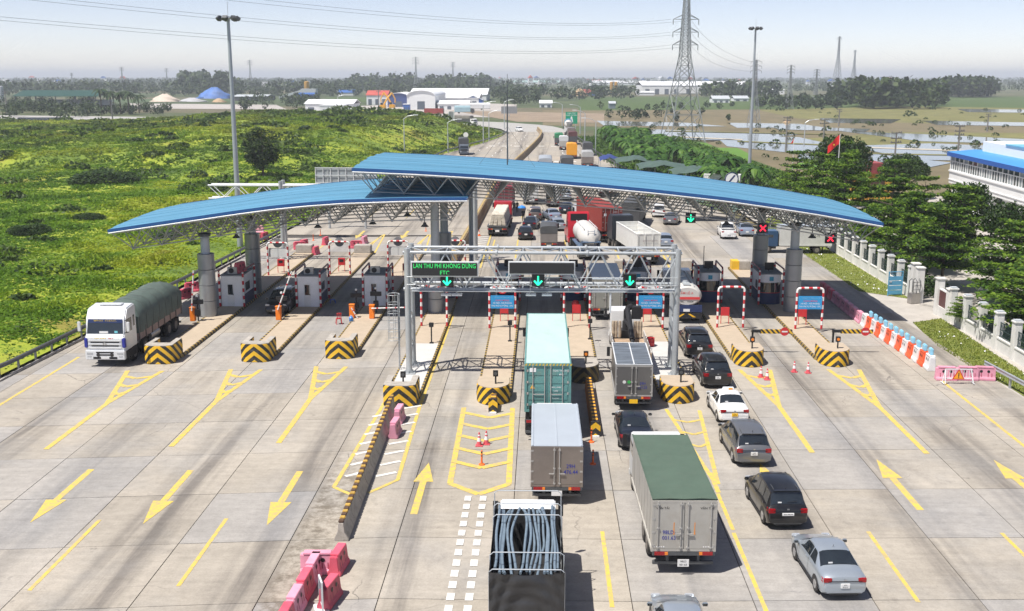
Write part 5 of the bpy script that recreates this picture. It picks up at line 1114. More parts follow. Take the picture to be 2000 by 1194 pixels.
def chassis(t, W, y0, L, axles, r=.48, bumper=True, zf=.95, rimm=None):
    b = MB(); [b.box(s * .42 - .07, s * .42 + .07, y0 + .2, y0 + L - .3, zf - .25, zf) for s in (-1, 1)]; [b.box(-.42, .42, y0 + f * L - .06, y0 + f * L + .06, zf - .22, zf - .05) for f in (.05, .3, .55, .8)]; b.build('chassis', chassis_m, t)
    for y, dbl in axles:
        for s in (-1, 1):
            add_wheel(t, s * (W / 2 - .17), y, r, .27, rimm or truck_rim, 20)
            if dbl: add_wheel(t, s * (W / 2 - .50), y, r, .27, rimm or truck_rim, 20)
            MB().box(s * (W/2 - .32) - .25, s * (W/2 - .32) + .25, y - r - .22, y - r - .19, .32, zf).build('mudflap', black, t)
        MB().tube((-W/2 + .3, y, r), (W/2 - .3, y, r), .08, 8).build('axle', chassis_m, t)
    if bumper:
        b = MB(); b.box(-W/2 + .05, W/2 - .05, y0 + .05, y0 + .17, .42, .54); [b.box(s * .6 - .05, s * .6 + .05, y0 + .08, y0 + .17, .5, zf - .1) for s in (-1, 1)]; b.build('underrun_bar', dark_metal, t)
def taillights(t, W, z, y=0.0, pl=None, text_=None):
    b = MB().box(-W/2 + .02, W/2 - .02, y - .03, y + .04, z - .09, z + .09).build('light_bar', dark_metal, t)
    for s in (-1, 1): MB().box(s * (W/2 - .30) - .2, s * (W/2 - .30) + .2, y - .055, y - .031, z - .07, z + .07).build('tail_lamp', lamp_red, b); MB().box(s * (W/2 - .56) - .06, s * (W/2 - .56) + .06, y - .055, y - .031, z - .06, z + .06).build('indicator', lamp_orange, b)
    if pl: MB().box(-.24, .24, y - .05, y - .035, z - .34, z - .10).build('number_plate', pl, t)
def rear_doors(t, W, z0, z1, m_, y=0.0, rods=2, txt=None, txtpos=(.5, .4), tm=None, size=.26):
    hw = W / 2 - .05; zm = (z0 + z1) / 2
    for s in (-1, 1):
        xa, xb = (.012, hw) if s > 0 else (-hw, -.012); d = MB().box(xa, xb, y - .045, y - .004, z0 + .05, z1 - .06).build('door', m_, t, bevel=.012)
        for k in range(rods):
            x = s * (.14 + k * (hw - .30)) if rods > 1 else s * .12
            MB().tube((x, y - .075, z0 + .04), (x, y - .075, z1 - .05), .022, 8).build('lock_rod', rodm, d)
            [MB().box(x - .05, x + .05, y - .10, y - .046, z - .03, z + .03).build('rod_keeper', rodm, d) for z in (z0 + .12, z0 + .45 * (z1 - z0), z1 - .15)]
        MB().box(s * .14 - .02 if s > 0 else -.36, s * .36 if s > 0 else -.12, y - .115, y - .08, zm - .36, zm - .31).build('handle', rodm, d)
        [MB().box(s * hw - .07, s * hw + .05, y - .06, y - .046, z - .04, z + .04).build('hinge', rodm, d) for z in np.linspace(z0 + .2, z1 - .2, 4)]
    if txt: 
        for i, line in enumerate(txt): text(line, size, tm or blue_ink, t, (txtpos[0], y - .05 - .0035, z0 + (z1 - z0) * txtpos[1] - i * size * 1.05), sx=.9)
def cab(t, y0, W, H, m_, hood=False, vis=None):
    """cab-over cab; y0 back wall, front towards +y"""
    D = 2.0; z0 = .75; side = [(y0, z0), (y0 + D - .05, z0), (y0 + D, z0 + .2), (y0 + D - .03, z0 + .95), (y0 + D - .32, H - .25), (y0 + D - .55, H), (y0, H)]
    MB().prism(side, -W/2 + .03, W/2 - .03, 0).build('cab', m_, t, bevel=.06)
    yb, zbt, yt, ztp = y0 + D - .02, z0 + 1.0, y0 + D - .30, H - .32
    MB().add([(-W/2 + .16, yb + .012, zbt), (W/2 - .16, yb + .012, zbt), (W/2 - .22, yt + .014, ztp), (-W/2 + .22, yt + .014, ztp)], [(0, 1, 2, 3)]).build('windscreen', glass, t)
    for s in (-1, 1):
        xs = s * (W/2 - .026); d = MB().add([(xs, y0 + .55, z0 + 1.0), (xs, y0 + D - .22, z0 + 1.0), (xs, y0 + D - .42, H - .38), (xs, y0 + .55, H - .38)], [(0, 1, 2, 3)]).build('side_window', glass, t)
        a = MB().tube((s * (W/2 - .02), y0 + D - .15, H - .35), (s * (W/2 + .2), y0 + D + .05, H - .35), .02, 6); a.box(s * (W/2 + .2) - .1, s * (W/2 + .2) + .1, y0 + D, y0 + D + .08, H - .95, H - .35); a.build('mirror', black, t)
        MB().cbox((s * (W/2 - .3), y0 + D + .01, z0 + .12), (.4, .08, .2)).build('headlamp', lamp_clear, t, bevel=.02)
    MB().box(-W/2 + .02, W/2 - .02, y0 + D - .12, y0 + D + .06, .42, z0 - .01).build('bumper', vis or m_, t, bevel=.03); MB().box(-W/2 + .4, W/2 - .4, y0 + D - .0, y0 + D + .02, z0 + .35, z0 + .75).build('grille', black, t)
    add_wheel(t, -W/2 + .2, y0 + 1.15, .48, .27, truck_rim, 20); add_wheel(t, W/2 - .2, y0 + 1.15, .48, .27, truck_rim, 20)
    MB().box(-W/2 + .1, W/2 - .1, y0 + .2, y0 + D - .2, .5, z0).build('cab_floor', chassis_m, t)
def box_body(t, W, L, z0, z1, side_m, roof_m_, y0=0.0, ribs=0.0, trim=None):
    b = MB(); b.box(-W/2 + .02, W/2 - .02, y0, y0 + L, z0, z1 - .03); b.build('cargo_box', side_m, t)
    r_ = MB().box(-W/2 - .01, W/2 + .01, y0 - .02, y0 + L + .01, z1 - .028, z1).build('roof', roof_m_, t, bevel=.012)
    b = MB(); tm = trim or side_m
    for s in (-1, 1):
        b.box(s * (W/2 - .02) - .04, s * (W/2 - .02) + .04, y0 - .055, y0 - .003, z0 - .05, z1 - .05); b.box(s * (W/2 - .0) - .03, s * W/2 + .03, y0, y0 + L, z0 - .09, z0 + .05)
    b.box(-W/2 + .06, W/2 - .06, y0 - .05, y0 - .003, z1 - .12, z1 - .03); b.box(-W/2 + .06, W/2 - .06, y0 - .05, y0 - .003, z0 - .06, z0 + .04); b.build('frame', tm, t)
    if ribs:
        b = MB()
        for y in np.arange(y0 + ribs, y0 + L, ribs):
            for s in (-1, 1): b.box(s * (W/2 - .02) - .008, s * (W/2 - .02) + .008 + s * .02, y - .04, y + .04, z0 + .05, z1 - .06)
        b.build('side_ribs', side_m, t)
    return r_
# box truck with the green canvas roof
t = thing('box_truck', 'cream box truck with dark green canvas roof, nearest large truck', 'truck', (5.55, 38.9, 0), R(1.2)); W = 2.45
chassis(t, W, 0, 9.6, ((1.9, 1), (3.2, 1)), r=.5); rf = box_body(t, W, 7.6, 1.05, 3.12, cream_box, green_roof, ribs=.95); rear_doors(t, W, 1.05, 3.1, cream_box, rods=2, txt=('98LD-', '001.63'), txtpos=(-.58, .36), size=.22)
taillights(t, W, .92, -.02, None); MB().box(-.22, .22, -.08, -.06, .38, .68).build('number_plate', plate_w, t); text('98LD', .11, black_ink, t, (0, -.085, .60)); text('001.63', .11, black_ink, t, (0, -.085, .46)); cab(t, 7.75, 2.3, 2.75, white_box); 
for s in (-1, 1):
    b = MB(); [b.box(s * .95 + a * .09 - .025, s * .95 + a * .09 + .02, -.053, -.047, 1.17, 1.21) for a in range(-2, 3)]; b.build('reflective_tape', white_ink, t)
b = MB(); b.path([(-W/2, .0, 3.14), (-W/4, -.01, 3.17), (0, -.01, 3.15), (W/4, -.01, 3.18), (W/2, 0, 3.14)], .035, 6); [b.tube((s * W/2, 0, 3.12), (s * W/2, 7.6, 3.12), .035, 6) for s in (-1, 1)]; b.build('canvas_hem', green_roof, rf)
for s in (-1, 1): text('THACO' if False else 'VẬN TẢI', .12, black_ink, t, (s * .85, -.0535, 2.78), sx=1.1)
for s in (-1, 1): MB().add([(s * .40 + a, -.0535, z) for a, z in ((-.03, 1.7), (.03, 1.7), (.015, 2.0), (.02, 2.2), (-.015, 2.2), (-.02, 1.95))], [tuple(range(6))]).build('orange_streak', mat('orange_streak', (0.75, 0.30, 0.08), .6), t)
# white box truck; dimness of its grazing-lit walls is put into the brown colour
t = thing('box_truck', 'white box truck with shade-browned walls and pale silver roof behind the teal container', 'truck', (.74, 45.7, 0), R(.3)); W = 2.3
chassis(t, W, 0, 8.2, ((1.6, 1),), r=.45); box_body(t, W, 6.3, .95, 2.83, brown_box, lite_roof, ribs=.0); rear_doors(t, W, .95, 2.8, brown_box, rods=1, txt=('29H', '476.44'), txtpos=(.62, .50), size=.26); taillights(t, W, .82, -.02, plate_w); cab(t, 6.4, 2.0, 2.4, wht)
b = MB(); b.box(-.03, .03, 0, 6.3, 2.831, 2.85); [b.box(s * (W/2 - .06) - .035, s * (W/2 - .06) + .035, -.02, 6.3, 2.831, 2.86) for s in (-1, 1)]; b.build('roof_trim', lite_roof, t)
# silver-top grey box truck
t = thing('box_truck', 'grey box truck with rippled silver roof behind the crane truck', 'truck', (5.35, 59.8, 0), R(-1)); W = 2.12
rip = mat('rippled_roof', (0.22, 0.25, 0.29), 0.3, 0.5, 0.75, 1.3, stretch=(.5, 3.2, 1)); greyb = mat('box_grey', (0.165, 0.16, 0.155), 0.35, 0.4, .12, 1)
chassis(t, W, 0, 7.0, ((1.4, 1),), r=.42); rf = box_body(t, W, 5.2, .95, 2.78, greyb, rip, trim=rodm); rear_doors(t, W, .95, 2.75, greyb, rods=1, txt=('29H', '021.25'), txtpos=(.5, .40), size=.22); taillights(t, W, .82, -.02, plate_y); cab(t, 5.3, 1.9, 2.3, wht)
b = MB(); [b.box(x - .03, x + .03, -.02, 5.2, 2.781, 2.80) for x in (-W/2 + .03, 0, W/2 - .03)]; [b.box(-W/2, W/2, y - .03, y + .03, 2.7815, 2.8005) for y in (.01, 5.17)]; b.build('roof_frame', white_metal, rf)
for x, c in ((-.55, (0.7, 0.7, 0.68)), (-.28, (0.05, 0.4, 0.08))): MB().lathe([(.10, 0), (.10, .006)], 16).xf(Matrix.Translation((x, -.05, 1.75)) @ Matrix.Rotation(R(90), 4, 'X')).build('sticker', mat('sticker%d' % (c[1] * 100), c, .5, 0, 0), t)
# corrugated containers
def container(t, y0, L, z0, col_m, top_m, W=2.44, Hc=2.59, txt=None):
    b = MB(); n = int(L / .28); d = .036; ys = np.linspace(y0 + .12, y0 + L - .12, n * 4 + 1)
    for s in (-1, 1):
        vs = []; 
        for i, y in enumerate(ys): o = d if i % 4 in (1, 2) else 0; vs += [(s * (W/2 - .015 - o), y, z0 + .14), (s * (W/2 - .015 - o), y, z0 + Hc - .1)]
        b.add(vs, [(2*i, 2*i+2, 2*i+3, 2*i+1) for i in range(len(ys) - 1)])
    b.build('side_wall', col_m, t)
    b = MB(); vs = []; ys2 = np.linspace(y0 + .12, y0 + L - .12, n * 2 + 1)
    for i, y in enumerate(ys2): o = .02 if i % 2 else 0; vs += [(-W/2 + .06, y, z0 + Hc - .012 - o), (W/2 - .06, y, z0 + Hc - .012 - o)]
    b.add(vs, [(2*i, 2*i+1, 2*i+3, 2*i+2) for i in range(len(ys2) - 1)]); b.build('roof', top_m, t)
    b = MB()
    for s in (-1, 1):
        b.box(s * (W/2) - (.14 if s > 0 else 0), s * W/2 + (.14 if s < 0 else 0), y0, y0 + .14, z0, z0 + Hc); b.box(s * (W/2) - (.14 if s > 0 else 0), s * W/2 + (.14 if s < 0 else 0), y0 + L - .14, y0 + L, z0, z0 + Hc)
        b.box(s * (W/2 - .06) - .06, s * (W/2 - .06) + .06, y0 + .14, y0 + L - .14, z0 + .0, z0 + .15); b.box(s * (W/2 - .04) - .04, s * (W/2 - .04) + .04, y0 + .14, y0 + L - .14, z0 + Hc - .1, z0 + Hc - .002)
    for yy in (y0, y0 + L - .12): b.box(-W/2 + .14, W/2 - .14, yy, yy + .12, z0 + Hc - .14, z0 + Hc - .001); b.box(-W/2 + .14, W/2 - .14, yy, yy + .12, z0, z0 + .14)
    b.box(-W/2 + .14, W/2 - .14, y0 + L - .1, y0 + L - .05, z0 + .14, z0 + Hc - .14); b.build('corner_frame', col_m, t)
    hw = W/2 - .15
    for s in (-1, 1):
        xa, xb = (.012, hw) if s > 0 else (-hw, -.012); d_ = MB().box(xa, xb, y0 + .05, y0 + .09, z0 + .15, z0 + Hc - .15).build('door', col_m, t)
        b = MB()
        for k in range(5): zz = z0 + .22 + k * .45; b.box(xa + .06, xb - .06, y0 + .03, y0 + .049, zz, zz + .30)
        b.build('door_ribs', col_m, d_)
        for x in (s * .16, s * .78): MB().tube((x, y0 + .0, z0 + .08), (x, y0 + .0, z0 + Hc - .08), .024, 8).build('lock_rod', rodm, d_)
        [MB().box(s * hw - .06, s * hw + .06, y0 + .0, y0 + .05, z - .06, z + .06).build('hinge', rodm, d_) for z in np.linspace(z0 + .4, z0 + Hc - .4, 4)]; b = MB(); b.box(s * .2, s * .75, y0 - .03, y0 - .005, z0 + .95, z0 + 1.0) if s > 0 else b.box(-.75, -.2, y0 - .03, y0 - .005, z0 + .95, z0 + 1.0); b.build('lock_handle', rodm, d_)
    for (s, x, z, sz) in (txt or ()): text(s, sz, white_ink, t, (x, y0 + .026, z0 + z))
teal = mat('teal_container', (0.11, 0.27, 0.26), 0.55, 0.05, 0.12, 1.1, dirt=0.35, dirtcol=(0.24, 0.20, 0.15)); teal_top = mat('teal_container_top', (0.40, 0.53, 0.51), 0.6, 0, 0.08, .8, dirt=.3, dirtcol=(0.30, 0.36, 0.33), stretch=(1, .5, 1))
t = thing('container_truck', 'teal shipping container on a trailer truck waiting under the gantry', 'truck', (.36, 54.4, 0), R(.2))
container(t, 0, 12.19, 1.62, teal, teal_top, 2.46, 2.65, (('TGHU 745210', .62, 2.25, .12), ('45G1', .72, 2.05, .12), ('MAX. 30480', .45, 1.35, .10), ('TARE', .42, 1.15, .10), ('CU.CAP.', .42, .75, .1)))
chassis(t, 2.46, 0, 15, ((1.3, 1), (2.6, 1), (3.9, 1), (12.2, 1)), r=.5, zf=1.5); taillights(t, 2.44, 1.1, .02, plate_w); cab(t, 13.0, 2.45, 3.0, mat('cab_blue', (0.03, 0.10, 0.3), .3, 0, .05))
MB().prism([(-.92, 1.4 + 1.62 - .12), (-.68, 1.62 + 1.28), (-.8, 1.62 + 1.52)], .018, .022, 1).build('warning_label', mat('label_amber', (0.85, 0.45, 0.02), .5), t); MB().box(-.95, -.62, .018, .022, 3.80, 4.02).build('paper_label', white_ink, t)
b = MB()
for x in np.arange(-1.2, 1.2, .18): b.add([(x, -.004, 4.15), (x + .09, -.004, 4.15), (x + .14, -.004, 4.262), (x + .05, -.004, 4.262)], [(0, 1, 2, 3)])
b.build('hazard_stripe', mat('hazard_yellow', (0.55, 0.40, 0.06), .6), t)
# brown-red container lorry ahead, angled
redc = mat('brown_red_container', (0.27, 0.045, 0.035), 0.5, 0.05, 0.14, .9, dirt=.25, dirtcol=(0.2, 0.09, 0.07))
p = P(1196, 476); t = thing('container_truck', 'brown-red shipping container truck standing beyond the gantry', 'truck', (p.x - .1, p.y, 0), R(12)); container(t, 0, 12.19, 1.45, redc, redc, 2.44, 2.7, (('GESU', .4, 2.2, .2), ('22G1', .4, 1.7, .16))); chassis(t, 2.44, 0, 14.5, ((1.3, 1), (2.6, 1), (3.9, 1)), r=.5, zf=1.4); taillights(t, 2.44, 1.0, .02, plate_w); cab(t, 12.7, 2.45, 3.0, wht)
MB().box(-.95, -.65, .018, .022, 3.2, 3.5).build('paper_label', white_ink, t)
# hose truck in the foreground
t = thing('stake_truck', 'black tarpaulin stake truck loaded with blue hoses in the foreground', 'truck', (-.43, 32.7, 0), R(.4)); W = 2.5
chassis(t, W, 0, 8.0, ((1.5, 1),), r=.48); MB().box(-W/2, W/2, 0, 5.4, 1.0, 1.12).build('bed', tarp_k, t)
b = MB(); NX, NZ = 30, 24; vs = []
for i in range(NZ + 1):
    for j in range(NX + 1): x = -W/2 + W * j / NX; z = 1.0 + 2.08 * i / NZ - .10 * math.sin(math.pi * j / NX) * (i / NZ); vs.append((x, -.06 - .05 * math.sin(3.1 * x + 1.3 * z) * math.sin(2.2 * z) - .04 * math.sin(math.pi * j / NX) - .035 * math.sin(9 * x * x + 5 * z) - .02 * math.sin(14 * (z + .35 * x * x)), z))
b.add(vs, [(i*(NX+1)+j, i*(NX+1)+j+1, (i+1)*(NX+1)+j+1, (i+1)*(NX+1)+j) for i in range(NZ) for j in range(NX)]); b.build('rear_tarp', tarp_k, t, smooth=70)
b = MB()
for s in (-1, 1): b.add([(s * W/2, 0, 1.0), (s * W/2, 5.4, 1.0), (s * W/2, 5.4, 3.05), (s * W/2, 2.7, 2.95), (s * W/2, 0, 3.05)], [(0, 1, 2, 3, 4)])
b.add([(-W/2, 5.4, 1.0), (W/2, 5.4, 1.0), (W/2, 5.4, 3.0), (-W/2, 5.4, 3.0)], [(0, 1, 2, 3)]); b.build('side_tarp', tarp_k, t)
for y, zt in ((.05, 3.12), (1.0, 3.28), (3.9, 3.4), (4.7, 3.5), (5.35, 3.75)): MB().path([(-W/2, y, 1.1), (-W/2, y, zt - .1), (-W/2 + .12, y, zt), (W/2 - .12, y, zt), (W/2, y, zt - .1), (W/2, y, 1.1)], .022, 6).build('hoop', grey_metal, t)
cab(t, 5.55, 2.2, 2.75, wht); chm = None
hose_m = mat('grey_blue_hose', (0.15, 0.20, 0.25), .45, 0, .2, 4, dirt=.2, dirtcol=(.14, .15, .16)); rs = random.Random(11)
for k in range(19):
    x = -1.12 + 2.24 * (k + .5) / 19 + rs.uniform(-.04, .04); bow = (-.22 if k < 7 else .10 + .03 * (k % 3)) * rs.uniform(.7, 1.2) if 2 < k < 16 else 0; y0 = rs.uniform(.3, .7) if k not in (4, 8, 13) else rs.uniform(2, 3); zf = 3.05 + rs.uniform(-.1, .15); x1 = x + rs.uniform(-.12, .12)
    pts = [(x + (x1 - x) * f + bow * math.sin(3.14 * f) + .03 * math.sin(9 * f + k), y0 + (5.2 - y0) * f, zf - .25 + .28 * f - .06 * math.sin(6.28 * f)) for f in np.linspace(0, 1, 12)]
    pts = [(min(1.17, max(-1.17, a)), y, z) for a, y, z in pts]
    o = MB().path(pts, .05, 8).build('hose', hose_m, None, smooth=50); o.location = t.location; o.rotation_euler = t.rotation_euler
    tag(o, f'grey-blue hose on the black tarpaulin truck, {(NTH[:12] + ["thirteenth", "fourteenth", "fifteenth", "sixteenth", "seventeenth", "eighteenth", "last"])[k]} from the meadow side', 'hose', 'hoses on the foreground truck')
# crane truck
t = thing('crane_truck', 'white flatbed truck carrying a black folding crane and rope coils', 'truck', (5.9, 66.6, 0), R(-.5)); W = 2.3
chassis(t, W, 0, 9, ((1.6, 1), (2.8, 1)), r=.46); bedm = mat('worn_bed', (0.38, 0.27, 0.18), .85, 0, .35, 1.6, dirt=.5, dirtcol=(.15, .11, .08)); MB().box(-W/2, W/2, 0, 6.2, 1.0, 1.12).build('bed', bedm, t)
for s in (-1, 1): MB().box(s * (W/2) - .03, s * W/2 + .03, 0, 6.2, 1.12, 1.75).build('side_board', mat('board_pale', (0.52, 0.50, 0.47), .6, 0, .2, 1.5, dirt=.4, dirtcol=(.3, .22, .16)), t)
MB().box(-W/2, W/2, -.05, 0, 1.0, 1.7).build('tail_board', bedm, t); cab(t, 8.6 - .6, 2.2, 2.75, wht)
b = MB(); b.box(-.5, .5, 6.6, 7.5, 1.1, 1.6); b.lathe([(.3, 1.6), (.28, 2.2)], 12, (0, 7.0, 0)); b.box(-.2, .2, 6.85, 7.2, 2.1, 3.0); b.build('crane_base', black, t)
b = MB(); b.tube((.05, 7.0, 3.1), (.15, 3.3, 1.75), .19, 8); b.tube((.05, 7.0, 3.1), (.35, 7.2, 3.2), .22, 8); b.tube((.15, 3.6, 1.9), (.16, 2.9, 1.4), .13, 8); b.box(.35, 1.0, 6.7, 7.3, 2.4, 3.25); b.tube((-.15, 6.6, 2.4), (.02, 4.6, 2.3), .08, 8); b.build('crane_boom', black, t, bevel=0)
b = MB(); [b.lathe([(.10, z), (.12, z + .3), (.1, z + .6)], 8, (x, 6.3, 0)) for x in (-.95, -.75, -.5, .55, .75, .95) for z in (1.2, 1.75)]; b.build('rope_coils', mat('rope', (0.42, 0.34, 0.25), .9, 0, .4, 6), t)
b = MB(); rs = random.Random(4)
for i in range(26): p0 = Vector((rs.uniform(-.95, .8), rs.uniform(1.2, 4.5), 1.14)); b.path([p0 + Vector((.25 * j * rs.uniform(.3, 1), .3 * math.sin(j * 1.3 + i), .03 * (j % 2))) * .5 for j in range(5)], .025, 5)
b.build('loose_rope', mat('rope', (0.42, 0.34, 0.25), .9), t); MB().lathe([(.02, 0), (.28, .03), (.22, .16), (.02, .2)], 10, (.45, 3.9, 1.13)).build('green_net', mat('green_net', (0.06, 0.35, 0.08), .8, 0, .4, 8), t)
# box truck in the shade ahead of the crane truck
t = thing('box_truck', 'olive grey box truck in the canopy shade ahead of the crane truck', 'truck', (5.2, 83.3, 0)); chassis(t, 2.35, 0, 9.5, ((1.7, 1), (2.9, 1)), r=.5); box_body(t, 2.4, 7.5, 1.05, 3.35, mat('box_olive', (0.27, 0.27, 0.24), .5, .2, .1, 1), lite_roof); rear_doors(t, 2.4, 1.05, 3.3, mat('box_olive', (0.27, 0.27, 0.24), .5, .2, .1, 1)); taillights(t, 2.4, .92, -.02, plate_w); cab(t, 7.6, 2.3, 2.8, wht)
# white tanker
tank_w = mat('tank_white', (0.52, 0.51, 0.49), .7, 0, .06, 1, dirt=.2, dirtcol=(.45, .4, .33))
def tank_truck(label, x, y, rz, L, ry, rzz, zc, m_, stripes=True, cabm=None, W=2.4, extra=None):
    t = thing('tanker_truck', label, 'truck', (x, y, 0), R(rz)); b = MB(); prof = []
    for f, k in ((0, .80), (.025, .93), (.06, 1), (.94, 1), (.975, .93), (1, .80)): prof.append((f * L, k))
    n = 22; vs = [(ry * k * math.cos(6.2832 * j / n), yy, zc + rzz * k * math.sin(6.2832 * j / n)) for yy, k in prof for j in range(n)]
    b.add(vs, [(i*n+j, i*n+(j+1) % n, (i+1)*n+(j+1) % n, (i+1)*n+j) for i in range(5) for j in range(n)] + [tuple(range(n))[::-1], tuple(range(5*n, 6*n))]); b.build('tank', m_, t, smooth=40)
    b = MB(); b.box(-.28, .28, .2, L - .2, zc + rzz - .02, zc + rzz + .05); [b.lathe([(.25, 0), (.25, .14), (.05, .18)], 14, (0, f * L, zc + rzz + .04)) for f in (.2, .5, .8)]; [b.tube((s * .55, .2, zc + rzz - .05), (s * .55, L - .2, zc + rzz - .05), .03, 6) for s in (-1, 1)]; b.build('manway', grey_metal, t)
    chassis(t, W, 0, L + 2.3, ((1.4, 1), (2.7, 1)), r=.5, zf=zc - rzz + .05); cab(t, L + .3, 2.4, 2.9, cabm or wht)
    return t
p = P(1343, 634); t = tank_truck('white tank truck with red lettering at the eighth lane booth', p.x - .1, p.y + .2, -1, 7.2, 1.2, .85, 2.2, tank_w)
MB().box(-1.0, 1.0, -.04, -.012, 1.95, 2.15).build('red_band', mat('red_band', (.6, .05, .05), .5, 0, .1), t); text('CẨM LỆ A', .26, mat('red_letter', (.6, .10, .10), .5), t, (-.1, -.016, 2.45)); text('88C - 10604', .2, black_ink, t, (0, -.016, 1.78)); MB().box(-1.2, 1.2, -.05, .1, .95, 1.5).build('rear_panel', blue_paint, t); MB().box(-1.2, 1.2, -.06, .1, .5, .9).build('bumper_panel', black, t)
b = MB(); [b.add([(s * .12, -.066, .82), (s * .3, -.066, .82), (s * .75, -.066, .55), (s * .5, -.066, .55)], [(0, 1, 2, 3)]) for s in (-1, 1)]; b.build('yellow_chevron', mat('chev_yellow', (.8, .45, .02), .5), t); MB().box(-.25, .25, -.09, -.051, 1.0, 1.2).build('number_plate', plate_w, t)
# red tractor with cement tank trailer
p = P(1150, 515); t = thing('cement_truck', 'red high-roof tractor pulling a white cement bulk tank', 'truck', (5.2, 111.5, 0), R(5.5)); redcab = mat('cab_red', (.50, .02, .035), .3, 0, .05, 1, coat=.4)
L_ = 7.6; n = 20; prof = [(0, .35, 2.2), (.6, .8, 2.25), (1.2, 1.0, 2.35), (3.0, 1.0, 2.35), (3.9, .9, 2.5), (4.8, 1.0, 2.35), (6.6, 1.0, 2.35), (7.3, .75, 2.5), (7.6, .4, 2.6)]; b = MB()
vs = [(1.15 * k * math.cos(6.2832 * j / n), yy, zc + 1.1 * k * math.sin(6.2832 * j / n)) for yy, k, zc in prof for j in range(n)]; b.add(vs, [(i*n+j, i*n+(j+1) % n, (i+1)*n+(j+1) % n, (i+1)*n+j) for i in range(8) for j in range(n)] + [tuple(range(n))[::-1], tuple(range(8*n, 9*n))]); b.build('tank', tank_w, t, smooth=50)
MB().box(-1.1, 1.1, 0, 7.4, 1.1, 1.25).build('trailer_frame', mat('trailer_blue', (.09, .14, .22), .5, 0, .2), t); b = MB(); [b.box(s * .9 - .06, s * .9 + .06, .2, 1.6, 1.2, 2.0) for s in (-1, 1)]; b.box(-1.0, 1.0, -.1, 1.4, 1.9, 2.0); [b.tube((s * .35, -.15, .5), (s * .35, .3, 3.2), .03, 6) for s in (-1, 1)]; [b.tube((-.35, -.15 + .45 * f, .5 + 2.7 * f), (.35, -.15 + .45 * f, .5 + 2.7 * f), .025, 5) for f in np.linspace(.05, .95, 8)]; b.build('ladder', mat('trailer_blue', (.09, .14, .22), .5, 0, .2), t)
b = MB(); [b.tube((s * .7, .8, 3.35), (s * .7, 7, 3.35), .035, 6) for s in (-1, 1)]; [b.tube((s * .7, y, 3.1), (s * .7, y, 3.4), .03, 6) for s in (-1, 1) for y in (.9, 2.5, 4, 5.5, 6.9)]; b.build('top_rail', white_metal, t)
chassis(t, 2.4, 0, 13.5, ((1.2, 1), (2.4, 1), (9.0, 1), (10.3, 1)), r=.5, zf=1.1)
MB().prism([(10.4, .8), (14.2, .8), (14.2, 1.6), (12.7, 1.8), (12.4, 2.7), (12.1, 3.7), (10.6, 3.9), (10.4, 3.6)], -1.2, 1.2, 0).build('cab', redcab, t, bevel=.08); MB().box(-.95, .95, 10.38, 10.398, 2.9, 3.65).build('rear_shade', black, t)
for s in (-1, 1): MB().add([(s * 1.206, 11.3, 2.0), (s * 1.206, 12.3, 2.0), (s * 1.206, 12.1, 2.6), (s * 1.206, 11.3, 2.7)], [(0, 1, 2, 3)]).build('side_window', glass, t); add_wheel(t, s * 1.05, 13.3, .5, .28, truck_rim); MB().box(s * 1.15 - .12, s * 1.15 + .12, 9.6, 11.6, .45, 1.0).build('fuel_tank', redcab, t, bevel=.05)
# dark tractor with open white half-height trailer
t = thing('container_truck', 'dark tractor hauling a white open half-height container', 'truck', (10.9, 108.6, 0), R(9)); wc = mat('white_container', (.72, .72, .69), .5, 0, .06, 1, dirt=.25, dirtcol=(.5, .42, .33)); b = MB()
for s in (-1, 1): b.box(s * 1.2 - .04, s * 1.2 + .04, 0, 9.5, 1.3, 3.2)
b.box(-1.16, 1.16, 0, .08, 1.3, 3.2); b.box(-1.16, 1.16, 9.42, 9.5, 1.3, 3.2); b.box(-1.16, 1.16, .08, 9.42, 1.3, 1.45); b.build('open_container', wc, t)
b = MB(); [b.box(s * 1.2 - .07, s * 1.2 + .07, -.02, 9.52, 3.2, 3.32) for s in (-1, 1)]; [b.box(-1.13, 1.13, y, y + .12, 3.2, 3.31) for y in (-.02, 3.1, 6.2, 9.4)]; [b.box(x - .05, x + .05, -.06, -.002, 1.3, 3.2) for x in (-1.15, -.4, .4, 1.15)]; b.build('container_frame', wc, t); text('@tropicguide', .28, mat('faded_ink', (.35, .3, .3), .6), t, (.1, -.065, 2.6))
chassis(t, 2.4, 0, 13.5, ((1.3, 1), (2.6, 1), (10.4, 1), (11.7, 1)), r=.5, zf=1.25); taillights(t, 2.4, 1.0, -.05, plate_w); MB().prism([(11.6, .9), (14.6, .9), (14.5, 2.2), (14.0, 3.3), (13.4, 3.7), (11.6, 3.7)], -1.2, 1.2, 0).build('cab', mat('cab_dark', (.035, .04, .05), .35, 0, .1, 1), t, bevel=.08); [add_wheel(t, s * 1.05, 13.6, .5, .28, truck_rim) for s in (-1, 1)]
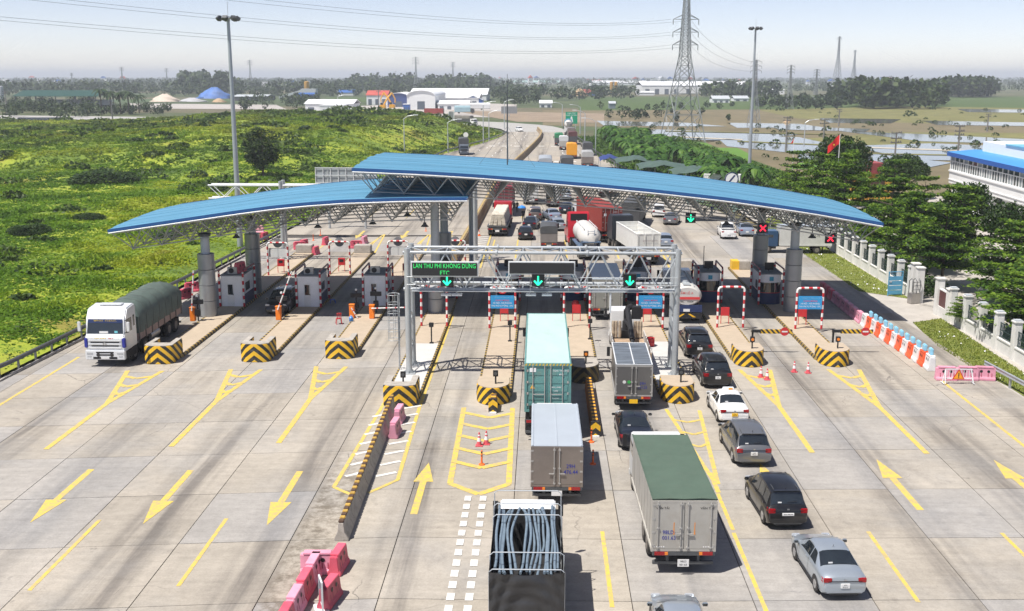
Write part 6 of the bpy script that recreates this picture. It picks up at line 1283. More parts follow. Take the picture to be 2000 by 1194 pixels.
# small canvas truck
def canvas_truck(label, x, y, rz, L, W, z0, z1, canvas, body, cabm, plate=plate_w, stake=None):
    t = thing('canvas_truck', label, 'truck', (x, y, 0), R(rz)); chassis(t, W, 0, L + 1.8, ((L * .28, 1),), r=.4); MB().box(-W/2, W/2, 0, L, .85, z0 + (z1 - z0) * .55).build('load_body', body, t)
    b = MB(); n = 9; pr = [(-W/2 - .02, z0 + (z1 - z0) * .52), (-W/2 - .02, z1 - .28), (-W/2 + .2, z1 - .06), (0, z1), (W/2 - .2, z1 - .06), (W/2 + .02, z1 - .28), (W/2 + .02, z0 + (z1 - z0) * .52)]; ys = np.linspace(-.03, L + .03, n); rr = random.Random(int(x * 10)); vs = []
    for y_ in ys: vs += [(a + rr.uniform(-.02, .02), y_, c + rr.uniform(-.05, .04)) for a, c in pr]
    b.add(vs, [(i*7+j, i*7+j+1, (i+1)*7+j+1, (i+1)*7+j) for i in range(n-1) for j in range(6)] + [tuple(range(7)), tuple(range((n-1)*7, n*7))]); b.build('canvas', canvas, t, smooth=60)
    hw = W/2 - .08; [MB().box(a, c, -.05, -.035, z0, z0 + (z1 - z0) * .5).build('rear_flap', body, t) for a, c in ((-hw, -.015), (.015, hw))]; taillights(t, W, .72, -.04, plate); cab(t, L + .1, W - .1, min(z1, 2.6), cabm); return t
canvas_truck('small dark canvas-topped truck with grey rear curtains beyond the gantry', .80, 118.3, 0, 3.8, 1.9, .9, 2.75, tarp_d, mat('curtain', (.20, .18, .17), .6, 0, .1, 1), blk)
canvas_truck('dark grey tarpaulin truck behind the white open container', 11.2, 135.5, -10, 8.5, 2.4, 1.0, 3.4, tarp_d, tarp_d, mat('cab_dark', (.035, .04, .05), .35))
# lorry heaped with pale sacks
t = thing('flatbed_truck', 'flatbed truck stacked with pale sacks beside the median', 'truck', (-5.35, 128.3, 0), R(-1.5)); chassis(t, 2.4, 0, 13, ((1.3, 1), (2.6, 1), (8, 1)), r=.5, zf=1.15); MB().box(-1.22, 1.22, 0, 10.5, 1.15, 1.35).build('bed', dark_metal, t); taillights(t, 2.4, .95, -.03, plate_w)
sack = mat('pale_sack', (.60, .55, .46), .85, 0, .12, 3); sk = MB(); rs = random.Random(9); sm_ = MB().cbox((0, 0, 0), (.5, .78, .17)).build('sack', sack, t, bevel=.06).data; bpy.data.objects.remove([c for c in t.children if c.name.startswith('sack')][0]); cnt = 0
for lay in range(8):
    wd = 1.05 - .05 * lay
    for k in range(13):
        for i in range(4):
            if 0 < lay < 7 and 0 < i < 3 and k > 0: continue
            o = bpy.data.objects.new('sack', sm_); COL.objects.link(o); o.parent = t; o.location = (-wd + wd * 2 * (i + .5) / 4, .45 + .05 * lay + k * .77 + rs.uniform(-.03, .03), 1.44 + lay * .165); o.rotation_euler = (rs.uniform(-.05, .05), rs.uniform(-.05, .05), rs.uniform(-.08, .08))
MB().box(-.8, .8, 1.2, 10.2, 1.36, 2.5).build('inner_sacks', sack, t); cab(t, 10.8, 2.4, 3.0, redcab)
t = thing('container_truck', 'dark red container truck ahead of the sack-laden flatbed', 'truck', (-5.3, 147, 0), R(-1)); container(t, 0, 9, 1.45, mat('wine_container', (.20, .04, .05), .5, 0, .15, 1), mat('wine_container', (.20, .04, .05)), 2.44, 2.6); chassis(t, 2.44, 0, 11, ((1.3, 1), (2.6, 1)), r=.5, zf=1.4); cab(t, 9.4, 2.4, 2.9, wht)
for x, y, rz, m_, l in ((-1.7, 161, 0, white_box, 'white box truck queueing under the canopy edge behind the brown SUV'), (10.2, 172, 0, white_box, 'white box truck far down the queue')):
    t = thing('box_truck', l, 'truck', (x, y, 0), R(rz)); chassis(t, 2.3, 0, 8, ((1.6, 1),), r=.45); box_body(t, 2.3, 6.0, 1.0, 3.3, m_, m_); rear_doors(t, 2.3, 1.0, 3.25, m_); taillights(t, 2.3, .85, -.02, plate_w); cab(t, 6.1, 2.2, 2.6, wht)
t = thing('box_truck', 'white box truck with one rear door open showing cartons', 'truck', (1.6, 158.6, 0)); chassis(t, 2.0, 0, 7, ((1.4, 1),), r=.42); b = MB(); [b.box(s * 1.02 - .03, s * 1.02 + .03, 0, 4.5, .9, 2.9) for s in (-1, 1)]; b.box(-1, 1, 4.44, 4.5, .9, 2.9); b.box(-1.05, 1.05, 0, 4.5, 2.9, 2.95); b.box(-1, 1, 0, 4.44, .85, .9); b.build('cargo_box', white_box, t); MB().box(.02, 1.0, -.05, -.01, .95, 2.85).build('door', white_box, t); d = MB().box(-1.06, -1.02, -.95, -.02, .95, 2.85).build('door', white_box, t); crt = mat('carton', (.42, .27, .12), .8, 0, .15, 3); rs = random.Random(2)
for i in range(5): MB().box(-.8 + .32 * i, -.52 + .32 * i, .2, .7, .9, 1.2 + .1 * (i % 3)).build('carton', crt, t)
taillights(t, 2.0, .75, -.02, plate_w); cab(t, 4.6, 1.9, 2.3, wht)
# blue-cab box truck standing crosswise
t = thing('box_truck', 'blue cab truck with pale grey box turned crosswise under the upper canopy', 'truck', (31.5, 117.6, 0), R(88)); chassis(t, 2.1, 0, 7.6, ((1.5, 1),), r=.42); box_body(t, 2.1, 5.6, .95, 3.0, mat('box_palegrey', (.55, .55, .52), .5, 0, .07, 1, dirt=.15), lite_roof); cab(t, 5.7, 2.0, 2.45, mat('cab_navy', (.02, .06, .13), .3, 0, .06, 1, coat=.3)); rear_doors(t, 2.1, .95, 2.95, mat('box_palegrey', (.55, .55, .52)))
text('TMT 74', .3, black_ink, t, (-1.053 - .03, 1.8, 2.0), rot=(90, 0, -90))
# big tarpaulin truck facing the camera, leaving through the first lane
t = thing('tarpaulin_truck', 'white cab eight-wheel truck with dark green tarpaulin load facing the camera', 'truck', (-28.95, 79.9, 0), R(180)); t.scale = (1.07, 1.08, 1.06); W = 2.5; L0 = 8.2   # local: +y = towards the camera
chassis(t, W, 0, 11.0, ((1.2, 1), (2.55, 1), (7.1, 0), (8.9, 0)), r=.52)
sb = mat('worn_red_boards', (.30, .22, .20), .7, 0, .3, 1.2, dirt=.5, dirtcol=(.2, .17, .15)); MB().box(-W/2, W/2, 0, L0, 1.15, 1.9).build('side_boards', sb, t)
b = MB(); [b.box(s * (W/2 + .02) - .03, s * (W/2 + .02) + .03, y - .05, y + .05, 1.1, 1.92) for s in (-1, 1) for y in np.arange(.1, L0 + .1, 1.15)]; b.build('board_posts', mat('board_post', (.13, .11, .10), .7, 0, .2), t)
pr = [(-W/2 - .04, 1.6), (-W/2 - .05, 2.7), (-W/2 + .22, 3.25), (-.55, 3.5), (.1, 3.58), (.6, 3.48), (W/2 - .22, 3.22), (W/2 + .05, 2.7), (W/2 + .04, 1.6)]; n = 26; vs = []; rs = random.Random(5)
for i in range(n):
    y_ = -.05 + (L0 + .1) * i / (n - 1); e = max(0, 1 - i / 1.5) * .25 + max(0, (i - n + 2.5) / 1.5) * .45; dip = .10 * math.sin(i * .9) + rs.uniform(-.03, .03)
    vs += [(a * (1 + .012 * math.sin(i * 1.7 + j)), y_ + .02 * math.sin(j), c - (e + dip * .6 if 1 < j < 7 else 0) + .03 * math.sin(i * 2.1 + j * 1.3)) for j, (a, c) in enumerate(pr)]
b = MB(); b.add(vs, [(i*9+j, i*9+j+1, (i+1)*9+j+1, (i+1)*9+j) for i in range(n-1) for j in range(8)] + [tuple(range(9)), tuple(range((n-1)*9, n*9))]); b.build('tarpaulin', tarp_g, t, smooth=50)
b = MB()
for y in np.arange(.8, L0, 1.2): b.path([(a * 1.012, y + .05 * math.sin(a * 3), c + .03) for a, c in pr], .012, 4)
b.build('tarp_rope', mat('rope_dark', (.10, .11, .10), .8), t)
tc_ = mat('cab_silver_white', (.70, .72, .74), .3, .1, .05, 1, dirt=.12, dirtcol=(.4, .36, .3), coat=.4); y0 = L0 + .25; D = 2.1
side = [(y0, .95), (y0 + D - .05, .95), (y0 + D, 1.15), (y0 + D, 1.95), (y0 + D - .12, 2.1), (y0 + D - .34, 3.02), (y0 + D - .40, 3.10), (y0 + D - .75, 3.62), (y0 + .15, 3.72), (y0, 3.5)]; MB().prism(side, -W/2 + .02, W/2 - .02, 0).build('cab', tc_, t, bevel=.07)
def onfront(z): # y of the front wall at height z
    for (ya, za), (yb, zb_) in zip(side[1:], side[2:]):
        if za <= z <= zb_: return ya + (yb - ya) * (z - za) / (zb_ - za)
    return y0 + D
wsb = MB().add([(-W/2 + .12, onfront(2.12) + .012, 2.12), (W/2 - .12, onfront(2.12) + .012, 2.12), (W/2 - .16, onfront(2.98) + .012, 2.98), (-W/2 + .16, onfront(2.98) + .012, 2.98)], [(0, 1, 2, 3)]).build('windscreen', glass, t)
vb = MB().add([(-W/2 + .15, onfront(2.78) + .02, 2.78), (W/2 - .15, onfront(2.78) + .02, 2.78), (W/2 - .17, onfront(3.0) + .02, 3.0), (-W/2 + .17, onfront(3.0) + .02, 3.0)], [(0, 1, 2, 3)]).build('sun_strip', blue_paint, t); text('MINH  GIANG', .24, mat('yellow_letter', (.85, .62, .08), .5), t, (0, onfront(2.89) + .03, 2.89), rot=(102, 0, 180), sx=.95)
yf = y0 + D
MB().box(-.9, .9, yf + .002, yf + .02, 1.55, 1.62).build('grille_slot', black, t); MB().box(-.85, .85, yf + .002, yf + .02, 1.32, 1.39).build('grille_slot', black, t)
g_ = MB(); [g_.box(-1.05, 1.05, yf + .004, yf + .05, z, z + .10) for z in (1.43, 1.2, 1.66)]; g_.build('grille_bar', tc_, t, bevel=.015)
text('HẢI ANH', .19, mat('yellow_letter', (.85, .62, .08), .5), t, (.28, yf + .01, 1.86), rot=(90, 0, 180), sx=.9); text('68.5', .19, mat('red_letter2', (.6, .04, .05), .5), t, (-.38, yf + .01, 1.86), rot=(90, 0, 180), sx=.9)
o = ring(.06, .13, 0, 4); o.build('badge', rim_mat, t).location = (0, yf + .06, 1.5); o = ring(.07, .1, 0, 20).build('roof_badge', dark_metal, t); o.location = (0, onfront(3.3) + .03, 3.28); o.rotation_euler = (R(35), 0, 0)
bp_ = MB().box(-W/2, W/2, yf - .15, yf + .12, .48, 1.10).build('bumper', tc_, t, bevel=.05); [MB().box(-.55, .55, yf + .121, yf + .13, z, z + .09).build('vent', black, bp_) for z in (.92, .76)]; MB().box(-.75, .75, yf + .121, yf + .13, .54, .68).build('vent', black, bp_); MB().box(-.26, .26, yf + .131, yf + .14, .56, .68).build('number_plate', plate_w, bp_)
for s in (-1, 1):
    MB().cbox((s * .95, yf + .10, .90), (.42, .07, .16)).build('headlamp', lamp_clear, t, bevel=.02); MB().cbox((s * .98, yf + .11, .70), (.30, .04, .10)).build('fog_lamp', lamp_clear, t, bevel=.02)
    MB().cbox((s * (W/2 - .07), yf - .06, 1.55), (.22, .22, .62)).build('corner_deflector', mat('deflector_blue', (.03, .04, .30), .4, 0, .05), t, bevel=.04)
    xs = s * (W/2 - .012); d = MB().add([(xs, y0 + .75, 2.1), (xs, y0 + D - .30, 2.1), (xs, y0 + D - .48, 2.95), (xs, y0 + .75, 2.95)], [(0, 1, 2, 3)]).build('side_window', glass, t); MB().add([(xs, y0 + .25, 2.3), (xs, y0 + .55, 2.3), (xs, y0 + .55, 3.0), (xs, y0 + .25, 3.0)], [(0, 1, 2, 3)]).build('rear_window', glass, t)
    mr_ = MB().tube((s * (W/2 - .05), yf - .3, 2.95), (s * (W/2 + .28), yf - .02, 2.95), .025, 6); mr_.tube((s * (W/2 - .05), yf - .2, 2.15), (s * (W/2 + .28), yf - .02, 2.25), .025, 6); mr_.build('mirror_arm', black, t); MB().cbox((s * (W/2 + .28), yf, 2.6), (.2, .12, .62)).build('mirror', tc_, t, bevel=.03)
    MB().box(s * (W/2 - .2) - .2, s * (W/2 - .2) + .2, y0 + .3, y0 + 1.5, .45, .93).build('cab_step', chassis_m, t)
    MB().tube((s * (W/2 - .35), 4.3, .85), (s * (W/2 - .35), 5.9, .85), .32, 14).build('fuel_tank', rim_mat, t, smooth=40)
MB().box(-.7, .7, yf - 1.7, yf - 1.2, 3.70, 3.78).build('roof_hatch', tc_, t, bevel=.02); MB().box(-.2, .35, onfront(2.18) + .02, onfront(2.18) + .028, 2.14, 2.28).build('paper', white_ink, t); MB().box(-.8, -.6, onfront(2.2) + .02, onfront(2.2) + .028, 2.16, 2.3).build('sticker', mat('cyan_sticker', (.2, .6, .7), .5), t)
# far lorries
canvas_truck('dark canvas truck driving toward the toll plaza on the far road', -19.9, 272, 186, 6.5, 2.4, 1.1, 4.0, tarp_d, tarp_d, mat('cab_dark2', (.08, .10, .13), .4))
canvas_truck('grey canvas truck on the far bend beside the sign backs', -35, 430, 235, 9, 2.4, 1.2, 3.8, mat('mesh_tarp', (.16, .15, .13), .8, 0, .3, 1), dark_metal, wht)
t = thing('mixer_truck', 'concrete mixer truck with white and blue drum far down the queue', 'truck', (8.4, 352, 0)); chassis(t, 2.5, 0, 9, ((1.4, 1), (2.7, 1)), r=.52); b = MB(); b.lathe([(.5, 0), (1.1, .6), (1.35, 2.2), (1.35, 3.2), (1.0, 4.2), (.4, 4.6)], 18); b.xf(Matrix.Translation((0, .6, 3.2)) @ Matrix.Rotation(R(-75), 4, 'X')); b.build('drum', tank_w, t, smooth=40); b = MB(); b.lathe([(1.37, 2.0), (1.38, 3.2), (1.05, 4.1)], 18); b.xf(Matrix.Translation((0, .6, 3.2)) @ Matrix.Rotation(R(-75), 4, 'X')); b.build('drum_band', mat('drum_blue', (.03, .2, .3), .4), t, smooth=40); MB().frus(3.6, (-.5, .5, -.3, .4), 4.4, (-.8, .8, -.6, .6)).build('hopper', white_box, t); cab(t, 6.2, 2.4, 2.9, wht)
for x, y, L_, W_, z1, cv, bd, l in ((4.8, 208, 7.5, 2.4, 3.6, tarp_d, tarp_d, 'dark covered truck whose top shows just above the blue roof'), (.6, 205, 10, 2.5, 3.7, mat('pale_grey_top', (.38, .41, .44), .5, .2, .1, 1), steel_box, 'pale grey long truck just showing above the blue roof'), (6.9, 252, 6, 2.4, 3.6, mat('orange_canvas', (.75, .33, .02), .5, 0, .1, 1), mat('orange_canvas', (.75, .33, .02)), 'orange container truck in the far queue'), (9.6, 228, 6.5, 2.4, 3.4, steel_box, mat('stake_brown', (.20, .17, .15), .7, 0, .2, 1), 'grey stake-sided truck in the far queue'), (5.6, 283, 5, 2.3, 3.6, white_box, cream_box, 'cream box truck in the far queue'), (4.6, 300, 6, 2.4, 3.4, mat('bright_green_tarp', (.04, .22, .10), .6, 0, .2, 1), dark_metal, 'truck with bright green tarpaulin in the far queue'), (8.6, 305, 6.5, 2.4, 3.6, mat('maroon_tarp', (.12, .05, .05), .6, 0, .2, 1), dark_metal, 'maroon truck in the far queue'), (11.0, 262, 6, 2.3, 3.2, tarp_d, dark_metal, 'dark truck on the outer side of the far queue'), (8.8, 330, 7, 2.4, 3.5, brown_box, brown_box, 'brown truck near the front of the far queue')):
    canvas_truck(l, x, y, 0, L_, W_, 1.0, z1, cv, bd, wht)
# ------------------------------------------------------------------ fields and water on the building side
def px(pts, z=0.0): return [P(u, v, z)[:2] for u, v in pts]
mud = mat('field_mud', (0.165, 0.135, 0.075), 0.9, 0, 0.25, 0.06, dirt=.5, dirtcol=(0.10, 0.10, 0.04), stretch=(1, .35, 1)); rice = mat('green_rice', (0.095, 0.20, 0.022), 0.85, 0, 0.15, .3); stub = mat('stubble', (0.17, 0.16, 0.055), 0.9, 0, 0.3, .12, dirt=.5, dirtcol=(0.10, 0.13, 0.035), stretch=(1, .4, 1)); pale = mat('pale_bund', (0.46, 0.42, 0.34), .9, 0, .15, .5); olive = mat('weedy_green', (0.06, 0.10, 0.022), .9, 0, .35, .25, dirt=.5, dirtcol=(.12, .13, .03))
water_m = mat('paddy_water', (0.16, 0.155, 0.13), 0.07, 0, 0.15, .05, spec=.6)
FZ = -0.45
FK = [0]
def field(name, pts, m_, zk):
    FK[0] += 1; z = FZ + .008 * FK[0]; return struct(sheet(name, px(pts, z), z, m_))
field('field', [(1060, 245), (1250, 250), (1500, 470), (2600, 470), (2600, 212), (1500, 212), (1060, 215)], mud, 1)
field('field', [(1130, 190), (2600, 190), (2600, 214), (1500, 214), (1130, 216)], olive, 2)
field('field', [(1480, 215), (1760, 208), (2300, 215), (2300, 240), (1900, 245), (1560, 232)], stub, 3)
field('field', [(1700, 258), (2300, 262), (2300, 275), (1850, 280), (1640, 270)], stub, 3); field('field', [(1480, 275), (1750, 262), (1900, 276), (1700, 286)], stub, 3)
field('field', [(1160, 255), (1330, 262), (1560, 345), (1480, 420), (1160, 330)], olive, 2)
field('rice_field', [(1305, 288), (1440, 289), (1462, 300), (1470, 318), (1345, 321)], rice, 4); field('rice_field', [(1283, 277), (1380, 279), (1392, 286), (1300, 287)], rice, 4); field('rice_field', [(1560, 318), (1800, 322), (1800, 335), (1540, 330)], rice, 4)
for i, pts in enumerate(([(1165, 236), (1340, 240), (1420, 247), (1180, 246)], [(1255, 252), (1430, 258), (1560, 263), (1440, 275), (1330, 272), (1262, 265)], [(1395, 264), (1560, 268), (1660, 290), (1560, 300), (1420, 286)], [(1420, 240), (1560, 242), (1610, 249), (1440, 250)], [(1600, 231), (1760, 233), (1740, 241), (1620, 240)],
        [(1640, 256), (1800, 262), (2000, 272), (2100, 276), (2100, 284), (1800, 276)], [(1660, 285), (1820, 280), (2100, 292), (2100, 318), (1780, 312)], [(1800, 236), (2050, 240), (2050, 247), (1830, 244)], [(1560, 300), (1700, 300), (1860, 318), (1800, 330), (1560, 316)], [(1870, 213), (2060, 215), (2060, 221), (1890, 219)], [(1500, 246), (1700, 252), (1690, 257), (1520, 253)])):
    field('water', pts, water_m, 5 + .2 * i)
for i, pts in enumerate(([(1255, 263), (1450, 272), (1450, 274), (1255, 265)], [(1440, 275), (1660, 284), (1660, 286), (1440, 277)], [(1660, 286), (2100, 300), (2100, 303), (1660, 288)], [(1560, 296), (1860, 302), (1860, 304), (1560, 298)], [(1300, 255), (1640, 262), (1640, 263.5), (1300, 256.5)])): field('bund', pts, pale if i in (0, 2) else stub, 8)
yard = mat('dusty_yard', (0.40, 0.37, 0.34), .9, 0, .12, .05); struct(sheet('yard', px([(560, 224), (1000, 230), (1010, 204), (880, 200), (580, 212)], -.40), -.40, yard)); struct(sheet('yard', px([(880, 216), (1180, 222), (1180, 240), (1010, 238)], -.39), -.39, mat('brown_yard', (.26, .20, .14), .9, 0, .25, .08)))
struct(sheet('yard', px([(640, 190), (840, 192), (830, 200), (620, 199)], -.38), -.38, olive)); struct(sheet('yard', px([(240, 212), (560, 214), (540, 205), (250, 202)], -.38), -.38, yard))

# ------------------------------------------------------------------ grass verges
grass_m = mat('verge_soil', (0.16, 0.19, 0.035), .9, 0, .3, .8, dirt=.4, dirtcol=(.2, .16, .07)); blade_m = leaf_mat('verge_blades', (0.12, 0.17, 0.024), (0.19, 0.235, 0.033), (0.28, 0.29, 0.055), .6, trans=.3)
va = [(28.5, 96), (32.1, 92.6), (32.1, 150), (28.2, 140), (28.4, 120)]; vbp = [tuple(q) for q in px([(1783, 630), (1838, 622), (2010, 735), (2060, 800), (1900, 720), (1830, 675)])]
struct(sheet('verge', va, -.005, grass_m)); struct(sheet('verge', vbp, -.005, grass_m)); struct(sheet('verge', [(29.2, 66), (32.2, 68), (32.2, 20), (30.5, 20)], -.008, grass_m))
rng = np.random.default_rng(8); Cg = []
def inside(p, poly):
    c = False; n = len(poly)
    for i in range(n):
        (x0, y0), (x1, y1) = poly[i], poly[(i + 1) % n]
        if (y0 > p[1]) != (y1 > p[1]) and p[0] < (x1 - x0) * (p[1] - y0) / (y1 - y0) + x0: c = not c
    return c
for poly, n in ((va, 9000), (vbp, 9000)):
    xs = [p[0] for p in poly]; ys = [p[1] for p in poly]
    for _ in range(n):
        q = (rng.uniform(min(xs), max(xs)), rng.uniform(min(ys), max(ys)))
        if inside(q, poly): Cg.append((*q, -.01))
tag(quads_mesh('grass', blades(np.array(Cg), .10, .06, rng), blade_m, kind='stuff'), 'short sunlit grass on the verge below the white wall', 'grass')

lt = np.array([(rng.uniform(28.8, 31.9), rng.uniform(96, 128), .06) for _ in range(90)] + [(rng.uniform(29.4, 31.8), rng.uniform(66, 80), .06) for _ in range(30)]); tag(quads_mesh('litter', leaves(lt, .10, rng, up=2, asp=.7), white_ink, kind='stuff'), 'scraps of white litter on the grass verge', 'litter')
# ------------------------------------------------------------------ white boundary wall with pillars and steel infill
wall_m = mat('boundary_white', (0.70, 0.69, 0.66), .75, 0, .08, .7, dirt=.30, dirtcol=(.42, .39, .34), stretch=(1, 1, .5)); iron = mat('green_iron', (0.03, 0.055, 0.055), .5, .2, .1, 2); cap_m = mat('grey_cap', (.42, .45, .48), .7, 0, .1, 2)
def bound(y0, y1, x, label, skip=()):
    t = thing('boundary_wall', label, 'wall', (x, y0, 0)); n = round((y1 - y0) / 2.9); s = (y1 - y0) / n
    for i in range(n):
        a, c = i * s + .26, (i + 1) * s - .26
        MB().box(-.14, .14, a, c, -.2, .85).build('plinth', wall_m, t); MB().box(-.19, .19, a, c, .852, .95).build('coping', wall_m, t)
        if i in skip: continue
        b = MB(); [b.tube((0, yy, .95), (0, yy, 2.05), .018, 5) for yy in np.arange(a + .1, c, .16)]; [b.box(-.025, .025, a, c, z - .025, z + .025) for z in (1.05, 1.5, 2.0)]; b.build('railing', iron, t)
    for i in range(n + 1):
        p = MB().box(-.26, .26, i * s - .259, i * s + .259, -.2, 2.6).build('pillar', wall_m, t, bevel=.02); MB().box(-.20, .20, i * s - .27, i * s - .2595, 1.05, 2.4).build('pillar_panel', wall_m, p); MB().box(-.32, .32, i * s - .32, i * s + .32, 2.602, 2.72).build('cap', wall_m, p, bevel=.02); MB().box(-.24, .24, i * s - .24, i * s + .24, 2.722, 2.8).build('cap_top', cap_m, p)
    return t
bound(93.6, 151.6, 32.4, 'white pillared boundary wall with iron railings behind the grass verge')
bound(46.0, 83.7, 32.35, 'white pillared boundary wall with railings beside the guardrail', skip=(12,))
for y, h, l in ((92.4, 3.1, 'tall white gate pillar next to the blue gate'), (91.2, 2.95, 'white gate pillar beside the steel gate housing'), (86.5, 2.9, 'white gate pillar at the red name panel'), (84.0, 2.5, 'white pillar between the name panel and the leafy shrub')):
    t = thing('gate_pillar', l, 'pillar', (32.3, y, 0), 0, 'white gate pillars'); MB().box(-.3, .3, -.3, .3, -.1, h).build('shaft', wall_m, t, bevel=.02); MB().box(-.36, .36, -.36, .36, h + .002, h + .12).build('cap', wall_m, t, bevel=.02)
t = thing('name_panel_wall', 'low white wall holding a dark red granite panel by the driveway', 'wall', (32.3, 85.25, 0)); MB().box(-.2, .2, -.93, .93, -.1, .8).build('plinth', wall_m, t); MB().box(-.12, .12, -.92, .92, .802, 2.1).build('granite_panel', mat('red_granite', (.10, .022, .02), .35, 0, .35, 3), t); MB().box(-.15, .15, -.925, .925, 2.102, 2.18).build('panel_edge', wall_m, t)
t = thing('steel_gate', 'blue sheet-steel side gate between white pillars', 'gate', P(1733, 578)); bg_ = mat('gate_blue', (.10, .33, .52), .5, 0, .1, 2); b = MB(); g1 = P(1761, 577) - P(1733, 578); Lg = g1.length; ag = math.atan2(g1.y, g1.x); t.rotation_euler = (0, 0, ag)
for i in range(4): MB().box(.04, Lg - .04, -.02, .02, .1 + .42 * i, .47 + .42 * i).build('panel', bg_, t)
b.box(0, .06, -.04, .04, 0, 2.1); b.box(Lg - .06, Lg, -.04, .04, 0, 2.1); b.box(0, Lg, -.04, .04, 2.1, 2.16); [b.tube((x, 0, 1.78), (x, 0, 2.1), .015, 5) for x in np.arange(.1, Lg, .12)]; b.build('frame', bg_, t); MB().box(.1, .3, -.06, -.021, 1.2, 1.3).build('latch', grey_metal, t)
p = P(1784, 592); t = thing('gate_housing', 'stainless drive housing of the sliding gate', 'gate', p, R(20)); st_m = mat('stainless', (.42, .40, .38), .3, .7, .1, 2); MB().box(-.45, .45, -.3, .3, 0, .9).build('housing', st_m, t, bevel=.03); b = MB(); [b.path([(x, -.28, .9), (x, -.28, 1.9), (x, 0, 2.15), (x, .28, 1.9), (x, .28, .9)], .035, 6) for x in (-.35, 0, .35)]; [b.tube((-.38, -.28, z), (.38, -.28, z), .025, 6) for z in (1.2, 1.55, 1.85)]; b.build('folding_bars', dark_metal, t)
MB_ = MB(); [MB_.add([(p.x + a, p.y + c, .001) for a, c in q], [(0, 1, 2, 3)]) for q in (((.6, -.4), (3.2, -3.9), (3.25, -3.86), (.65, -.36)), ((.3, -.6), (2.9, -4.1), (2.95, -4.06), (.35, -.56)))]; struct(MB_.build('gate_track', dark_metal))

# ------------------------------------------------------------------ white office building with blue roof
bw = mat('office_white', (.80, .80, .79), .6, 0, .03, .5, dirt=.08, dirtcol=(.5, .48, .45)); obl = mat('office_blue_roof', (.06, .27, .60), .5, 0, .08, .8); obf = mat('office_blue_fascia', (.025, .10, .38), .5, 0, .06, 1); pane_m = mat('office_glass', (.05, .07, .085), .08, 0, .2, .4, spec=.7); cur = mat('office_blind', (.25, .28, .3), .4, 0, .2, .5)
A = P(1853.5, 297, 8); Bp = P(2000, 329, 8); A.z = Bp.z = 0; d = (Bp - A).normalized(); ang = math.atan2(d.y, d.x)   # local x runs along the facade toward the camera, local +y into the building
t = thing('office_building', 'white office building with blue roof and a long band of windows', 'building', A, ang)
Lb = 62; Dp = 20; rs = random.Random(6)
def bx(name, x0, x1, y0, y1, z0, z1, m_, par=None, bv=0): return MB().box(x0, x1, y0, y1, z0, z1).build(name, m_, par or t, bevel=bv)
bx('upper_wall', 0, Lb, .3, Dp, 3.5, 5.45, bw); bx('wall_core', .3, Lb, .8, Dp - .3, 5.45, 7.4, mat('office_inside', (.10, .11, .12), .8)); bx('sill_band', -.05, Lb, .16, .298, 5.2, 5.42, bw); bx('lower_band', -.03, Lb, .2, .298, 4.0, 4.12, bw)
bx('ground_wall', .2, Lb, 2.6, Dp - .2, 0, 3.5, bw); bx('roof_slab', -.3, Lb, .0, Dp + .3, 7.4, 7.9, bw); bx('fascia', -.45, Lb, -.12, -.003, 7.42, 8.02, obf); bx('fascia', -.452, -.303, 0, Dp, 7.42, 8.02, obf)
MB().add([(-.4, -.1, 8.025), (Lb, -.1, 8.025), (Lb, 3.7, 8.35), (-.4, 3.7, 8.35)], [(0, 1, 2, 3)]).build('roof_sheet', obl, t); MB().add([(-.4, 3.7, 8.35), (Lb, 3.7, 8.35), (Lb, Dp, 7.95), (-.4, Dp, 7.95)], [(0, 1, 2, 3)]).build('roof_sheet', obl, t)
bx('penthouse', 3.0, Lb, 3.75, Dp - 2, 8.0, 9.75, bw); bx('penthouse_roof', 12, Lb, 3.6, Dp - 1, 9.752, 9.9, mat('cyan_roof', (.16, .42, .55), .5)); b = MB(); [b.tube((x, 4.2, 9.75), (x, 4.2, 10.15), .04, 6) for x in (9.8, 10.8)]; b.tube((9.8, 4.2, 10.15), (10.8, 4.2, 10.15), .04, 6); b.build('roof_hoop', white_metal, t)
x = .05
while x < 46:
    wd = 1.9; f = bx('window', x, x + .10, .30, .5, 5.45, 7.4, white_paint)
    for (xa, xb, za, zb_) in ((x + .14, x + wd - .04, 6.80, 7.32), (x + .14, x + wd/2 + .02, 5.55, 6.68), (x + wd/2 + .12, x + wd - .04, 5.55, 6.68)): bx('pane', xa, xb, .40, .42, za, zb_, pane_m if rs.random() < .75 else cur, f)
    b = MB(); b.box(x + .1, x + wd, .31, .5, 6.68, 6.80); b.box(x + .1, x + wd, .31, .5, 7.32, 7.4); b.box(x + wd/2 + .02, x + wd/2 + .12, .31, .5, 5.54, 6.68); b.box(x + .1, x + wd, .31, .5, 5.45, 5.54); b.build('frame', white_paint, f); x += wd
for x in np.arange(1.5, 50, 5.2):
    bx('pillar', x - .35, x + .35, .5, 1.2, 0, 3.5, bw); f = bx('shopfront', x + .8, x + 4.0, 2.5, 2.6, .3, 3.1, white_paint); bx('pane', x + .9, x + 2.35, 2.47, 2.5, .4, 3.0, pane_m, f); bx('pane', x + 2.45, x + 3.9, 2.47, 2.5, .4, 3.0, pane_m, f)
bx('porch_floor', -.5, Lb, .2, 2.7, 0, .28, bw)
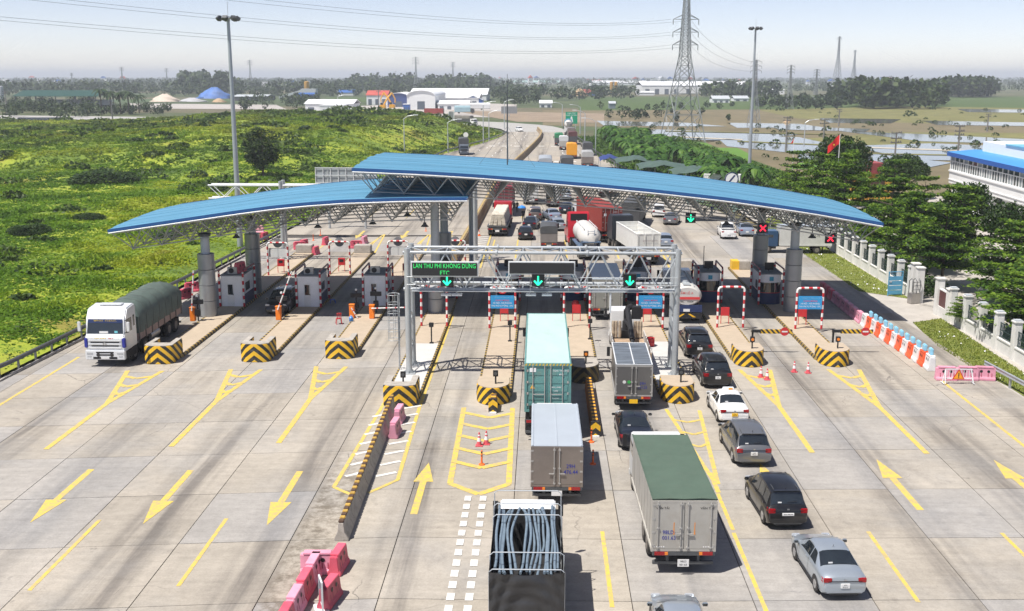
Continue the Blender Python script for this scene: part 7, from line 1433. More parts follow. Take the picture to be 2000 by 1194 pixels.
# yellow guard house with red roof
p = P(1745, 352); t = thing('guard_house', 'small ochre house with rounded red roof beyond the trees', 'house', (51.5, 171, 0)); MB().box(-3, 3, -2.5, 2.5, 0, 4.2).build('wall', mat('ochre_wall', (.60, .33, .05), .8, 0, .1), t); MB().prism([(-3.4, 4.2), (3.4, 4.2), (2.8, 5.2), (1.2, 5.8), (-1.2, 5.8), (-2.8, 5.2)], -2.9, 2.9, 1).build('roof', mat('dull_red_roof', (.28, .06, .06), .7, 0, .2), t); MB().box(-1.6, 1.6, -2.53, -2.5, 1.0, 3.4).build('opening', mat('rust_brown', (.08, .045, .03), .8), t)

# ------------------------------------------------------------------ trees
def crown_pts(kind, h, r, rng):
    C = []
    if kind == 'tier':     # flat horizontal sprays in storeys
        nt_ = 7
        for k in range(nt_):
            f = k / (nt_ - 1); z = h * (.24 + .72 * f); rr = r * (1.0 - .62 * f ** 1.3)
            for s in range(int(13 - 5 * f)):
                a = rng.uniform(0, 6.283); L = rr * rng.uniform(.65, 1.1); wd = L * .30
                n = int(42 * (L + .6)); u = rng.uniform(.12, 1, n); v = rng.normal(0, 1, n) * wd * .5 * np.sqrt(u)
                C.append(np.stack([np.cos(a) * u * L - np.sin(a) * v, np.sin(a) * u * L + np.cos(a) * v, z + .28 * u * L * rng.uniform(.1, .6) + rng.normal(0, .09, n) - .10 * v * v], 1))
    elif kind == 'round':
        for s in range(34):
            d = rng.normal(size=3); d[2] = abs(d[2]) * .9 - .15; d /= np.linalg.norm(d); c = np.array([0, 0, h * .58]) + d * np.array([r * .72, r * .72, h * .30]); n = 150; q = rng.normal(size=(n, 3)); q /= np.linalg.norm(q, axis=1)[:, None]
            C.append(c + q * np.array([r * .36, r * .36, h * .13]) * rng.uniform(.7, 1.05, (n, 1)))
    else:                  # tall irregular
        for s in range(26):
            f = rng.uniform(0, 1); z = h * (.22 + .72 * f); rr = r * (.55 + .5 * math.sin(3.14 * min(1, f * 1.1))) * .75; a = rng.uniform(0, 6.283); c = np.array([math.cos(a) * rr * .8, math.sin(a) * rr * .8, z]); n = 120; q = rng.normal(size=(n, 3)); q /= np.linalg.norm(q, axis=1)[:, None]
            C.append(c + q * np.array([r * .38, r * .38, h * .10]) * rng.uniform(.6, 1.1, (n, 1)))
    return np.concatenate(C)
lm_tier = leaf_mat('terminalia_leaves', (0.034, 0.084, 0.011), (0.090, 0.178, 0.017), (0.19, 0.295, 0.030), .35, trans=.4, island=.45); lm_round = leaf_mat('round_tree_leaves', (0.014, 0.036, 0.008), (0.030, 0.066, 0.012), (0.055, 0.095, 0.018), .6, trans=.25, island=.5); lm_dark = leaf_mat('dark_tree_leaves', (0.012, 0.028, 0.007), (0.028, 0.055, 0.011), (0.055, 0.085, 0.016), .4, trans=.25, island=.5)
bark = mat('bark', (0.11, 0.085, 0.06), .9, 0, .3, 4, bump=.3)
TREES = {}
def tree(x, y, h, r, kind, label, group, z=0.0, var=0, name='tree'):
    key = (kind, var); t = thing(name, label, 'tree', (x, y, z), random.Random(int(x * 7 + y)).uniform(0, 6.28), group); t.scale = (r, r, h)
    if key not in TREES:
        rg = np.random.default_rng(100 + var + len(kind)); H0, R0 = {'tier': (8.0, 4.2), 'round': (7.0, 3.6), 'tall': (9.0, 2.8)}[kind]
        C = crown_pts(kind, H0, R0, rg); q = leaves(C, {'tier': .17, 'round': .19, 'tall': .22}[kind], rg, up=1.3 if kind == 'tier' else .3, asp=.6)
        q = q / np.array([R0, R0, H0]); o = quads_mesh('crown', q, {'tier': lm_tier, 'round': lm_round, 'tall': lm_dark}[kind], t)
        b = MB(); b.path([(0, 0, -.1), (.06, .03, H0 * .2), (-.05, .05, H0 * .45), (.03, 0, H0 * .7), (0, 0, H0 * .93)], [.17, .13, .10, .06, .02], 8); rr = random.Random(var + 3)
        for k in range(14): a = k * 2.4; zz = H0 * (.25 + .045 * k); L = R0 * (.85 - .045 * k); b.path([(0, 0, zz), (math.cos(a) * L * .5, math.sin(a) * L * .5, zz + .25), (math.cos(a) * L, math.sin(a) * L, zz + .45)], [.06, .04, .012], 5)
        b.v = [(a / R0, c / R0, z_ / H0) for a, c, z_ in b.v]; tr = b.build('trunk', bark, t, smooth=50); TREES[key] = (o.data, tr.data)
    else:
        for nm, me in zip(('crown', 'trunk'), TREES[key]): o = bpy.data.objects.new(nm, me); COL.objects.link(o); o.parent = t
    return t
TL = [(36.3, 77, 7.0, 4.6, 'leafy tiered tree above the near boundary wall'), (40.5, 83.0, 8.2, 5.2, 'tiered tree spreading over the driveway entrance'), (36.5, 97.5, 8.0, 4.6, 'tiered tree just inside the wall behind the blue gate'), (37, 106, 8.3, 4.4, 'tiered tree behind the canopy tip, second from the gate'), (37, 114.5, 8.6, 4.4, 'tiered tree behind the canopy tip, third from the gate'), (37.2, 124, 8.6, 4.4, 'tiered tree behind the roof slope, fourth from the gate'), (37.5, 134, 9.0, 4.6, 'tiered tree behind the roof slope, fifth from the gate'), (37.5, 145, 9.4, 4.4, 'tall tiered tree at the far end of the wall'), (42, 152, 10.2, 4.6, 'tall tiered tree below the red flag'), (36.8, 157, 9.6, 4.2, 'tiered tree left of the mast foot, farthest of its row'), (42.5, 110, 7.6, 4.2, 'tiered tree between the wall and the office'), (43, 122, 8.4, 4.2, 'tiered tree in front of the office corner'), (44, 136, 8.8, 4.4, 'tiered tree left of the office roof corner'), (40.5, 91.5, 8.0, 4.3, 'tiered tree shading the yard behind the gate pillars'), (39, 68, 6.8, 4.2, 'tiered tree cut by the frame edge above the near wall')]
for i, (x, y, h, r, l) in enumerate(TL): tree(x, y, h * (1, .88, 1.08, .95)[i % 4], r * (1, 1.1, .9)[i % 3], 'tier', l, 'tiered trees inside the boundary wall', 0, i % 4)
for x, y, h, r, l in ((44.3, 162, 10.6, 4.4, 'round dark tree crown standing tallest beneath the flag'), (46.0, 117, 7.9, 3.0, 'round clipped dark tree in front of the white office wall'), (45.8, 106.5, 7.0, 2.6, 'smaller round dark tree beside the clipped one'), (53.5, 163, 7.5, 3.2, 'dark tree left of the office beyond the ochre house'), (57.5, 172, 7, 3.4, 'bushy dark tree behind the office corner')): tree(x, y, h, r, 'round', l, 'round dark trees by the office', 0, int(x) % 2)
p = P(515, 352); tree(p.x, p.y, 9.0, 3.6, 'tall', 'tall dark tree standing alone in the meadow behind the mast', None, .8, 1); p = P(500, 335); tree(p.x, p.y + 6, 6.0, 2.4, 'tall', 'shorter dark tree touching the lone meadow tree', None, .8, 0)
t = tree(*P(205, 362)[:2], 4.4, 6.0, 'round', 'broad dark bush mound in the middle of the meadow', None, -1.7, 1, 'bush'); t['category'] = 'bush'
for x, y, h, r, l in ((31.9, 81.6, 1.9, 1.2, 'light green shrub leaning over the white wall'),): t = tree(x + .3, y, h, r, 'tier', l, None, .5, 2, 'shrub'); t['category'] = 'shrub'
for u, v, s, l in ((418, 338, 2.3, 'small dark bush left of the mast in the meadow'), (170, 435, 2.0, 'dark bush low in the meadow near the canopy'), (60, 460, 2.2, 'dark bush at the edge of the meadow'), (330, 470, 1.6, 'dark bush below the canopy edge')):
    q = P(u, v); t = tree(q.x, q.y, s, s * 1.2, 'round', l, 'bushes in the meadow', -.35 * s, int(u) % 2, 'bush'); t['category'] = 'bush'
# banana grove by the far road
ban = leaf_mat('banana_leaves', (0.030, 0.085, 0.012), (0.070, 0.165, 0.020), (0.14, 0.25, 0.04), .5, trans=.35, island=.5); BAN = []
for k in range(3):
    rg = random.Random(k + 50); b = MB()
    for i in range(11):
        a = i * 2.399 + rg.uniform(-.3, .3); L = rg.uniform(1.7, 2.6); up = rg.uniform(.5, 1.3); d = Vector((math.cos(a), math.sin(a), 0)); sd = Vector((-d.y, d.x, 0)); vs = []
        for j in range(6): f = j / 5; c = d * (L * f * .75) + Vector((0, 0, 2.0 + up * 1.6 * f - 2.2 * f * f)); wd = .36 * math.sin(3.14 * min(1, f * .93 + .07)) ** .6; vs += [c - sd * wd - Vector((0, 0, .10)), c, c + sd * wd - Vector((0, 0, .10))]
        b.add(vs, [(3*j+q, 3*j+q+1, 3*j+q+4, 3*j+q+3) for j in range(5) for q in (0, 1)])
    BAN.append(b)
bme = [b.build('leaf_crown', ban, None) for b in BAN]; bst = MB().lathe([(.16, -.2), (.13, 1.2), (.08, 2.2)], 8).build('stem', mat('banana_stem', (.16, .17, .06), .8), None); datas = [o.data for o in bme]; sd_ = bst.data
for o in bme + [bst]: bpy.data.objects.remove(o)
rs = random.Random(21); cnt = 0
while cnt < 190:
    y = rs.uniform(182, 340); x0 = 22 - (y - 182) * .035; x = x0 + rs.uniform(0, 17.5 - (y - 200) * .03)
    if y < 215 and x < 28: continue
    t = thing('banana_plant', 'broad-leaved banana plant in the grove beside the far road', 'plant', (x, y, -.3), rs.uniform(0, 6), 'banana plants beside the far road'); s = rs.uniform(1.1, 1.75); t.scale = (s, s, s)
    for nm, me in (('leaf_crown', datas[cnt % 3]), ('stem', sd_)): o = bpy.data.objects.new(nm, me); COL.objects.link(o); o.parent = t
    cnt += 1
und = []; rng = np.random.default_rng(12)
for _ in range(9000): y = rng.uniform(170, 350); und.append((20.5 - (y - 182) * .04 + rng.uniform(-4, 30), y, -.4))
tag(quads_mesh('undergrowth', np.concatenate([blades(np.array(und), .7, .5, rng), leaves(np.array(und) + np.array([[0, 0, .35]]), .4, rng, up=1)]), leaf_mat('grove_grass', (.04, .09, .012), (.08, .16, .018), (.13, .22, .03), .1), kind='stuff'), 'green undergrowth between the far road and the paddies', 'undergrowth')
Ch = np.stack([rng.uniform(33.2, 35.4, 9000), rng.uniform(93, 152, 9000), rng.uniform(.1, 1.5, 9000)], 1); Ch2 = np.stack([rng.uniform(33.2, 36, 4500), rng.uniform(52, 80, 4500), rng.uniform(.05, .9, 4500)], 1)
tag(quads_mesh('hedge_growth', leaves(np.concatenate([Ch, Ch2]), .16, rng, up=.4, asp=.7), lm_round, kind='stuff'), 'dark leafy hedge growth inside the boundary wall', 'hedge')  # shrubs in dark leaves that also stand in for shade beneath the trees
# shrubs and weeds along paddies
Q = []
for _ in range(150):
    u, v = rng.uniform(1180, 2050), rng.uniform(205, 330)
    if u < 1420 and v > 285: continue
    c = P(u, v, -.4); s = rng.uniform(.4, 1.1) * (1 + (330 - v) / 200); n = 50; q = rng.normal(size=(n, 3)); q /= np.linalg.norm(q, axis=1)[:, None]; q[:, 2] = np.abs(q[:, 2]); Q.append(leaves(np.array(c) + q * s * np.array([1.1, 1.0, 1.0]), .26 * s, rng, up=.2, asp=.8))
tag(quads_mesh('field_shrubs', np.concatenate(Q), lm_round, kind='stuff'), 'small dark shrubs dotted along the paddy banks', 'shrubs')

# ------------------------------------------------------------------ masts, lamps, poles
def floodmast(x, y, h, label, rz):
    t = thing('floodlight_mast', label, 'mast', (x, y, 0), R(rz)); b = MB(); b.lathe([(.34, -.2), (.17, h)], 14); b.build('pole', mat('mast_steel', (.40, .43, .46), .4, .4, .08, 1), t, smooth=40); MB().lathe([(.5, h - .05), (.9, h), (.9, h + .12), (.5, h + .16)], 14).build('head_frame', grey_metal, t)
    for k in range(7): a = k * .9; c = Vector((math.cos(a) * 1.05, math.sin(a) * 1.05, h + .02)); MB().cbox((0, 0, 0), (.5, .55, .42)).xf(Matrix.Translation(c) @ Matrix.Rotation(a, 4, 'Z') @ Matrix.Rotation(R(40), 4, 'Y')).build('floodlight', dark_metal, t, bevel=.04)
    MB().tube((0, 0, h + .1), (0, 0, h + 1.8), .03, 5).build('lightning_rod', grey_metal, t)
floodmast(-34.45, 120.7, 25.1, 'tall floodlight mast rising behind the lower canopy at the meadow', 10)
q = PY(1476, 56, 205); floodmast(q.x, 205, q.z, 'tall floodlight mast rising from the trees near the paddies', 70)
def lamp(u, vb, vt, label, arm=1):
    p = P(u, vb); q = PY(u, vt, p.y); t = thing('street_lamp', label, 'street lamp', p, 0, 'street lamps along the far road'); h = q.z; r = .05 + p.y * .00018
    MB().lathe([(r * 1.5, 0), (r, h)], 8).build('pole', grey_metal, t); MB().path([(0, 0, h), (arm * 1.0, 0, h + .6), (arm * 2.6, 0, h + .9)], r * .7, 6).build('arm', grey_metal, t); MB().cbox((arm * 3.0, 0, h + .92), (1.1, .4, .18)).build('lamp_head', white_metal, t)
for u, vb, vt, l, a in ((790, 300, 232, 'street lamp on the meadow side just above the lower canopy', 1), (875, 297, 240, 'street lamp beside the dark canvas truck', 1), (944, 281, 205, 'street lamp on the inside of the bend', 1), (955, 276, 222, 'street lamp pole second on the inside of the bend', 1), (985, 252, 200, 'distant street lamp beyond the bend', 1), (1163, 302, 238, 'street lamp by the banana grove', -1), (1142, 283, 222, 'street lamp second along the banana grove', -1), (1133, 262, 210, 'street lamp near the green road sign', -1), (1098, 246, 205, 'street lamp at the outer edge of the bend', -1), (660, 214, 190, 'street lamp at the depot yard', 1), (1570, 288, 240, 'concrete pole in the paddies left of the flag', 1)): lamp(u, vb, vt, l, a)
pole_m = mat('pole_concrete', (.20, .19, .18), .8, 0, .15, 1)
def upole(u, vb, vt, label, fancy=False):
    p = P(u, vb); h = PY(u, vt, p.y).z; t = thing('utility_pole', label, 'utility pole', p, R(25), 'utility poles in the paddies'); r = .10 + p.y * .0003; MB().lathe([(r * 1.3, -.4), (r * .8, h)], 8).build('pole', pole_m, t)
    for z in ((h - .3, h - 1.1) if not fancy else (h - .2, h - 1.2, h - 2.0)):
        MB().box(-1.3, 1.3, -.1, .1, z - .09, z + .09).build('crossarm', pole_m, t); [MB().lathe([(.09, z + .05), (.12, z + .2), (.05, z + .38)], 7, (x, 0, 0)).build('insulator', pole_m, t) for x in (-1.15, 0.6, 1.15)]
upole(1868, 330, 245, 'crossarmed utility pole rising left of the office roof', True); upole(1745, 345, 258, 'utility pole in the paddies between the trees and the office', True); upole(1606, 315, 232, 'slim utility pole in the paddies left of the flag'); upole(1535, 285, 228, 'slim utility pole beside the mast'); upole(1638, 245, 213, 'short pole at the far paddies'); upole(1928, 255, 222, 'short pole in the far paddies at the frame edge'); upole(220, 235, 200, 'pole by the car park at the meadow edge'); upole(740, 216, 175, 'pole in front of the red-roofed depot'); upole(14, 225, 178, 'pole at the far corner of the meadow')
# flag
q0 = P(1640, 330); fp = PY(1641, 262, 150); t = thing('flagpole', 'red flag with a small yellow star hanging on a white pole above the trees', 'flag', (fp.x, 150, 0)); MB().lathe([(.07, 0), (.04, fp.z)], 8).build('pole', white_paint, t); b = MB(); vs = []
for i in range(9):
    for j in range(5): f = i / 8; vs.append((-.05 - 1.5 * f, .14 * math.sin(f * 7), fp.z - .1 - 1.25 * j / 4 * (1 - .15 * f) - 1.55 * f ** 1.1))
b.add(vs, [(i*5+j, i*5+j+1, (i+1)*5+j+1, (i+1)*5+j) for i in range(8) for j in range(4)]); fl = b.build('flag_cloth', mat('flag_red', (.65, .02, .02), .7, 0, .08, 2), t, smooth=60); st = [((.16 if k % 2 == 0 else .065) * math.sin(k * .6283), (.16 if k % 2 == 0 else .065) * math.cos(k * .6283)) for k in range(10)]; MB().add([(-.8 + a, -.16, fp.z - 1.45 + c) for a, c in st], [tuple(range(10))]).build('star', mat('star_yellow', (.85, .6, .03), .6), fl)
q = PY(1551, 270, 165); t = thing('flagpole', 'small red pennant among the tree tops', 'flag', (q.x, 165, 0)); MB().lathe([(.05, 0), (.03, q.z)], 6).build('pole', white_paint, t); MB().add([(0, 0, q.z), (-.5, .1, q.z - .9), (-.1, .05, q.z - .7)], [(0, 1, 2)]).build('flag_cloth', mat('flag_red', (.65, .02, .02)), t)
# green direction sign, sign backs, round sign
p = P(1116, 252); q = PY(1116, 219, p.y); q2 = PY(1127, 242, p.y); t = thing('direction_sign', 'green motorway sign with white symbol above the far queue', 'sign', p); hw = (PY(1127, 230, p.y).x - PY(1104, 230, p.y).x) / 2; s_ = MB().box(-hw, hw, -.05, .05, q2.z, q.z).build('panel', mat('sign_green', (.0, .30, .16), .5, 0, .05), t); h = q.z - q2.z
MB().prism([(-hw * .3, q2.z + h * .12), (-hw * .05, q2.z + h * .12), (0, q2.z + h * .5), (hw * .05, q2.z + h * .12), (hw * .3, q2.z + h * .12), (hw * .1, q2.z + h * .62), (-hw * .1, q2.z + h * .62)], -.06, -.051, 1).build('symbol', white_ink, s_); text('CAO TỐC', h * .16, white_ink, s_, (0, -.055, q.z - h * .12)); text('HÀ NỘI - HẢI PHÒNG', h * .13, white_ink, s_, (0, -.055, q.z - h * .28), sx=.7); [MB().tube((s * hw * .7, .1, 0), (s * hw * .7, .1, q.z), .12, 8).build('post', grey_metal, t) for s in (-1, 1)]
p = P(882, 250); t = thing('road_sign', 'back of a tall grey road sign beside the far bend', 'sign', p); a, c = PY(877, 240, p.y), PY(888, 218, p.y); MB().box((a.x - c.x) / 2, (c.x - a.x) / 2, 0, .1, a.z, c.z).build('panel', disc_g, t); [MB().tube((s * (c.x - a.x) * .45, -.1, 0), (s * (c.x - a.x) * .45, -.1, c.z), .15, 8).build('post', white_metal, t) for s in (-1, 1)]
a, c = PY(979, 222, 520), PY(1010, 208, 520); t = thing('road_sign', 'back of a wide grey road sign beyond the bend', 'sign', ((a.x + c.x) / 2, 520, 0)); MB().box((a.x - c.x) / 2, (c.x - a.x) / 2, 0, .15, a.z, c.z).build('panel', disc_g, t); MB().tube((0, .2, 0), (0, .2, c.z), .2, 8).build('post', grey_metal, t)
q = PY(1429, 350, 140); t = thing('road_sign', 'round white end-of-limit sign peeping over the canopy roof', 'sign', (q.x, 140, 0)); MB().lathe([(.9, 0), (.9, .05)], 26).xf(Matrix.Translation((0, 0, q.z)) @ Matrix.Rotation(R(90), 4, 'X')).build('face', white_paint, t); o = ring(.76, .9, 0).build('rim_band', blue_paint, t); o.location = (0, -.056, q.z); MB().add([(-.5, -.058, q.z - .45), (-.3, -.058, q.z - .55), (.5, -.058, q.z + .45), (.3, -.058, q.z + .55)], [(0, 1, 2, 3)]).build('slash', blue_paint, t); MB().tube((0, .08, 0), (0, .08, q.z), .06, 8).build('post', grey_metal, t)
q = P(924, 285); t = thing('road_sign', 'small round speed sign on the verge inside the bend', 'sign', (q.x - 2, q.y, 0)); MB().lathe([(.7, 0), (.7, .05)], 20).xf(Matrix.Translation((0, 0, 3.0)) @ Matrix.Rotation(R(90), 4, 'X')).build('face', white_paint, t); MB().tube((0, .08, -.3), (0, .08, 3.2), .08, 6).build('post', grey_metal, t)

# ------------------------------------------------------------------ stalls under tarpaulins beside the queue
def shelter(x, y, w_, d_, h_, label, m_, rz=0):
    t = thing('tarp_shelter', label, 'shelter', (x, y, 0), R(rz)); b = MB(); n = 8; vs = []
    for i in range(n + 1):
        for j in range(n + 1): a, c = -w_ / 2 + w_ * i / n, -d_ / 2 + d_ * j / n; vs.append((a, c, h_ - .9 * (abs(a) / (w_ / 2)) ** 1.4 * .8 - .5 * (abs(c) / (d_ / 2)) ** 2 + .12 * math.sin(i * 1.9 + j)))
    b.add(vs, [(i*(n+1)+j, i*(n+1)+j+1, (i+1)*(n+1)+j+1, (i+1)*(n+1)+j) for i in range(n) for j in range(n)]); b.build('tarpaulin', m_, t, smooth=60); [MB().tube((sx * w_ * .47, sy * d_ * .47, 0), (sx * w_ * .47, sy * d_ * .47, h_ - 1.2), .05, 6).build('pole', grey_metal, t) for sx in (-1, 1) for sy in (-1, 1)]
tg = mat('stall_tarp', (.07, .11, .09), .6, 0, .25, .8); tb = mat('stall_blue', (.03, .05, .18), .5, 0, .2, .8)
for x, y, w_, d_, h_, l, m_ in ((18.5, 218, 8, 9, 3.3, 'green tarpaulin stall roof beside the queue, farther one', tg), (22.5, 206, 9, 10, 3.2, 'green tarpaulin stall roof beside the queue, middle one', tg), (27.5, 195, 9, 10, 3.1, 'green tarpaulin stall roof nearest the white container', tg), (13.8, 226, 4, 7, 3.0, 'dark blue awning beside the grey stake truck', tb), (22.5, 145, 6.5, 5, 3.4, 'green tarpaulin stall under the rim of the upper canopy', tg), (26.8, 139, 5, 4, 3.2, 'dark green awning behind the white pickup', tg)): shelter(x, y, w_, d_, h_, l, m_)
t = thing('storage_container', 'white storage container among the banana plants', 'container', (33.5, 183, 0), R(75)); container(t, 0, 6.06, .1, wc, wc)
# ------------------------------------------------------------------ people
sk_m = mat('skin', (.35, .19, .12), .6, 0, .05); hair_m = mat('hair', (.01, .009, .008), .6, 0, 0)
def person(x, y, rz, shirt, pants, label, z=0.0, arms=((-12, 8), (12, -6)), fold=0.0, hold=False, h=1.68):
    k = h / 1.70; J = [(0, 0, .92), (0, 0, 1.12), (0, -.01, 1.34), (0, 0, 1.47), (0, .01, 1.53), (0, .02, 1.62), (0, .02, 1.68)]; Rr = [(.15, .11), (.14, .10), (.17, .11), (.06, .06), (.055, .055), (.085, .10), (.06, .07)]; E = [(i, i + 1) for i in range(6)]
    def ch(st, pts):
        prev = st
        for p, r in pts: J.append(p); Rr.append(r); E.append((prev, len(J) - 1)); prev = len(J) - 1
    for s, (a, f) in zip((-1, 1), arms):
        el_ = (s * .24, .05 + .1 * fold, 1.12) if not (hold and s > 0) else (s * .25, .12, 1.18); ha = (s * .25, .16 + .12 * fold, .90) if not (hold and s > 0) else (s * .18, .30, 1.32)
        ch(2, [((s * .18, 0, 1.39), (.06, .06)), (el_, (.045, .045)), (ha, (.035, .035)), ((ha[0], ha[1] + .05, ha[2] - .08), (.03, .02))])
        ch(0, [((s * .09, 0, .86), (.09, .09)), ((s * .10, .02 * s, .48), (.065, .07)), ((s * .11, -.02 - .03 * s, .08), (.045, .05)), ((s * .12, .11 - .03 * s, .04), (.04, .035))])
    me = bpy.data.meshes.new('body'); me.from_pydata([(a * k, c * k, d_ * k) for a, c, d_ in J], E, []); o = bpy.data.objects.new('person_tmp', me); COL.objects.link(o)
    o.modifiers.new('s', 'SKIN'); [setattr(v, 'radius', (r[0] * k, r[1] * k)) for v, r in zip(me.skin_vertices[0].data, Rr)]; me.skin_vertices[0].data[0].use_root = True; su = o.modifiers.new('d', 'SUBSURF'); su.levels = su.render_levels = 1
    dg = bpy.context.evaluated_depsgraph_get(); m2 = bpy.data.meshes.new_from_object(o.evaluated_get(dg)); bpy.data.objects.remove(o)
    for m_ in (shirt, pants, sk_m, hair_m, black): m2.materials.append(m_)
    for p_ in m2.polygons:
        c = p_.center; zz = c.z / k; ax = abs(c.x) / k; p_.use_smooth = True
        p_.material_index = 4 if zz < .07 else 3 if zz > 1.63 or (zz > 1.55 and c.y < .0) else 2 if zz > 1.45 else 2 if (ax > .17 and zz < 1.12) else 1 if zz < .95 and ax < .2 else 0
    t = thing('person', label, 'person', (x, y, z), R(rz)); b = bpy.data.objects.new('body', m2); COL.objects.link(b); b.parent = t; return t
sh_b = mat('shirt_blue', (.03, .08, .35), .8, 0, .1); sh_o = mat('shirt_olive', (.05, .045, .03), .8, 0, .1); tr_d = mat('trousers_dark', (.02, .02, .025), .8, 0, .1); sh_w = mat('shirt_white', (.6, .6, .6), .8, 0, .05)
p = P(1010, 416); person(p.x, p.y, 190, sh_o, tr_d, 'person in dark olive clothes standing beside the sack-laden flatbed')
p = P(1022, 433); person(p.x, p.y, 170, tr_d, tr_d, 'person in dark clothes walking under a blue umbrella', hold=True); t = thing('umbrella', 'open bright blue umbrella held above a walker', 'umbrella', (p.x - .18, p.y - .3, 1.25)); MB().lathe([(.55, .62), (.48, .76), (.3, .88), (.02, .95), (.3, .86), (.48, .74)], 8).build('canopy', mat('umbrella_blue', (.03, .22, .65), .5), t, smooth=20); MB().tube((0, 0, 0), (0, 0, 1.02), .012, 6).build('shaft', dark_metal, t)
p = P(1042, 405); person(p.x, p.y - 1.0, 20, sh_w, tr_d, 'person in a white shirt behind the white box truck')
p = P(1985, 630); person(33.6, 79.2, 120, sh_b, tr_d, 'person in a blue shirt behind the boundary wall railings', hold=True)
for u, v, l, s_ in ((1376, 428, 'person in dark top at the tarpaulin stalls', tr_d), (1390, 424, 'person in blue top at the tarpaulin stalls', sh_b)): p = P(u, v); person(p.x, p.y, 200, s_, tr_d, l)
# ------------------------------------------------------------------ pylons and lines
steel_f = mat('pylon_steel', (.30, .32, .33), .5, .3, .08, .2)
def pylon(x, y, h, base, arms, label, r, name='pylon'):
    t = thing(name, label, 'pylon', (x, y, -.4), R(12)); waist = .58 * h; wt = base * .13
    def hw(z): return base / 2 + (wt - base / 2) * z / waist if z < waist else max(.25, wt * (1 - .55 * (z - waist) / (h - waist)))
    zs = [0]; 
    while zs[-1] < h - 1: zs.append(min(h, zs[-1] + max(1.6, hw(zs[-1]) * 1.5)))
    lg, br = [MB() for _ in range(4)], MB(); cn = ((-1, -1), (1, -1), (1, 1), (-1, 1))
    for z0, z1 in zip(zs, zs[1:]):
        for k in range(4):
            a, c = cn[k], cn[(k + 1) % 4]; A = lambda q, z: Vector((q[0] * hw(z), q[1] * hw(z), z)); lg[k].tube(A(a, z0), A(a, z1), r * 1.5, 4, cap=False); br.tube(A(a, z0), A(c, z1), r, 4, cap=False); br.tube(A(c, z0), A(a, z1), r, 4, cap=False); br.tube(A(a, z1), A(c, z1), r, 4, cap=False)
    [q.build('leg', steel_f, t) for q in lg]; br.build('bracing', steel_f, t)
    for za, la in arms:
        b = MB(); q = hw(za)
        for s in (-1, 1):
            tip = Vector((s * la, 0, za)); [b.tube((s * q, sy * q, za), tip, r, 4, cap=False) for sy in (-1, 1)]; [b.tube((s * q, sy * q, za + h * .03), tip, r, 4, cap=False) for sy in (-1, 1)]; b.tube(tip, tip - Vector((0, 0, h * .035)), r * 1.3, 5)
        b.build('crossarm', steel_f, t)
    return t
px0 = 41.8; PYY = 326; hz = PY(1331, -12, PYY).z + .4
za = [PY(1331, v, PYY).z + .4 for v in (38, 63, 88)]
pylon(px0, PYY, hz, 10.7, [(z, 3.9) for z in za], 'large lattice pylon standing in the paddies beyond the banana grove', .10)
for i, (u, vb, vt, l) in enumerate(((1472, 242, 115, 'lattice pylon just left of the paddy-side floodlight mast'), (1541, 212, 126, 'lattice pylon in the middle distance right of the mast'), (1592, 205, 134, 'small lattice pylon beyond the fields'), (1634, 168, 71, 'very tall distant lattice tower'), (1666, 168, 97, 'second tall distant lattice tower'), (490, 170, 117, 'hazy forked pylon above the meadow'), (813, 180, 111, 'hazy pylon above the white depot'), (885, 170, 121, 'slim hazy pylon right of the depot'), (142, 172, 142, 'faint pylon on the far horizon at the meadow side'), (240, 172, 130, 'faint slender tower on the far horizon'), (327, 170, 133, 'faint mast-like tower on the far horizon'))):
    p = P(u, vb, 0); h = PY(u, vt, p.y).z; pylon(p.x, p.y, h, h * .16, [(h * .97, h * .09), (h * .9, h * .09), (h * .83, h * .09)] if h < 60 else [(h * .96, h * .05)], l, max(.06, p.y * .00013))
wire_m = mat('conductor', (.16, .17, .18), .5, .5, 0)
def wire(a, b_, c, label):   # from a through the low point b_ to c
    a, b_, c = Vector(a), Vector(b_), Vector(c); pts = [a * (1 - f) * (1 - 2 * f) + b_ * 4 * f * (1 - f) + c * f * (2 * f - 1) for f in np.linspace(0, 1, 22)]; o = MB().path(pts, [.030 + .00002 * (q.y) for q in pts], 4).build('power_line', wire_m); tag(o, label, 'power line', 'overhead power lines')
for i, (v0, vm, v1, off) in enumerate(((38, 45, -62, 1), (40, 48, -52, 0), (63, 76, -14, 1), (65, 78, -6, 0), (88, 105, 33, 1), (90, 107.5, 40, 0))):
    wire(PY(1310 if off else 1352, v0, PYY), PY(940, vm - (4 if not off else 6), 285), PY(0, v1, 190), ('upper', 'upper', 'middle', 'middle', 'lower', 'lower')[i] + (' front' if off else ' rear') + ' conductor strung from the large pylon across the sky')
for i, (v0, v1) in enumerate(((38, 122), (63, 130), (88, 140))): wire(PY(1352, v0 + 4, PYY), PY(1405, (v0 + v1) / 2 + 14, 380), PY(1470, v1, P(1472, 242).y), ('topmost', 'middle', 'lowest')[i] + ' conductor from the large pylon to the next one in the paddies')

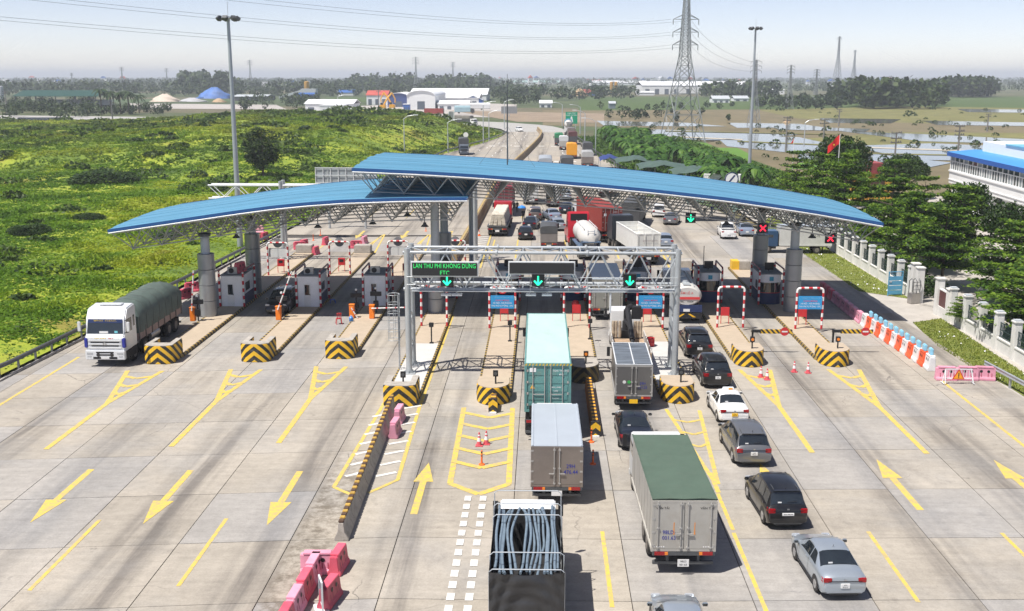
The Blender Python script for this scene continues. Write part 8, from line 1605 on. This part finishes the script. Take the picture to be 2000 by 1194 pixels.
# ------------------------------------------------------------------ sheds, depots and houses in the distance
def shed(u0, u1, vb, vt, depth, label, wall, roof, form='gable', rise=.25, name='warehouse', cat='building', open_=False, doors=0, zb=-.4):
    p0, p1 = P(u0, vb), P(u1, vb); Y = (p0.y + p1.y) / 2; w_ = (p1.x - p0.x) / 2; top = PY((u0 + u1) / 2, vt, Y).z - zb; he = top * (1 - rise); t = thing(name, label, cat, ((p0.x + p1.x) / 2, Y, zb))
    if open_:
        n = max(3, int(w_ / 5)); [MB().box(x - .25, x + .25, y - .25, y + .25, 0, he).build('post', dark_metal, t) for x in np.linspace(-w_ + .5, w_ - .5, n) for y in (.5, depth - .5)]; MB().box(-w_ + 1, w_ - 1, depth - 1, depth - .8, 0, he * .6).build('back_wall', wall, t)
    else: MB().box(-w_, w_, 0, depth, 0, he).build('wall', wall, t)
    e = .02 * w_ + .3
    if form == 'gable': b = MB().prism([(-.4, he), (depth / 2, top), (depth + .4, he), (depth + .4, he + .25), (depth / 2, top + .25), (-.4, he + .25)], -w_ - e, w_ + e, 0); b.build('roof', roof, t)
    elif form == 'gable_y':
        MB().prism([(-w_, he), (w_, he), (0, top - .1)], .1, depth - .1, 1).build('gable_wall', wall, t); MB().prism([(-w_ - e, he - .1), (0, top), (w_ + e, he - .1), (w_ + e, he + .2), (0, top + .35), (-w_ - e, he + .2)], -.5, depth + .5, 1).build('roof', roof, t)
    elif form == 'arch':
        arc = [(-w_ * math.cos(a), he + (top - he) * math.sin(a)) for a in np.linspace(0, math.pi, 13)]; MB().prism(arc, .1, depth - .1, 1).build('gable_wall', wall, t); MB().prism([(a * 1.02, z + .12) for a, z in arc] + [(a * .99, z - .1) for a, z in arc[::-1]], -.5, depth + .5, 1).build('roof', roof, t)
    else: MB().box(-w_ - .2, w_ + .2, -.2, depth + .2, he + .01, top).build('roof', roof, t)
    for k in range(doors):
        x = -w_ + 2 * w_ * (k + .5) / doors; dw = min(2.2, w_ / doors * .5); MB().box(x - dw, x + dw, -.06, -.01, .1, he * .62).build('door', mat('far_door', (.10, .12, .15), .6), t)
    return t
fw = mat('far_white', (.74, .75, .75), .6, 0, .05, .1); fr = mat('far_white_roof', (.78, .79, .80), .5, 0, .04, .1); rr_ = mat('red_tile_roof', (.45, .09, .07), .7, 0, .15, .3); dkg = mat('dark_green_roof', (.012, .06, .045), .6, 0, .1, .1); bl = mat('far_blue', (.04, .13, .40), .5, 0, .1, .2); gyr = mat('far_grey_roof', (.45, .48, .50), .6, 0, .1, .2)
shed(28, 190, 207, 178, 30, 'long dark green open shed beyond the car park', fw, dkg, 'gable', .35, open_=True)
shed(596, 690, 219, 196, 22, 'low white depot building at the near side of the yard', fw, fr, 'gable', .3, doors=4); shed(625, 672, 223, 205, 14, 'small white annex with dark doorway at the yard', fw, fr, 'flat', .12, doors=2)
shed(716, 757, 204, 178, 18, 'white two-storey house with red tiled roof at the depot', fw, rr_, 'gable', .32, 'house', 'house', doors=3); shed(757, 800, 208, 182, 40, 'white arched workshop with dark open front', mat('blue_wall', (.05, .08, .22), .6), fr, 'arch', .35, doors=1)
shed(795, 850, 213, 177, 70, 'large white arched warehouse in the middle of the depot', fw, fr, 'arch', .30, doors=1); shed(850, 935, 206, 184, 40, 'long low white warehouse wing', fw, fr, 'gable', .35, doors=5); shed(800, 950, 196, 174, 60, 'very long white-roofed warehouse behind the depot', fw, fr, 'gable', .5); shed(905, 942, 206, 188, 18, 'grey-roofed shed with blue gable end', bl, gyr, 'gable_y', .4); shed(855, 915, 213, 198, 24, 'small white open-fronted store at the yard', fw, fr, 'gable', .35, doors=4)
shed(788, 800, 217, 203, 4, 'blue and white tank rack in the depot yard', bl, fw, 'flat', .1, 'tank_rack', 'rack', doors=3)
shed(1255, 1330, 184, 160, 90, 'large white warehouse behind the big pylon', fw, fr, 'gable', .3, doors=4); shed(1330, 1475, 182, 160, 110, 'longest white warehouse on the paddy side', fw, fr, 'gable', .35, doors=5); shed(1500, 1532, 184, 172, 60, 'white warehouse end beyond the mast', fw, fr, 'gable', .3); shed(1160, 1265, 166, 158, 120, 'pale factory roof on the horizon', fw, fr, 'gable', .5); shed(1000, 1100, 164, 158, 160, 'pale green factory roof on the horizon', fw, mat('pale_green_roof', (.35, .5, .45), .6), 'gable', .5)
shed(1248, 1278, 186, 179, 30, 'small white lean-to beside the big warehouse', fw, fr, 'gable', .3); shed(1392, 1425, 200, 188, 16, 'small white farmhouse before the palm clump', fw, gyr, 'gable', .45, 'house', 'house', doors=3); shed(1434, 1462, 197, 188, 16, 'low grey-roofed farmhouse beside the palms', fw, gyr, 'gable', .5, 'house', 'house', doors=2)
shed(1054, 1078, 209, 197, 14, 'white bungalow near the bend', fw, fr, 'gable', .4, 'house', 'house', doors=2); shed(1190, 1202, 211, 199, 10, 'small blue-grey hut in the fields', mat('hut_grey', (.2, .24, .27), .7), gyr, 'gable', .3, 'hut', 'hut'); shed(455, 520, 196, 186, 30, 'dark workshop row behind the sand heaps', mat('dark_wall', (.10, .10, .11), .8), gyr, 'gable', .3); shed(580, 612, 196, 182, 25, 'blue roofed workshop near the yellow silo', mat('dark_wall', (.10, .10, .11)), bl, 'gable', .4); shed(660, 690, 186, 176, 20, 'blue roofed hall behind the depot', fw, bl, 'gable', .5); shed(1140, 1165, 186, 176, 20, 'red and blue roofed shop by the batching plant', bl, rr_, 'gable', .5)
# silos, conveyor, heaps
def silo(u, vb, vt, wpx, label, m_):
    p = P(u, vb); h = PY(u, vt, p.y).z; r = wpx * p.y / FPX / 2; t = thing('silo', label, 'silo', p); MB().lathe([(r * .2, h * .12), (r, h * .3), (r, h * .97), (r * .3, h)], 14).build('tank', m_, t, smooth=40); [MB().tube((r * .8 * math.cos(a), r * .8 * math.sin(a), -.5), (r * .8 * math.cos(a), r * .8 * math.sin(a), h * .35), r * .12, 6).build('leg', dark_metal, t) for a in (.8, 2.4, 3.9, 5.5)]
yel = mat('silo_yellow', (.55, .30, .05), .5, 0, .1, .3); silo(600, 192, 159, 10, 'yellow cement silo near the blue heap', yel); silo(1194, 186, 160, 6, 'ochre silo, first of the pair at the batching plant', yel); silo(1203, 186, 160, 6, 'ochre silo, second of the pair at the batching plant', yel); silo(1153, 180, 163, 6, 'white silo at the batching plant', fw); silo(5, 203, 168, 8, 'grey silo at the far edge of the meadow', gyr); silo(1052, 180, 158, 3, 'thin white chimney above the trees', fw)
def heap(u0, u1, vb, vt, label, m_, name='heap'):
    p0, p1 = P(u0, vb), P(u1, vb); w_ = (p1.x - p0.x) / 2; h = PY((u0 + u1) / 2, vt, p0.y).z; b = MB(); n = 26; rs = random.Random(int(u0)); vs = []
    for i in range(9):
        f = i / 8
        for j in range(n): a = 6.2832 * j / n; k = 1 + .12 * math.sin(3 * a + i) + rs.uniform(-.05, .05); vs.append((w_ * (1 - f * .8) * k * math.cos(a) * (1.0), w_ * .6 * (1 - f * .85) * k * math.sin(a) + w_ * .6, h * f ** .85 * (1 - .12 * math.sin(2 * a))))
    b.add(vs, [(i*n+j, i*n+(j+1) % n, (i+1)*n+(j+1) % n, (i+1)*n+j) for i in range(8) for j in range(n)] + [tuple(range(8*n, 9*n))]); o = b.build(name, m_, smooth=40); o.location = ((p0.x + p1.x) / 2, p0.y, -.4); tag(o, label, 'heap')
heap(285, 348, 198, 184, 'pale sand heap behind the palm trees', mat('pale_sand', (.55, .46, .38), .9, 0, .1, .1)); heap(340, 400, 198, 191, 'low grey gravel heap beside the sand heap', mat('grey_gravel', (.42, .42, .43), .9, 0, .1, .1)); heap(374, 452, 192, 172, 'large heap covered in blue tarpaulin', mat('heap_blue', (.07, .16, .42), .6, 0, .45, .12, stretch=(1, .3, .3))); heap(410, 440, 199, 192, 'small brown sand heap before the blue one', mat('brown_sand', (.42, .30, .18), .9, 0, .1, .1)); heap(1115, 1150, 187, 174, 'ochre sand heap at the batching plant', mat('ochre_sand', (.42, .30, .17), .9, 0, .1, .1)); heap(1530, 1545, 238, 233, 'low earth heap in the far paddies', mat('brown_sand', (.42, .30, .18)))
p = P(580, 196); t = thing('conveyor', 'pale inclined conveyor beside the yellow silo', 'conveyor', p); h = PY(590, 176, p.y).z; MB().tube((-14, 0, 2), (6, 0, h), 1.2, 4).build('belt', gyr, t); MB().box(4, 16, -4, 4, h - 2, h + 1).build('head_house', gyr, t); [MB().tube((x, 0, 0), (x, 0, h - 1), .5, 5).build('leg', dark_metal, t) for x in (5, 15)]
# excavators with yellow booms, containers, lorries in the depot yard
yx = mat('digger_yellow', (.70, .36, .03), .5, 0, .1, .5)
for u, vb, s, l in ((748, 215, 1, 'yellow excavator with raised boom in the depot yard'), (766, 214, -1, 'second yellow excavator beside the first in the yard')):
    p = P(u, vb); t = thing('excavator', l, 'excavator', p); MB().box(-1.6, 1.6, -2, 2, .9, 2.8).build('body', yx, t, bevel=.2); [MB().box(x - .35, x + .35, -2.3, 2.3, 0, .9).build('track', black, t, bevel=.2) for x in (-1.4, 1.4)]; MB().path([(0, 1, 2.2), (s * 2.5, 1.5, 6.5), (s * 5, 2, 9.5)], .5, 6).build('boom', yx, t); MB().path([(s * 5, 2, 9.5), (s * 6.8, 2.2, 6), (s * 6.6, 2.2, 4)], .38, 6).build('stick', yx, t); MB().box(-1.5, 0, .5, 2, 2.8, 4.0).build('cabin', glass, t)
for u, vb, rz, m_, l in ((848, 222, 80, redc, 'lone red container lying in the depot yard'),): p = P(u, vb); t = thing('storage_container', l, 'container', p, R(rz)); container(t, -5, 10, 0, m_, m_)
for u, vb, rz, L_, cv, cm, l in ((957, 215, 98, 17, fw, wht, 'long white articulated lorry parked at the edge of the yard'), (880, 209, 100, 10, gyr, redcab, 'red cab lorry parked before the warehouses'), (888, 222, -80, 8, mat('cyan_white', (.35, .5, .55), .5), dark_metal, 'flat truck with pale blue cab at the yard exit')): p = P(u, vb); canvas_truck(l, p.x, p.y, rz, L_, 2.5, 1.0, 4.0, cv, cv, cm)
# car park beyond the meadow
CM = None
rs = random.Random(31)
for i in range(26):
    u = 40 + 76 * (i % 13) / 12 + rs.uniform(-1, 1); v = 238 - (i // 13) * 3.2; p = P(u, v, .8); col = (fw, gyr, fw, dark_metal)[i % 4]
    t = thing('parked_car', 'pale car in the rows of the distant car park', 'car', (p.x, p.y, .4), R(rs.uniform(80, 100)), 'cars in the distant car park'); 
    if CM is None: a = MB().box(-.88, .88, -2.2, 2.2, .25, .95).build('body', None, t, bevel=.15); c = MB().frus(.951, (-.82, .82, -1.5, 1.2), 1.5, (-.65, .65, -1.0, .5)).build('cabin', glass, t); CM = (a.data, c.data); a.data.materials.append(fw); os_ = (a, c)
    else:
        os_ = []
        for nm, me in zip(('body', 'cabin'), CM): o = bpy.data.objects.new(nm, me); COL.objects.link(o); o.parent = t; os_.append(o)
    os_[0].material_slots[0].link = 'OBJECT'; os_[0].material_slots[0].material = col
# palms by the shed
frond = leaf_mat('palm_fronds', (.014, .035, .010), (.03, .06, .015), (.05, .09, .02), .5, trans=.2); PD = None
for u, vb, vt, l in ((199, 224, 173, 'tallest palm at the corner of the green shed'), (217, 222, 178, 'palm second from the green shed'), (236, 222, 180, 'palm third from the green shed'), (252, 222, 178, 'palm fourth from the green shed'), (272, 220, 186, 'last palm of the row beside the sand heap')):
    p = P(u, vb); h = PY(u, vt, p.y).z; t = thing('palm_tree', l, 'palm', p, rs.uniform(0, 6), 'palms beside the green shed')
    MB().lathe([(.35, -.4), (.25, h * .9)], 7).build('trunk', bark, t); b = MB()
    for k in range(22):
        a = k * 2.399; e = rs.uniform(-.2, 1.0); L = rs.uniform(4.0, 5.5); d = Vector((math.cos(a), math.sin(a), 0)); sd = Vector((-d.y, d.x, 0)); vs = []
        for j in range(5): f = j / 4; c = d * L * f * .8 + Vector((0, 0, h * .9 + 3.2 * e * f - 3.6 * f * f + .5)); wd = .75 * (1 - f * .7); vs += [c - sd * wd - Vector((0, 0, .3)), c, c + sd * wd - Vector((0, 0, .3))]
        b.add(vs, [(3*j+q, 3*j+q+1, 3*j+q+4, 3*j+q+3) for j in range(4) for q in (0, 1)])
    b.build('crown', frond, t)

# ------------------------------------------------------------------ far trees: belts that read as one mass, and clumps one can tell apart
rng = np.random.default_rng(44)
def tree_cloud(T, name, label, m_, n=46):
    Q = []
    for x, y, h, r in T:
        q = rng.normal(size=(n, 3)); q /= np.linalg.norm(q, axis=1)[:, None]; q *= rng.uniform(.55, 1.05, (n, 1)); c = np.array([x, y, h * .55 - .4]) + q * np.array([r, r, h * .46]); Q.append(leaves(c, max(.5, h * .11), rng, up=.3, asp=.8))
    return tag(quads_mesh(name, np.concatenate(Q), m_, kind='stuff'), label, 'trees')
farleaf = leaf_mat('far_leaves', (.018, .036, .014), (.036, .064, .020), (.065, .095, .028), .03, trans=.2, island=.4)
def belt(n, u0, u1, v0, v1, h0, h1):
    T = []
    for _ in range(n): u, v = rng.uniform(u0, u1), rng.uniform(v0, v1); p = P(u, v); h = rng.uniform(h0, h1); T.append((p.x, p.y, h, h * rng.uniform(.35, .6)))
    return T
T = belt(1500, -150, 2150, 156.5, 167, 8, 15) + belt(900, -150, 1000, 163, 188, 8, 16) + belt(420, 900, 2150, 162, 180, 6, 12)
tree_cloud(T, 'distant_woods', 'hazy belt of trees and gardens along the horizon', farleaf, 40)
T = belt(150, -120, 190, 200, 232, 4, 7) + belt(50, 190, 330, 214, 224, 3, 5) + belt(40, 470, 640, 198, 216, 4, 8) + belt(30, 960, 1060, 185, 205, 4, 9) + belt(70, 270, 720, 178, 190, 5, 10)
tree_cloud(T, 'planted_trees', 'rows of low trees round the car park and depot', farleaf, 60)
for nm, l, T in (('tree_clump', 'dark clump of trees in the fields right of the mast', belt(75, 1625, 1835, 196, 213, 11, 19)), ('tree_clump', 'flat-topped dark wood farther along the fields', belt(60, 1845, 1940, 185, 190, 14, 20)), ('tree_clump', 'palms and trees in front of the long warehouse', belt(40, 1370, 1520, 186, 193, 8, 16)), ('tree_clump', 'low trees along the field track', belt(50, 1480, 1640, 200, 214, 4, 9)), ('tree_clump', 'tall pines behind the white depot', belt(90, 690, 960, 174, 178, 14, 24)), ('tree_clump', 'tall dark trees behind the blue heap', belt(40, 360, 470, 176, 184, 16, 26)), ('tree_clump', 'trees beside the batching plant', belt(60, 970, 1250, 182, 196, 6, 12)), ('tree_clump', 'small trees on the field banks before the pylon', belt(26, 1160, 1440, 204, 236, 2.5, 5))): tree_cloud(T, nm, l, lm_dark if 'clump of' in l or 'wood' in l else farleaf, 80)
# scattered town houses far off
HM = {}
for i in range(120):
    u = rng.uniform(-60, 2060); v = rng.uniform(157.5, 172) if u < 1000 else rng.uniform(157.5, 168); p = P(u, v); kd = ('white', 'red', 'white', 'blue', 'grey')[int(rng.integers(0, 5))]
    t = thing('town_house', {'white': 'small white town house in the hazy distance', 'red': 'small town house with red roof in the hazy distance', 'blue': 'small town house with blue roof in the hazy distance', 'grey': 'small town house with grey roof in the hazy distance'}[kd], 'house', (p.x, p.y, -.4), rng.uniform(-.5, .5), kd + ' roofed houses of the distant town')
    if kd not in HM:
        a = MB().box(-4.5, 4.5, -4, 4, 0, 8).build('wall', fw, t); c = (MB().box(-4.7, 4.7, -4.2, 4.2, 8.01, 8.6) if kd == 'white' else MB().prism([(-5, 8), (5, 8), (0, 11)], -4.5, 4.5, 1)).build('roof', {'white': fr, 'red': rr_, 'blue': bl, 'grey': gyr}[kd], t); b = MB(); [b.box(x - .6, x + .6, -4.04, -4.005, z, z + 1.5) for x in (-2.5, 0, 2.5) for z in (1.2, 4.8)]; d_ = b.build('windows', mat('far_window', (.06, .07, .08), .4), t); HM[kd] = [(o.name.split('.')[0], o.data) for o in (a, c, d_)]
    else:
        for nm, me in HM[kd]: o = bpy.data.objects.new(nm, me); COL.objects.link(o); o.parent = t
    s = rng.uniform(.8, 1.5); t.scale = (s * rng.uniform(.6, 1.3), s, s * rng.uniform(.7, 1.3))
# ------------------------------------------------------------------ air
b = MB().box(-13000, 13000, -500, 15000, -1.6, 62); hz_ = b.build('haze', None); hm = bpy.data.materials.new('haze_air'); hm.use_nodes = True; N = hm.node_tree.nodes; N.remove(N['Principled BSDF']); pv = N.new('ShaderNodeVolumePrincipled'); pv.inputs['Color'].default_value = (.86, .92, 1.0, 1); pv.inputs['Density'].default_value = 0.00023; pv.inputs['Anisotropy'].default_value = 0.0
hm.node_tree.links.new(pv.outputs[0], N['Material Output'].inputs['Volume']); hz_.data.materials.append(hm); hz_['kind'] = 'stuff'; tag(hz_, 'pale summer haze over the plain', 'haze')
